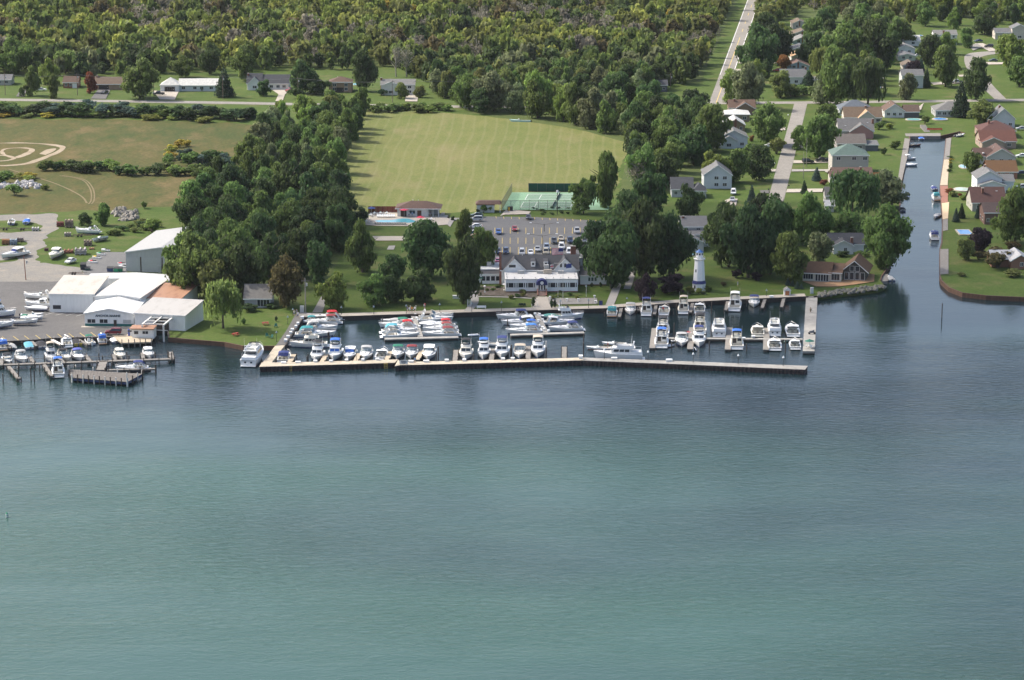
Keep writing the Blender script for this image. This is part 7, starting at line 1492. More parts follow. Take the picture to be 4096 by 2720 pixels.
for k,fr,x,y,ang,c,lb in (('sedan','H',572,98,270,BLU,'bright blue car parked alone in the lot'),('sedan','H',763,62,270,RD,'red car in the lot'),('suv','H',1500,92,270,SIL,'silver SUV parked by the lot edge'),('sedan','H',1680,85,270,WHC,'cream-white car at the tree edge of the lot'),('pickup','H',1227,208,270,DGR,'charcoal pickup in the second row of the lot'),('sedan','H',1312,178,270,GLD,'champagne sedan behind the charcoal pickup'),('suv','H',1418,205,270,DBL,'navy SUV in the second row of the lot'),('sedan','H',1590,205,270,DGR,'dark car under the trees of the lot'),
    ('pickup','H',565,335,270,DBL,'dark blue pickup behind the clubhouse chimney'),('suv','H',660,332,270,DBL,'dark blue SUV with open hatch next to the dark pickup'),('van','H',850,345,270,SIL,'silver minivan behind the clubhouse roof'),('sedan','H',953,345,270,WHC,'white car behind the clubhouse roof between two silver ones'),('sedan','H',1034,303,270,SIL,'pale silver sedan one row up from the roof'),('suv','H',1140,285,270,(.25,.30,.38),'blue-grey SUV behind the gold car'),('suv','H',1132,340,270,GLD,'gold SUV right behind the dormers'),('van','H',1318,275,270,WHC,'white van beyond the flag'),('sedan','H',1270,335,270,DBL,'dark car half hidden by the big flag'),('van','H',1410,338,270,WHC,'bright white van beside the brick chimney'),
    ('sedan','I',1640,268,270,BLK,'black car at the hedge end of the lot'),('sedan','I',1195,250,180,(.05,.09,.08),'dark green car, first along the west side of the lot'),('suv','I',1190,285,180,SIL,'silver SUV along the west side of the lot'),('sedan','I',1185,345,180,WHC,'white convertible along the west side of the lot'),('sedan','I',1178,400,180,(.03,.09,.13),'dark teal car along the west side under the tree'),('van','I',1182,440,180,RD,'red van along the west side under the tree'),('sedan','I',1175,480,180,(.2,.28,.4),'pale blue car nearly hidden under the tree'),('sedan','H',568,440,90,(.35,.12,.2),'pink-red car beside the clubhouse chimney')):
    car(k,fr,x,y,ang,c,lb,cg)
car('suv','A',1338,698,180,BUR,'dark red sport utility vehicle parked in front of the gabled office')
car('sedan','B',832,738,248,WHC,'white car standing on the yard grass')
for k,fr,x,y,ang,c,lb in (('sedan','D',390,855,5,WHC,'white car on the drive in front of the brick house'),('sedan','D',988,880,250,BLK,'dark car on the black drive of the tan-roofed house'),('pickup','D',1498,895,190,BLK,'black pickup on the drive of the white ranch house'),('sedan','O',370,860,240,RD,'bright red car on the concrete drive'),('sedan','M',1115,700,185,WHC,'white car half hidden beside the side street'),('suv','M',1570,890,5,BLK,'black SUV on the drive, nearer the street'),('pickup','M',1735,875,180,BLK,'black pickup on the drive beside the black SUV'),('van','M',690,1255,265,(.75,.75,.75),'white camper van behind the trees'),('sedan','M',678,1340,265,SIL,'silver car below the white camper van'),('sedan','M',1865,575,180,WHC,'white car on the drive behind the full street tree'),('sedan','L',30,880,180,BLK,'dark car beside the tall taupe house'),('sedan','L',95,565,180,WHC,'white car beside the grey-roofed house'),
    ('van','N',1593,412,180,WHC,'white minivan beside the eastern row houses'),('sedan','N',2028,305,200,DBL,'dark blue car behind the round tree'),('suv','N',2105,345,160,BLK,'black car on the beige house drive'),('sedan','N',2272,362,5,WHC,'white car on the curved street'),('sedan','N',2135,448,185,(.04,.09,.08),'dark green car inside the curve'),('sedan','N',1758,360,190,BLK,'dark car by the white two-storey house'),('pickup','N',1870,605,180,SIL,'silver pickup on the drive by the main road'),('sedan','N',1958,608,5,BLK,'black car on the drive by the main road'),('suv','N',2308,318,5,(.06,.03,.06),'dark purple car before the beige house'),('sedan','N',480,388,180,DGR,'dark car on the drive of the blue house'),('sedan','N',520,388,180,WHC,'white car behind the dark one on the same drive'),('sedan','N',565,520,180,RD,'red car beside the rose-brown roofed house'),('sedan','L',2330,500,180,SIL,'silver car at the east edge above the canal'),('sedan','L',2335,825,180,WHC,'white car at the east edge beside the brown house'),('sedan','L',2320,1030,180,DBL,'dark blue car beside the orange-brown roof'),('pickup','L',2345,1200,180,SIL,'silver pickup beside the white two-gabled house')):
    car(k,fr,x,y,ang,c,lb,'cars parked at the houses')
# ================================================================== POLES, FLAGS, FENCES
def upole(fr,x,y,yt,label,m=None,arm=True,group='utility poles',lean=0,r=.16):
    p=W(fr,x,y); hh=(y-yt)*FR[fr][2]/ppm(p); root=empty('utility_pole',p,0,label,'utility pole',group)
    MB().tube([(0,0,0),(lean,0,hh)],r,7,r*.7).build('pole',m or mat((.20,.15,.12),.9,var=.2,name='pole_wood'),root)
    if arm: MB().box(-1.1+lean,1.1+lean,-.08,.08,hh-.9,hh-.75).build('cross_arm',M_PLANKG,root); MB().tube([(.45,0,hh-2.4),(.45,0,hh-1.5)],.25,7).build('transformer',M_METG,root)
    return Vector((p.x,p.y,p.z+hh-.7))
tops=[upole('D',x,y,yt,'weathered utility pole along the far road verge',group='road utility poles') for x,y,yt in ((50,900,690),(732,900,688),(1455,920,715),(2107,935,705))]+[upole('O',x,y,yt,'weathered utility pole along the far road verge',group='road utility poles') for x,y,yt in ((455,930,725),(1345,975,755))]
tops+=[upole('Q',1845,830,690,'weathered utility pole along the far road verge',group='road utility poles')]
def wire(a,b,label,sag=.8,r=.035,group='overhead wires'):
    pts=[a+(b-a)*(q/10)+Vector((0,0,-sag*4*(q/10)*(1-q/10))) for q in range(11)]; tag(MB().tube(pts,r,4).build('power_line',mat((.25,.25,.25),.6,name='wire')),label,'wire',group)
for a,b in zip(tops[:-1],tops[1:]): wire(a,b,'thin power line slung between the road poles',group='road power lines')
for x,y,yt in ((140,250,195),(45,480,365)): upole('N',x,y,yt,'utility pole beside the cross road in the trees',group='cross road poles')
upole('N',830,750,705,'utility pole by the side street junction',arm=False,group='street poles'); upole('M',1515,1080,755,'grey pole on the right verge of the side street, nearer',arm=False,m=M_BARKG,group='street poles',r=.12); upole('M',1550,940,590,'grey pole on the right verge of the side street, farther',arm=False,m=M_BARKG,group='street poles',r=.12)
upole('B',307,945,655,'reddish light pole at the edge of the gravel yard',m=mat((.22,.09,.06),.8,name='red_pole'),lean=-.4); upole('E',952,300,-120,'tall grey service pole at the head of the quay',m=M_BARKG,r=.2)
def flagpole(fr,x,y,yt,label,group=None,h=HL,r=.07):
    p=W(fr,x,y,h); hh=(y-yt)*FR[fr][2]/ppm(p); root=empty('flagpole',p,0,label,'flagpole',group); MB().tube([(0,0,0),(0,0,hh)],r,7,r*.6).build('pole',M_PILEW,root); MB().tube([(0,0,hh),(0,0,hh+.2)],.1,6,.04).build('finial',M_PAINTY,root); MB().tube([(0,0,0),(0,0,.3)],.18,8).build('base',M_CONCG,root); return root,p,hh
fpo,fpp,fph=flagpole('H',1333,860,212,'tall white flagpole with yardarm in front of the clubhouse')
s=.33884/ppm(fpp); MB().tube([(-(1345-1238)*s,0,(860-442)*s),((1450-1345)*s*.6,0,(860-446)*s)],.05,5).build('yardarm',M_PILEW,fpo)
def flag(nm,x0,x1,z0,z1,droop,label,m,col_part=None):
    """rippled cloth hanging from x0 (hoist) to x1"""
    n=12; root=None; V=[]; fc=[]
    def pt(u,v): 
        xx=x0+(x1-x0)*u; zz=z0+(z1-z0)*v-droop*u*u; return (xx,.18*math.sin(u*7+v*1.5)*u-.05,zz)
    return pt
pt=flag('',-.08,-(1333-1218)*s,(860-335)*s,(860-262)*s,-.0,'',None)
def cloth(pt,u0,u1,v0,v1,m,name,parent,off=0,nu=10):
    mb=MB(); mb.loft([[(lambda q:(q[0],q[1]+off,q[2]))(pt(u0+(u1-u0)*i/nu,v)) for v in (v0,(v0+v1)/2,v1)] for i in range(nu+1)],close=False); return mb.build(name,m,parent)
M_FR=M_CANVAS((.50,.02,.05)); M_FW=M_CANVAS((.75,.74,.72)); M_FB=M_CANVAS((.02,.03,.14))
fl=empty('national_flag',fpp,0,'large red and white striped flag with blue canton flying over the clubhouse','flag')
pt=lambda u,v:(-.12-(1345-1215)*s*u+.1,-.05+.22*math.sin(u*7+v)*u,(860-338)*s+(338-262)*s*v-.9*u*u*.2)
for q in range(13):
    u0=.42 if q>=6 else .0
    cloth(pt,u0,1,q/13,(q+1)/13,M_FR if q%2==0 else M_FW,'stripe',fl)
cloth(pt,0,.42,6/13,1,M_FB,'canton',fl,-.01)
pt2=lambda u,v:(-(1345-1232)*s+(-.0)-.1-(1232-1197)*s*u+.1,-.05+.1*math.sin(u*6)*u,(860-500)*s+(500-452)*s*v-.2*u)
fl2=empty('cross_flag',fpp,0,'small white flag with a red cross on the yardarm','flag'); cloth(pt2,0,1,0,1,M_FW,'field',fl2); cloth(pt2,.38,.62,0,1,M_FR,'upright_bar',fl2,-.03); cloth(pt2,0,1,.38,.62,M_FR,'cross_bar',fl2,-.045)
pt3=lambda u,v:((1380-1345)*s+(1445-1380)*s*u,-.05+.12*math.sin(u*6+v)*u,(860-505)*s+(505-455)*s*v+.25*u)
fl3=empty('blue_flag',fpp,0,'small plain navy flag hanging from the right of the yardarm','flag'); cloth(pt3,0,1,0,1,M_CANVAS((.03,.05,.2)),'field',fl3)
lamp('H',1275,860,695,'white lamp standard left of the tall flagpole',False,None,HL,M_PILEW); lamp('H',1608,855,700,'white lamp standard at the right end of the patio',False,None,HL,M_PILEW)
for x,y,yt in ((1112,78,-10),(1092,352,120)):
    p=W('H',x,y); hh=(y-yt)*.33884/ppm(p); root=empty('lot_lamp',p,0,'tall dark lamp mast with twin arms in the parking lot','lamp post','parking lot lamps'); MB().tube([(0,0,0),(0,0,hh)],.11,7).build('mast',M_RUB if y<100 else M_PLANK,root); MB().tube([(-4.5,0,hh+.5),(0,0,hh-.1),(4.5,0,hh+.6)],.06,5).build('arm',M_PLANK,root)
    for s_ in (-1,1): MB().box(s_*4.6-.4,s_*4.6+.4,-.25,.25,hh+.45,hh+.65).build('lamp_head',M_BOXW,root)
p=W('I',1887,232); hh=(232-40)*.4659/ppm(p); root=empty('court_lamp',p,0,'tall mast with white lamp at the tennis courts','lamp post'); MB().tube([(0,0,0),(0,0,hh)],.12,7).build('mast',M_RUB,root); MB().tube([(0,0,hh),(0,0,hh+.8)],.45,8,.35).build('lamp_head',M_BOXW,root)
# tennis fence and net
M_MESH,n,l,b=newmat('fence_mesh'); tr=node(n,'ShaderNodeBsdfTransparent'); mx=node(n,'ShaderNodeMixShader'); mx.inputs[0].default_value=.38; b.inputs['Base Color'].default_value=(.20,.26,.24,1); l.new(tr.outputs[0],mx.inputs[1]); l.new(b.outputs[0],mx.inputs[2]); l.new(mx.outputs[0],n['Material Output'].inputs[0])
def mesh_fence(label,pts,h_,m=None,solid=False,sp=3.0):
    o=pts[0]; root=empty('wire_fence',o,0,label,'fence')
    for a,b in zip(pts[:-1],pts[1:]):
        d=b-a; k=max(1,int(d.length/sp))
        MB().poly([(a-o)[:2]+(0.05,) if False else (a.x-o.x,a.y-o.y,.05),(b.x-o.x,b.y-o.y,.05),(b.x-o.x,b.y-o.y,h_),(a.x-o.x,a.y-o.y,h_)]).build('mesh_panel',m or M_MESH,root)
        for q in range(k+1):
            p=a+d*(q/k)-o; MB().tube([(p.x,p.y,0),(p.x,p.y,h_+.05)],.06,5).build('post',M_PLANKG,root)
        MB().tube([(a.x-o.x,a.y-o.y,h_),(b.x-o.x,b.y-o.y,h_)],.05,4).build('rail',M_PLANKG,root)
mesh_fence('tall wire fence round the near and west sides of the tennis courts',[W('I',1498,46),W('I',1410,196),W('I',2040,196)],3.6)
p=W('I',1640,37); mesh_fence('dark green windscreen fence behind the tennis courts',[W('I',1640,37),W('I',2250,40)],3.2,M_CANVAS((.02,.07,.05)))
for (yt,yb) in ((62,110),(128,178)):
    a=W('I',1637-(yt-62)*.578+272,yt-2); b=W('I',1637-(yb-62)*.578+272,yb+2); nt_=empty('tennis_net',a,0,'dark tennis net across the far court' if yt<100 else 'dark tennis net across the near court','net'); d=b-a
    MB().poly([(0,0,.05),(d.x,d.y,.05),(d.x,d.y,1.05),(0,0,1.05)]).build('netting',M_RUB,nt_); MB().tube([(0,0,1.07),(d.x,d.y,1.07)],.06,4).build('tape',M_PAINTW,nt_)
    for q in (Vector((0,0,0)),d): MB().tube([(q.x,q.y,0),(q.x,q.y,1.15)],.06,5).build('post',M_RUB,nt_)
p=W('I',1482,203); ob=empty('storage_cabinet',p,.2,'black and orange cabinet beside the tennis fence','cabinet'); MB().box(-.9,.9,-.5,.5,0,1.7).build('body',M_RUB,ob); MB().box(-.8,-.2,-.55,-.51,.2,1.5).build('panel',mat((.6,.35,.05),.6),ob)
# ================================================================== POOL TERRACE
def parasol(fr,x,y,c,label,R=1.5,h_=2.4):
    root=empty('parasol',W(fr,x,y),0,label,'parasol'); MB().tube([(0,0,0),(0,0,h_)],.04,5).build('pole',M_PILEW,root); MB().tube([(0,0,h_-.55),(0,0,h_)],R,10,.06,cap=False).build('canopy',M_CANVAS(c),root); MB().tube([(0,0,0),(0,0,.1)],.3,8).build('base',M_CONCG,root)
parasol('i',310,345,(.10,.14,.35),'blue parasol at the fence end of the pool'); parasol('i',215,500,(.62,.60,.30),'cream and yellow parasol at the west end of the pool'); parasol('i',930,415,(.55,.05,.10),'red parasol in front of the pool house',1.9,3.2); parasol('i',1240,520,(.55,.04,.08),'red parasol beside the tree at the pool')
parasol('H',355,690,(.03,.14,.10),'green parasol on the clubhouse terrace'); parasol('H',515,670,(.03,.14,.10),'green parasol on the terrace nearer the clubhouse'); 
for x,y,lb in ((410,800,'white patio heater by the rock garden'),(495,690,'white patio heater on the terrace'),(638,780,'white patio heater at the clubhouse corner')): 
    root=empty('patio_heater',W('H',x,y),0,lb,'heater'); MB().tube([(0,0,0),(0,0,2.1)],.06,5).build('post',M_PILEW,root); MB().tube([(0,0,2.1),(0,0,2.35)],.42,10,.1).build('hood',M_BOXW,root); MB().tube([(0,0,0),(0,0,.5)],.22,8).build('tank',M_BOXW,root)
ml=MB().hexa([(-.32,-.9,.28),(.32,-.9,.28),(.32,.35,.28),(-.32,.35,.28)],[(-.32,-.9,.36),(.32,-.9,.36),(.32,.35,.36),(-.32,.35,.36)]).mesh('bed',M_BOXW); mb2=MB().hexa([(-.32,.35,.28),(.32,.35,.28),(.32,.95,.75),(-.32,.95,.75)],[(-.32,.35,.36),(.32,.35,.36),(.32,.9,.82),(-.32,.9,.82)]).mesh('backrest',M_BOXW); lg=MB().box(-.3,.3,-.7,-.62,0,.28).box(-.3,.3,.4,.48,0,.28).mesh('frame',M_CHROME)
def lounger(fr,x,y,rz,label,group):
    root=empty('sun_lounger',W(fr,x,y,HL+.3),rz,label,'sun lounger',group)
    for nm,me in (('bed',ml),('backrest',mb2),('frame',lg)): link(bpy.data.objects.new(nm,me),root)
for k in range(8): lounger('i',428+44*k,412,0,'white sun lounger in the row before the red fence','loungers by the fence')
for k in range(13): lounger('i',385+47*k,548,PI,'white sun lounger in the row along the near pool edge','loungers along the pool')
tb=MB().tube([(0,0,.68),(0,0,.74)],.6,12).mesh('table_top',M_BOXW); ch_=MB().box(-.25,.25,-.25,.25,.38,.45).box(-.25,.25,.2,.27,.45,.9).mesh('seat',M_BOXW)
for x,y,lb in ((365,372,'white table set beside the blue parasol'),(480,368,'white table set, middle one by the red fence'),(598,368,'white table set nearest the pool house by the red fence'),(300,405,'white table set at the terrace corner'),(215,525,'white table set under the yellow parasol'),(1440,480,'white table set right of the pool tree')):
    root=empty('patio_set',W('i',x,y,HL+.2),0,lb,'table'); link(bpy.data.objects.new('table_top',tb),root); MB().tube([(0,0,0),(0,0,.68)],.05,6).build('leg',M_BOXW,root)
    for q in range(4): o=link(bpy.data.objects.new('chair',ch_),root); o.location=(math.sin(q*PI/2)*1.0,math.cos(q*PI/2)*1.0,-.0); o.rotation_euler=(0,0,-q*PI/2)
for x,y,lb in ((1180,880,'white pedestal urn left on the patio'),(1380,905,'white pedestal urn, second on the patio'),(1515,908,'white pedestal urn in the middle of the patio'),(1706,868,'white pedestal urn at the back right of the patio'),(1718,930,'white pedestal urn at the front right of the patio')):
    root=empty('pedestal_urn',W('H',x,y),0,lb,'urn'); MB().tube([(0,0,0),(0,0,.15)],.3,8).build('base',M_BOXW,root); MB().tube([(0,0,.15),(0,0,.65)],.17,8,.22).build('pedestal',M_BOXW,root); MB().tube([(0,0,.65),(0,0,1.0)],.24,10,.42).build('bowl',M_BOXW,root)
p=W('H',1780,945); root=empty('waste_bin',p,0,'navy waste bin at the end of the patio','bin'); MB().box(-.5,.5,-.4,.4,0,1.3).build('body',M_CANVAS(NAVY),root); MB().box(-.55,.55,-.45,.45,1.3,1.4).build('lid',M_RUB,root)
# back yard pools
def backpool(fr,x,y,rx,ry,label,rect=False,c=(.10,.30,.62)):
    p=W(fr,x,y); s=FR[fr][2]/ppm(p); rx*=s; f=2.6; ry=ry*s*f*1.6
    pts=[Vector((p.x+rx*math.cos(q*PI/12),p.y+ry*math.sin(q*PI/12),0)) for q in range(24)] if not rect else [Vector((p.x+a*rx,p.y+b*ry,0)) for a,b in ((-1,-1),(1,-1),(1,1),(-1,1))]
    root=empty('back_yard_pool',p,0,label,'pool'); L2=[Vector((q.x-p.x,q.y-p.y,0)) for q in pts]
    MB().prism([(q.x*1.25,q.y*1.25) for q in L2],.0,.32).build('deck',M_CONC,root); m_,n,l,b=newmat('back_pool_water'); b.inputs['Base Color'].default_value=c4(c); b.inputs['Roughness'].default_value=.1; MB().prism([(q.x,q.y) for q in L2],.325,.345).build('water',m_,root)
backpool('L',1365,380,75,20,'oval blue covered pool at the canal head'); backpool('L',1050,385,80,18,'pale green free-form pool beside the screened porch',c=(.20,.50,.48)); backpool('K',1795,548,55,26,'rectangular blue pool on the canal point',True); backpool('L',1630,1215,85,26,'white-rimmed green pool before the white gables',c=(.45,.55,.52)); backpool('N',1290,640,36,8,'blue pool in the far gardens, nearer the road'); backpool('N',1300,572,34,8,'blue pool in the far gardens, farther one'); backpool('N',1600,262,22,7,'small blue pool behind the eastern row'); backpool('O',1030,800,60,14,'turquoise pool behind the tall dark tree',c=(.1,.45,.55)); backpool('L',1650,945,50,28,'round white and blue paddling pool on the east bank',c=(.3,.5,.65)); backpool('J',735,650,100,12,'turquoise above-ground pool behind the lighthouse',c=(.12,.4,.5))
# ================================================================== YARD CLUTTER
def trailer(fr,x,y,L_,ang,label,c=(.14,.10,.08)):
    root=empty('boat_trailer',W(fr,x,y,HL+.2),math.radians(ang),label,'trailer','empty boat trailers'); m_=mat(c,.8,var=.3,name='rusty_frame')
    mb=MB(); [mb.box(-L_/2,L_/2,s_*.8-.07,s_*.8+.07,.5,.64) for s_ in (-1,1)]; [mb.box(x_-.06,x_+.06,-.8,.8,.42,.5) for x_ in (-L_*.4,-L_*.1,L_*.2,L_*.45)]; mb.box(L_/2,L_/2+1.4,-.06,.06,.5,.6); mb.build('frame',m_,root)
    for x_ in (-L_*.22,-L_*.05):
        for s_ in (-1,1): w0=MB().tube([(x_,s_*.95,.33),(x_,s_*1.15,.33)],.34,9).build('wheel',M_TYRE,root)
for fr,x,y,L_,a_,lb in (('B',975,432,6.5,2,'rusty trailer frame below the white sport boat'),('B',90,352,6,8,'empty trailer below the open white boat'),('B',290,355,5,4,'empty trailer below the blue-covered boat'),('A',165,560,6.5,60,'flat-bed trailer with plank deck between stored boats'),('B',895,880,4.5,5,'small dark trailer near the sheds'),('B',200,500,5,10,'trailer frame in the scrap row')): trailer(fr,x,y,L_,a_,lb)
def pallets(fr,x,y,wp,hp,label,c=(.22,.17,.13),seed=1):
    p=W(fr,x,y); s=FR[fr][2]/ppm(p); root=empty('timber_stack',p,.1,label,'timber stack','timber stacks'); w_,h_=wp*s/2,hp*s*.85; n_=max(3,int(h_/.35)); rng=random.Random(seed); m1,m2=mat(c,.9,var=.3,name='old_timber'),mat((c[0]*1.5,c[1]*1.5,c[2]*1.5),.9,var=.3,name='old_timber_pale')
    for q in range(n_):
        for r_ in range(3):
            j=rng.uniform(-.15,.15); z=q*h_/n_
            if q%2: MB().box(-w_+j,w_+j,-w_+r_*w_*.8,-w_+r_*w_*.8+.45,z,z+h_/n_-.03).build('beam',rng.choice((m1,m2)),root)
            else: MB().box(-w_+r_*w_*.8,-w_+r_*w_*.8+.45,-w_+j,w_+j,z,z+h_/n_-.03).build('beam',rng.choice((m1,m2)),root)
for i_,(x,y,wp,hp,c,lb) in enumerate(((818,318,95,105,(.20,.15,.12),'tall stack of weathered timber cribs at the yard edge'),(712,308,80,60,(.16,.05,.04),'heap of rusty red boat cradles'),(1038,535,90,75,(.20,.15,.12),'stack of timber blocking near the tipped hull'),(955,638,135,85,(.28,.26,.25),'heap of grey scrap metal behind the white car'),(812,622,110,45,(.20,.08,.05),'rusty steel cradle on the grass'),(700,640,70,70,(.10,.11,.13),'dark scrap heap beside the old cabin cruiser'),(1080,582,52,22,(.22,.12,.07),'small rusty cradle near the jet skis'),(70,522,90,70,(.25,.13,.06),'orange-brown steel crate in the scrap row'),(160,525,80,75,(.16,.20,.24),'blue-grey scrap pile in the middle of the row'),(240,490,70,55,(.12,.10,.10),'dark scrap pile at the right of the row'),(420,360,80,45,(.35,.34,.33),'pale scrap by the gravel turn'),(800,425,75,50,(.24,.21,.19),'low heap of timber on the grass'),(545,600,40,40,(.10,.05,.05),'dark cradle left of the old cabin cruiser'))): pallets('B',x,y,wp,hp,lb,c,i_)
def bin_(fr,x,y,wp,hp,c,label):
    p=W(fr,x,y); s=FR[fr][2]/ppm(p); root=empty('dumpster',p,0,label,'dumpster'); w_,h_=wp*s/2,hp*s*.9; MB().hexa([(-w_*.9,-.8,0),(w_*.9,-.8,0),(w_*.9,.8,0),(-w_*.9,.8,0)],[(-w_,-1,h_*.8),(w_,-1,h_*.8),(w_,.9,h_),(-w_,.9,h_)]).build('body',mat(c,.6,var=.2,name='bin_paint'),root); MB().hexa([(-w_-.05,-1.05,h_*.81),(w_+.05,-1.05,h_*.81),(w_+.05,.95,h_+.01),(-w_-.05,.95,h_+.01)],[(-w_-.05,-1.05,h_*.85),(w_+.05,-1.05,h_*.85),(w_+.05,.95,h_+.08),(-w_-.05,.95,h_+.08)]).build('lid',M_RUB,root)
bin_('B',1302,842,72,58,(.06,.09,.20),'dark blue dumpster by the big grey shed'); bin_('B',1372,846,52,60,(.06,.40,.20),'bright green dumpster beside the blue one'); bin_('B',1425,845,45,58,(.02,.25,.12),'dark green dumpster at the shed corner'); bin_('B',985,820,65,88,(.02,.03,.04),'black container at the asphalt edge'); bin_('B',1035,828,60,40,(.05,.10,.09),'small dark green tank beside the container')
def rocks(fr,pts,n,r,label,m,name='rubble_heap',cat='rocks',seed=1,hz=1.0):
    rng=random.Random(seed); pg=poly(fr,pts); c=Vector((sum(p.x for p in pg)/len(pg),sum(p.y for p in pg)/len(pg),HL)); root=empty(name,c,0,label,cat); base=[]
    for k in range(5):
        v=ICV*(1+np.random.default_rng(k+seed).uniform(-.28,.28,(len(ICV),1))); mm=bpy.data.meshes.new('rock'); mm.from_pydata([tuple(q) for q in v],[],[tuple(int(i) for i in f) for f in ICF]); mm.materials.append(m); base.append(mm)
    xs=[p.x for p in pg];ys=[p.y for p in pg];k=0;t_=0
    while k<n and t_<n*60:
        t_+=1; q=(rng.uniform(min(xs),max(xs)),rng.uniform(min(ys),max(ys)))
        if not inside(q,pg): continue
        k+=1; o=link(bpy.data.objects.new('rock',rng.choice(base)),root); s_=r*rng.uniform(.5,1.4); o.location=(q[0]-c.x,q[1]-c.y,rng.uniform(-.1,.35)*hz*s_); o.scale=(s_*rng.uniform(.8,1.5),s_,s_*rng.uniform(.5,.9)*hz); o.rotation_euler=(rng.random(),rng.random(),rng.random()*6)
M_ROCK=mat((.24,.22,.19),.95,var=.25,scale=2,name='rock'); M_ROCKP=mat((.46,.44,.42),.95,var=.25,scale=2,name='pale_rubble'); M_ROCKS=mat((.19,.18,.15),.95,var=.3,scale=2,name='shore_rock')
rocks('B',[(1320,160),(1420,100),(1660,150),(1600,245),(1370,250)],90,.85,'heap of grey boulders and broken concrete behind the yard',M_ROCK,seed=2,hz=1.4)
rocks('C',[(-40,790),(200,780),(390,795),(380,835),(200,850),(-40,840)],110,.8,'long heap of pale rubble in the rough field',M_ROCKP,seed=3,hz=1.6)
rocks('K',[(405,1158),(700,1122),(960,1090),(1050,1066),(1010,1048),(800,1070),(600,1092),(415,1118)],240,.45,'bank of shore boulders below the cedar-roofed house',M_ROCKS,'riprap_bank','rocks',4,1.2)
# canal boardwalks
def board(fr,pts,h,m,label):
    slab('boardwalk',poly(fr,pts,h),-.6,h,m,label=label,cat='boardwalk')
board('L',[(945,600),(1008,608),(975,830),(905,1125),(860,1120),(905,830)],HL+.14,M_PLANK,'long grey boardwalk on the west bank near the canal end')
board('L',[(1440,605),(1500,595),(1475,845),(1412,850)],HL+.14,M_PLANK,'grey boardwalk at the upper east bank of the canal'); board('L',[(1412,854),(1474,850),(1455,1158),(1366,1158)],HL+.14,M_PLANKT,'tan boardwalk below the grey one on the east bank'); board('K',[(1566,100),(1640,100),(1640,255),(1578,262)],HL+.14,mat((.28,.13,.09),.9,var=.2,name='red_boards_deck'),'red-brown deck on the east bank of the canal'); board('K',[(1580,266),(1652,255),(1640,410),(1590,418)],HL+.14,mat((.58,.44,.28),.9,var=.12,name='pale_boards'),'pale tan deck below the red-brown one'); board('K',[(1592,422),(1640,415),(1640,520),(1590,530)],HL+.13,M_PLANK,'short grey deck above the canal point'); board('K',[(1566,702),(1645,700),(1645,935),(1566,940)],HL+.14,M_PLANK,'grey boardwalk along the canal point'); board('K',[(1060,740),(1092,735),(1085,850),(1055,850)],HL+.14,M_PLANKT,'narrow tan boardwalk by the canal mouth trees'); board('L',[(950,545),(1370,540),(1372,575),(960,578)],HL+.13,M_PLANK,'grey landing across the end of the canal')
board('K',[(990,940),(1072,938),(1068,1005),(998,1008)],.9,M_PLANK,'small floating dock at the canal mouth')
bs=W('L',1215,530); st=empty('bank_stairs',bs,0,'wooden steps climbing the bank at the canal end','stairs')
for q in range(7): MB().box(-1.2,1.2,q*2.0,q*2.0+1.8,0,.18+.14*q).build('step',M_PLANK,st)
bn=empty('red_bench',W('L',1300,512),0,'long red bench at the canal end','bench'); MB().box(-3.2,3.2,-.25,.25,.4,.5).build('seat',mat((.45,.06,.05),.6),bn); MB().box(-3.2,3.2,.22,.3,.5,1.0).build('backrest',mat((.45,.06,.05),.6),bn); [MB().box(q-.06,q+.06,-.2,.2,0,.4).build('leg',M_RUB,bn) for q in (-3,0,3)]
piling('K',1582,1350,135,'lone dark stake standing in the water off the canal mouth',group=None,r=.14); 
p=W('Z',16,1192,0); by=empty('channel_buoy',p,0,'small white and green channel buoy in the open water','buoy'); MB().tube([(0,0,-.5),(0,0,.7)],.28,9).build('float',M_BOXW,by); MB().tube([(0,0,.7),(0,0,1.1)],.25,9,.1).build('top',mat((.03,.3,.15),.6),by); MB().tube([(0,0,.25),(0,0,.42)],.29,9).build('band',mat((.05,.25,.15),.6),by)
# lawn furniture
def picnic(fr,x,y,c,label,rz=.3):
    root=empty('picnic_table',W(fr,x,y,HL+.05),rz,label,'table'); m_=mat(c,.8,name='table_paint'); MB().box(-.95,.95,-.4,.4,.7,.78).build('table_top',m_,root)
    for s_ in (-1,1): MB().box(-.95,.95,s_*.75-.15,s_*.75+.15,.42,.48).build('bench_seat',m_,root)
    for q in (-.7,.7): MB().box(q-.05,q+.05,-.8,.8,.34,.41).box(q-.06,q+.06,-.1,.1,0,.69).build('leg',m_,root)
picnic('E',478,440,(.32,.05,.05),'red picnic table on the lawn by the quay'); picnic('E',125,568,(.34,.05,.04),'red picnic table near the lawn seawall',.8)
def achair(fr,x,y,rz,c,label,group):
    root=empty('lawn_chair',W(fr,x,y),rz,label,'chair',group); m_=mat(c,.8,name='chair_paint'); MB().hexa([(-.35,-.4,.36),(.35,-.4,.36),(.35,.35,.28),(-.35,.35,.28)],[(-.35,-.4,.42),(.35,-.4,.42),(.35,.35,.34),(-.35,.35,.34)]).build('seat',m_,root); MB().hexa([(-.35,.3,.3),(.35,.3,.3),(.3,.7,1.05),(-.3,.7,1.05)],[(-.35,.36,.3),(.35,.36,.3),(.3,.77,1.05),(-.3,.77,1.05)]).build('backrest',m_,root)
    for s_ in (-1,1): MB().box(s_*.42-.05,s_*.42+.05,-.45,.4,.55,.6).box(s_*.42-.04,s_*.42+.04,-.42,-.34,0,.55).box(s_*.42-.04,s_*.42+.04,.3,.38,0,.55).build('armrest',m_,root)
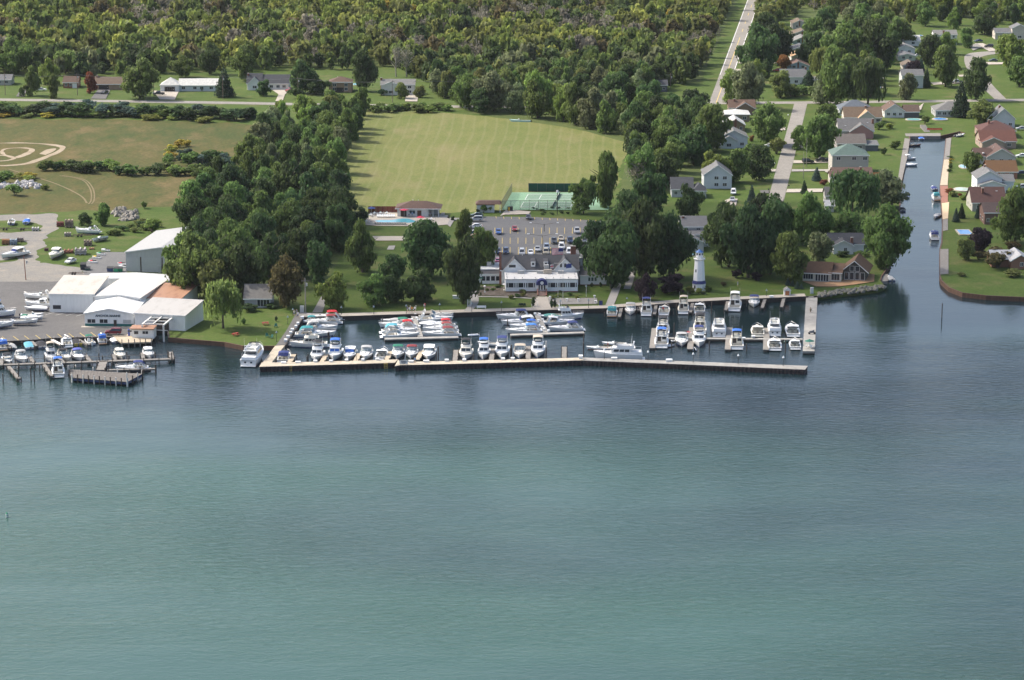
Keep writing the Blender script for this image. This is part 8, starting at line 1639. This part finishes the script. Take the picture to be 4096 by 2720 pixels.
for x,y,rz in ((500,585,.4),(545,600,-.5),(600,470,0)): achair('E',x,y,rz,(.02,.12,.09),'dark green wooden lawn chair by the quay lawn','green chairs by the quay')
for x,y in ((825,958),(850,955),(880,958)): achair('H',x,y,PI,(.03,.06,.05),'dark lawn chair on the club lawn above the promenade','dark chairs on the club lawn')
bn=empty('promenade_bench',W('H',370,990),0,'white bench on the promenade edge left of the walk','bench'); MB().box(-1.4,1.4,-.2,.2,.4,.48).build('seat',M_BOXW,bn); MB().box(-1.4,1.4,.18,.25,.5,.95).build('backrest',M_BOXW,bn); [MB().box(q-.05,q+.05,-.18,.18,0,.4).build('leg',M_BOXW,bn) for q in (-1.2,1.2)]
bn=empty('service_box',W('H',75,868),0,'white service box on the shady club lawn','box'); MB().box(-1.1,1.1,-.4,.4,0,.9).build('cabinet',M_BOXW,bn); MB().box(-1.15,1.15,-.45,.45,.9,1.0).build('lid',M_BOXW,bn)
gt=empty('garden_gate',W('H',228,965),0,'white trellis gate beside the footpath','gate'); [MB().box(q-.06,q+.06,-.06,.06,0,2.2).build('post',M_BOXW,gt) for q in (-.5,.5)]; [MB().box(-.44,.44,-.04,.04,.4+.4*q,.47+.4*q).build('slat',M_BOXW,gt) for q in range(5)]
ub=empty('electric_cabinet',W('E',910,295),0,'grey electrical cabinet at the head of the quay','cabinet'); MB().box(-.6,.6,-.5,.5,0,2.0).build('body',M_METG,ub); MB().box(-.5,.5,-.54,-.51,.2,1.8).build('door',mat((.5,.5,.5),.5),ub)
ub=empty('pier_cabinet',W('J',2205,1105),0,'pale grey cabinet at the head of the broad pier','cabinet'); MB().box(-.5,.5,-.4,.4,0,1.9).build('body',M_METG,ub); MB().box(-.45,.45,-.44,-.41,.2,1.7).build('door',mat((.5,.52,.54),.5),ub)
for fr,x,y,lb in (('M',1335,358,'white mailbox near the top of the side street'),('M',1180,935,'white mailbox halfway down the side street'),('M',1230,750,'dark mailbox by the asphalt drive'),('M',1343,1195,'dark mailbox on the right of the side street'),('M',1105,1240,'dark mailbox on the left of the side street'),('M',1287,505,'dark mailbox by the concrete drive')):
    root=empty('mailbox',W(fr,x,y),0,lb,'mailbox'); MB().box(-.06,.06,-.06,.06,0,1.1).build('post',M_PLANKG,root); MB().box(-.22,.22,-.35,.35,1.1,1.5).build('box',M_BOXW if 'white' in lb else M_RUB,root)
gr=empty('motorcycle',W('h',1880,900,1.0),0,'covered dark motorcycle parked on the broad pier','motorcycle'); [MB().tube([(q,-.1,.32),(q,.1,.32)],.32,10).build('wheel',M_TYRE,gr) for q in (-.75,.75)]; MB().loft([[(-.9,.2,.45),(-.9,-.2,.45),(-.8,-.15,.9),(-.8,.15,.9)],[(.0,.35,.4),(.0,-.35,.4),(.0,-.25,1.0),(.0,.25,1.0)],[(.7,.3,.5),(.7,-.3,.5),(.6,-.1,1.3),(.6,.1,1.3)]]).build('cover',M_CANVAS(DGREY),gr)
parasol('h',1825,1180,(.02,.12,.09),'dark green parasol over a table on the broad pier',1.4,2.3)
ts=empty('pier_table',W('h',1850,1200,1.0),0,'grey table and chairs under the pier parasol','table'); link(bpy.data.objects.new('table_top',tb),ts); MB().tube([(0,0,0),(0,0,.68)],.05,6).build('leg',M_RUB,ts)
for q in range(4): o=link(bpy.data.objects.new('chair',ch_),ts); o.location=(math.sin(q*PI/2),math.cos(q*PI/2),0); o.rotation_euler=(0,0,-q*PI/2)
# ================================================================== PEOPLE
def person_mesh():
    J=[(0,0,.92),(0,0,1.15),(0,0,1.42),(0,.01,1.52),(0,-.02,1.66),(.19,0,1.40),(.26,.02,1.14),(.25,-.10,.93),(-.19,0,1.40),(-.27,.02,1.14),(-.24,-.08,.92),(.10,0,.88),(.11,-.03,.48),(.12,.02,.06),(.12,-.12,.03),(-.10,0,.88),(-.10,.02,.48),(-.11,.08,.06),(-.11,-.06,.03),(0,-.03,1.74)]
    E=[(0,1),(1,2),(2,3),(3,4),(4,19),(2,5),(5,6),(6,7),(2,8),(8,9),(9,10),(0,11),(11,12),(12,13),(13,14),(0,15),(15,16),(16,17),(17,18)]
    Rd=[.15,.135,.15,.06,.10,.07,.05,.045,.07,.05,.045,.10,.07,.05,.045,.10,.07,.05,.045,.08]
    me=bpy.data.meshes.new('body'); me.from_pydata(J,E,[]); o=bpy.data.objects.new('body',me); COL.objects.link(o); md=o.modifiers.new('s','SKIN'); sv=me.skin_vertices[0].data
    for i,r in enumerate(Rd): sv[i].radius=(r,r*.8 if i<3 else r)
    sv[0].use_root=True; o.modifiers.new('u','SUBSURF').levels=1
    dg=bpy.context.evaluated_depsgraph_get(); out=bpy.data.meshes.new_from_object(o.evaluated_get(dg)); bpy.data.objects.remove(o); out.polygons.foreach_set('use_smooth',[True]*len(out.polygons)); return out
PM=person_mesh(); PM.name='body'; M_SKIN=mat((.50,.30,.21),.6,name='skin'); PM.materials.clear(); PM.materials.append(M_SKIN)
def ringloft(L): return MB().loft([[(cx+rx*math.cos(q*PI/4),cy+ry*math.sin(q*PI/4),z) for q in range(8)] for cx,cy,z,rx,ry in L])
shirt=ringloft([(0,0,.90,.20,.15),(0,0,1.15,.19,.15),(0,0,1.38,.22,.15),(0,0,1.50,.10,.09)]); 
for s_ in (-1,1): shirt.tube([(s_*.16,0,1.42),(s_*.25,.01,1.2)],.085,6,.07)
SHIRT=shirt.mesh('shirt',M_FW); tr_=ringloft([(0,0,.74,.20,.15),(0,0,.95,.19,.15)])
for s_ in (-1,1): tr_.tube([(s_*.10,0,.88),(s_*.11,-.01,.52)],.115,7,.09)
TROU=tr_.mesh('shorts',M_FW); HAIR=ringloft([(0,.02,1.64,.115,.12),(0,.02,1.76,.11,.115),(0,.01,1.83,.05,.05)]).mesh('hair',mat((.08,.05,.03),.9,name='hair'))
FACE=MB().box(-.05,-.03,-.135,-.12,1.70,1.72).box(.03,.05,-.135,-.12,1.70,1.72).box(-.012,.012,-.15,-.12,1.66,1.70).mesh('face',mat((.2,.1,.08),.7,name='face_features'))
def person(fr,x,y,rz,sc,tc,label,h=HL,seat=0):
    root=empty('person',W(fr,x,y,h+(.32 if h==HL else .0)),rz,label,'person'); 
    for nm,me,m_ in (('body',PM,None),('shirt',SHIRT,M_CANVAS(sc)),('shorts',TROU,M_CANVAS(tc)),('hair',HAIR,None),('face',FACE,None)):
        o=link(bpy.data.objects.new(nm,me),root)
        if m_: o.material_slots[0].link='OBJECT'; o.material_slots[0].material=m_
WS=(.75,.75,.73)
person('t',990,165,0,(.65,.20,.03),(.10,.08,.06),'person in an orange shirt standing at the western gangway'); person('t',932,172,.6,WS,(.3,.3,.32),'person in white shirt and grey shorts left of the orange shirt'); person('t',1058,160,-.5,WS,(.05,.06,.1),'person in white shirt and dark shorts right of the orange shirt'); person('t',885,160,1.2,(.1,.12,.3),(.5,.5,.5),'person in a blue shirt at the lamp by the western gangway')
person('t',1300,80,2.5,(.45,.05,.06),(.2,.2,.22),'person in a red shirt on the club lawn'); person('t',1280,95,2.0,(.5,.5,.5),(.1,.1,.1),'person in grey beside the red shirt on the lawn'); person('t',1062,1370,3.0,(.15,.3,.55),(.55,.5,.4),'person in a blue shirt walking on the breakwater by the sign',HB-.0)
person('e',540,290,.5,WS,(.08,.1,.2),'person in white walking at the top of the quay'); person('e',515,230,.2,(.2,.2,.22),(.3,.3,.35),'person in dark grey at the top of the quay'); person('e',455,250,.2,(.6,.6,.5),(.2,.2,.3),'person in a pale shirt by the grey cabinet')
person('i',1020,405,0,WS,(.1,.1,.2),'person in white standing at the pool house wall'); person('i',1082,408,.4,(.15,.3,.5),(.4,.4,.4),'person in blue standing at the pool house wall'); person('i',1420,400,0,(.2,.2,.25),(.5,.5,.5),'person in dark clothes under the pool house roof')
person('J',1330,1020,1.2,(.25,.28,.4),WS,'person in grey-blue shirt and white trousers working on the lawn'); person('f',1150,715,0,(.55,.03,.12),(.1,.1,.2),'person in a crimson shirt in the cockpit of the blue-topped cruiser',.55); person('G',832,350,0,(.5,.05,.05),(.2,.2,.2),'person in red in the cockpit of the cream cruiser',.4); person('G',310,690,1,(.4,.05,.05),(.3,.3,.3),'person in red driving the speedboat',.35); person('h',1850,450,0,(.3,.25,.15),(.2,.15,.1),'person in brown standing on the broad pier',.72)
# ================================================================== CLOUD AND HAZE
# a drifting cloud whose shadow dims the club shore
m,n,l,b=newmat('cloud_vapour'); tr=node(n,'ShaderNodeBsdfTransparent'); tl=node(n,'ShaderNodeBsdfTranslucent'); tl.inputs[0].default_value=(.9,.9,.9,1); b.inputs['Base Color'].default_value=(.9,.9,.9,1); b.inputs['Roughness'].default_value=1
m1=node(n,'ShaderNodeMixShader'); m1.inputs[0].default_value=.5; l.new(b.outputs[0],m1.inputs[1]); l.new(tl.outputs[0],m1.inputs[2])
m2=node(n,'ShaderNodeMixShader'); m2.inputs[0].default_value=.36; l.new(tr.outputs[0],m2.inputs[1]); l.new(m1.outputs[0],m2.inputs[2]); l.new(m2.outputs[0],n['Material Output'].inputs[0])
CL=Vector((78,872,0))+SDIR*(620/SDIR.z); rng=random.Random(4); V=[];FA=[]
bmI=bmesh.new(); bmesh.ops.create_icosphere(bmI,subdivisions=3,radius=1)
from mathutils import noise as mnoise
for v in bmI.verts:
    q=v.co.copy(); d=1+.22*mnoise.noise(q*1.7)+.14*mnoise.noise(q*4+Vector((3,1,2)))+.07*mnoise.noise(q*9); v.co=Vector((q.x*170*d,q.y*98*d,q.z*26*d if q.z>0 else q.z*10*d))
me=bpy.data.meshes.new('cloud'); bmI.to_mesh(me); bmI.free(); me.materials.append(m); me.polygons.foreach_set('use_smooth',[True]*len(me.polygons))
cl=structure(link(bpy.data.objects.new('cloud',me))); cl.location=CL; cl.rotation_euler=(0,0,-.05)

m=bpy.data.materials.new('haze_air'); m.use_nodes=True; n=m.node_tree.nodes; n.remove(n['Principled BSDF']); pv=n.new('ShaderNodeVolumePrincipled'); pv.inputs['Color'].default_value=(.86,.93,1,1); pv.inputs['Density'].default_value=.000017; pv.inputs['Density Attribute'].default_value=''; pv.inputs['Anisotropy'].default_value=.2
m.node_tree.links.new(pv.outputs[0],n['Material Output'].inputs['Volume'])
hz=structure(MB().box(-4100,4100,-3100,6600,-4,181).build('haze',m),'stuff'); SC.cycles.volume_bounces=0
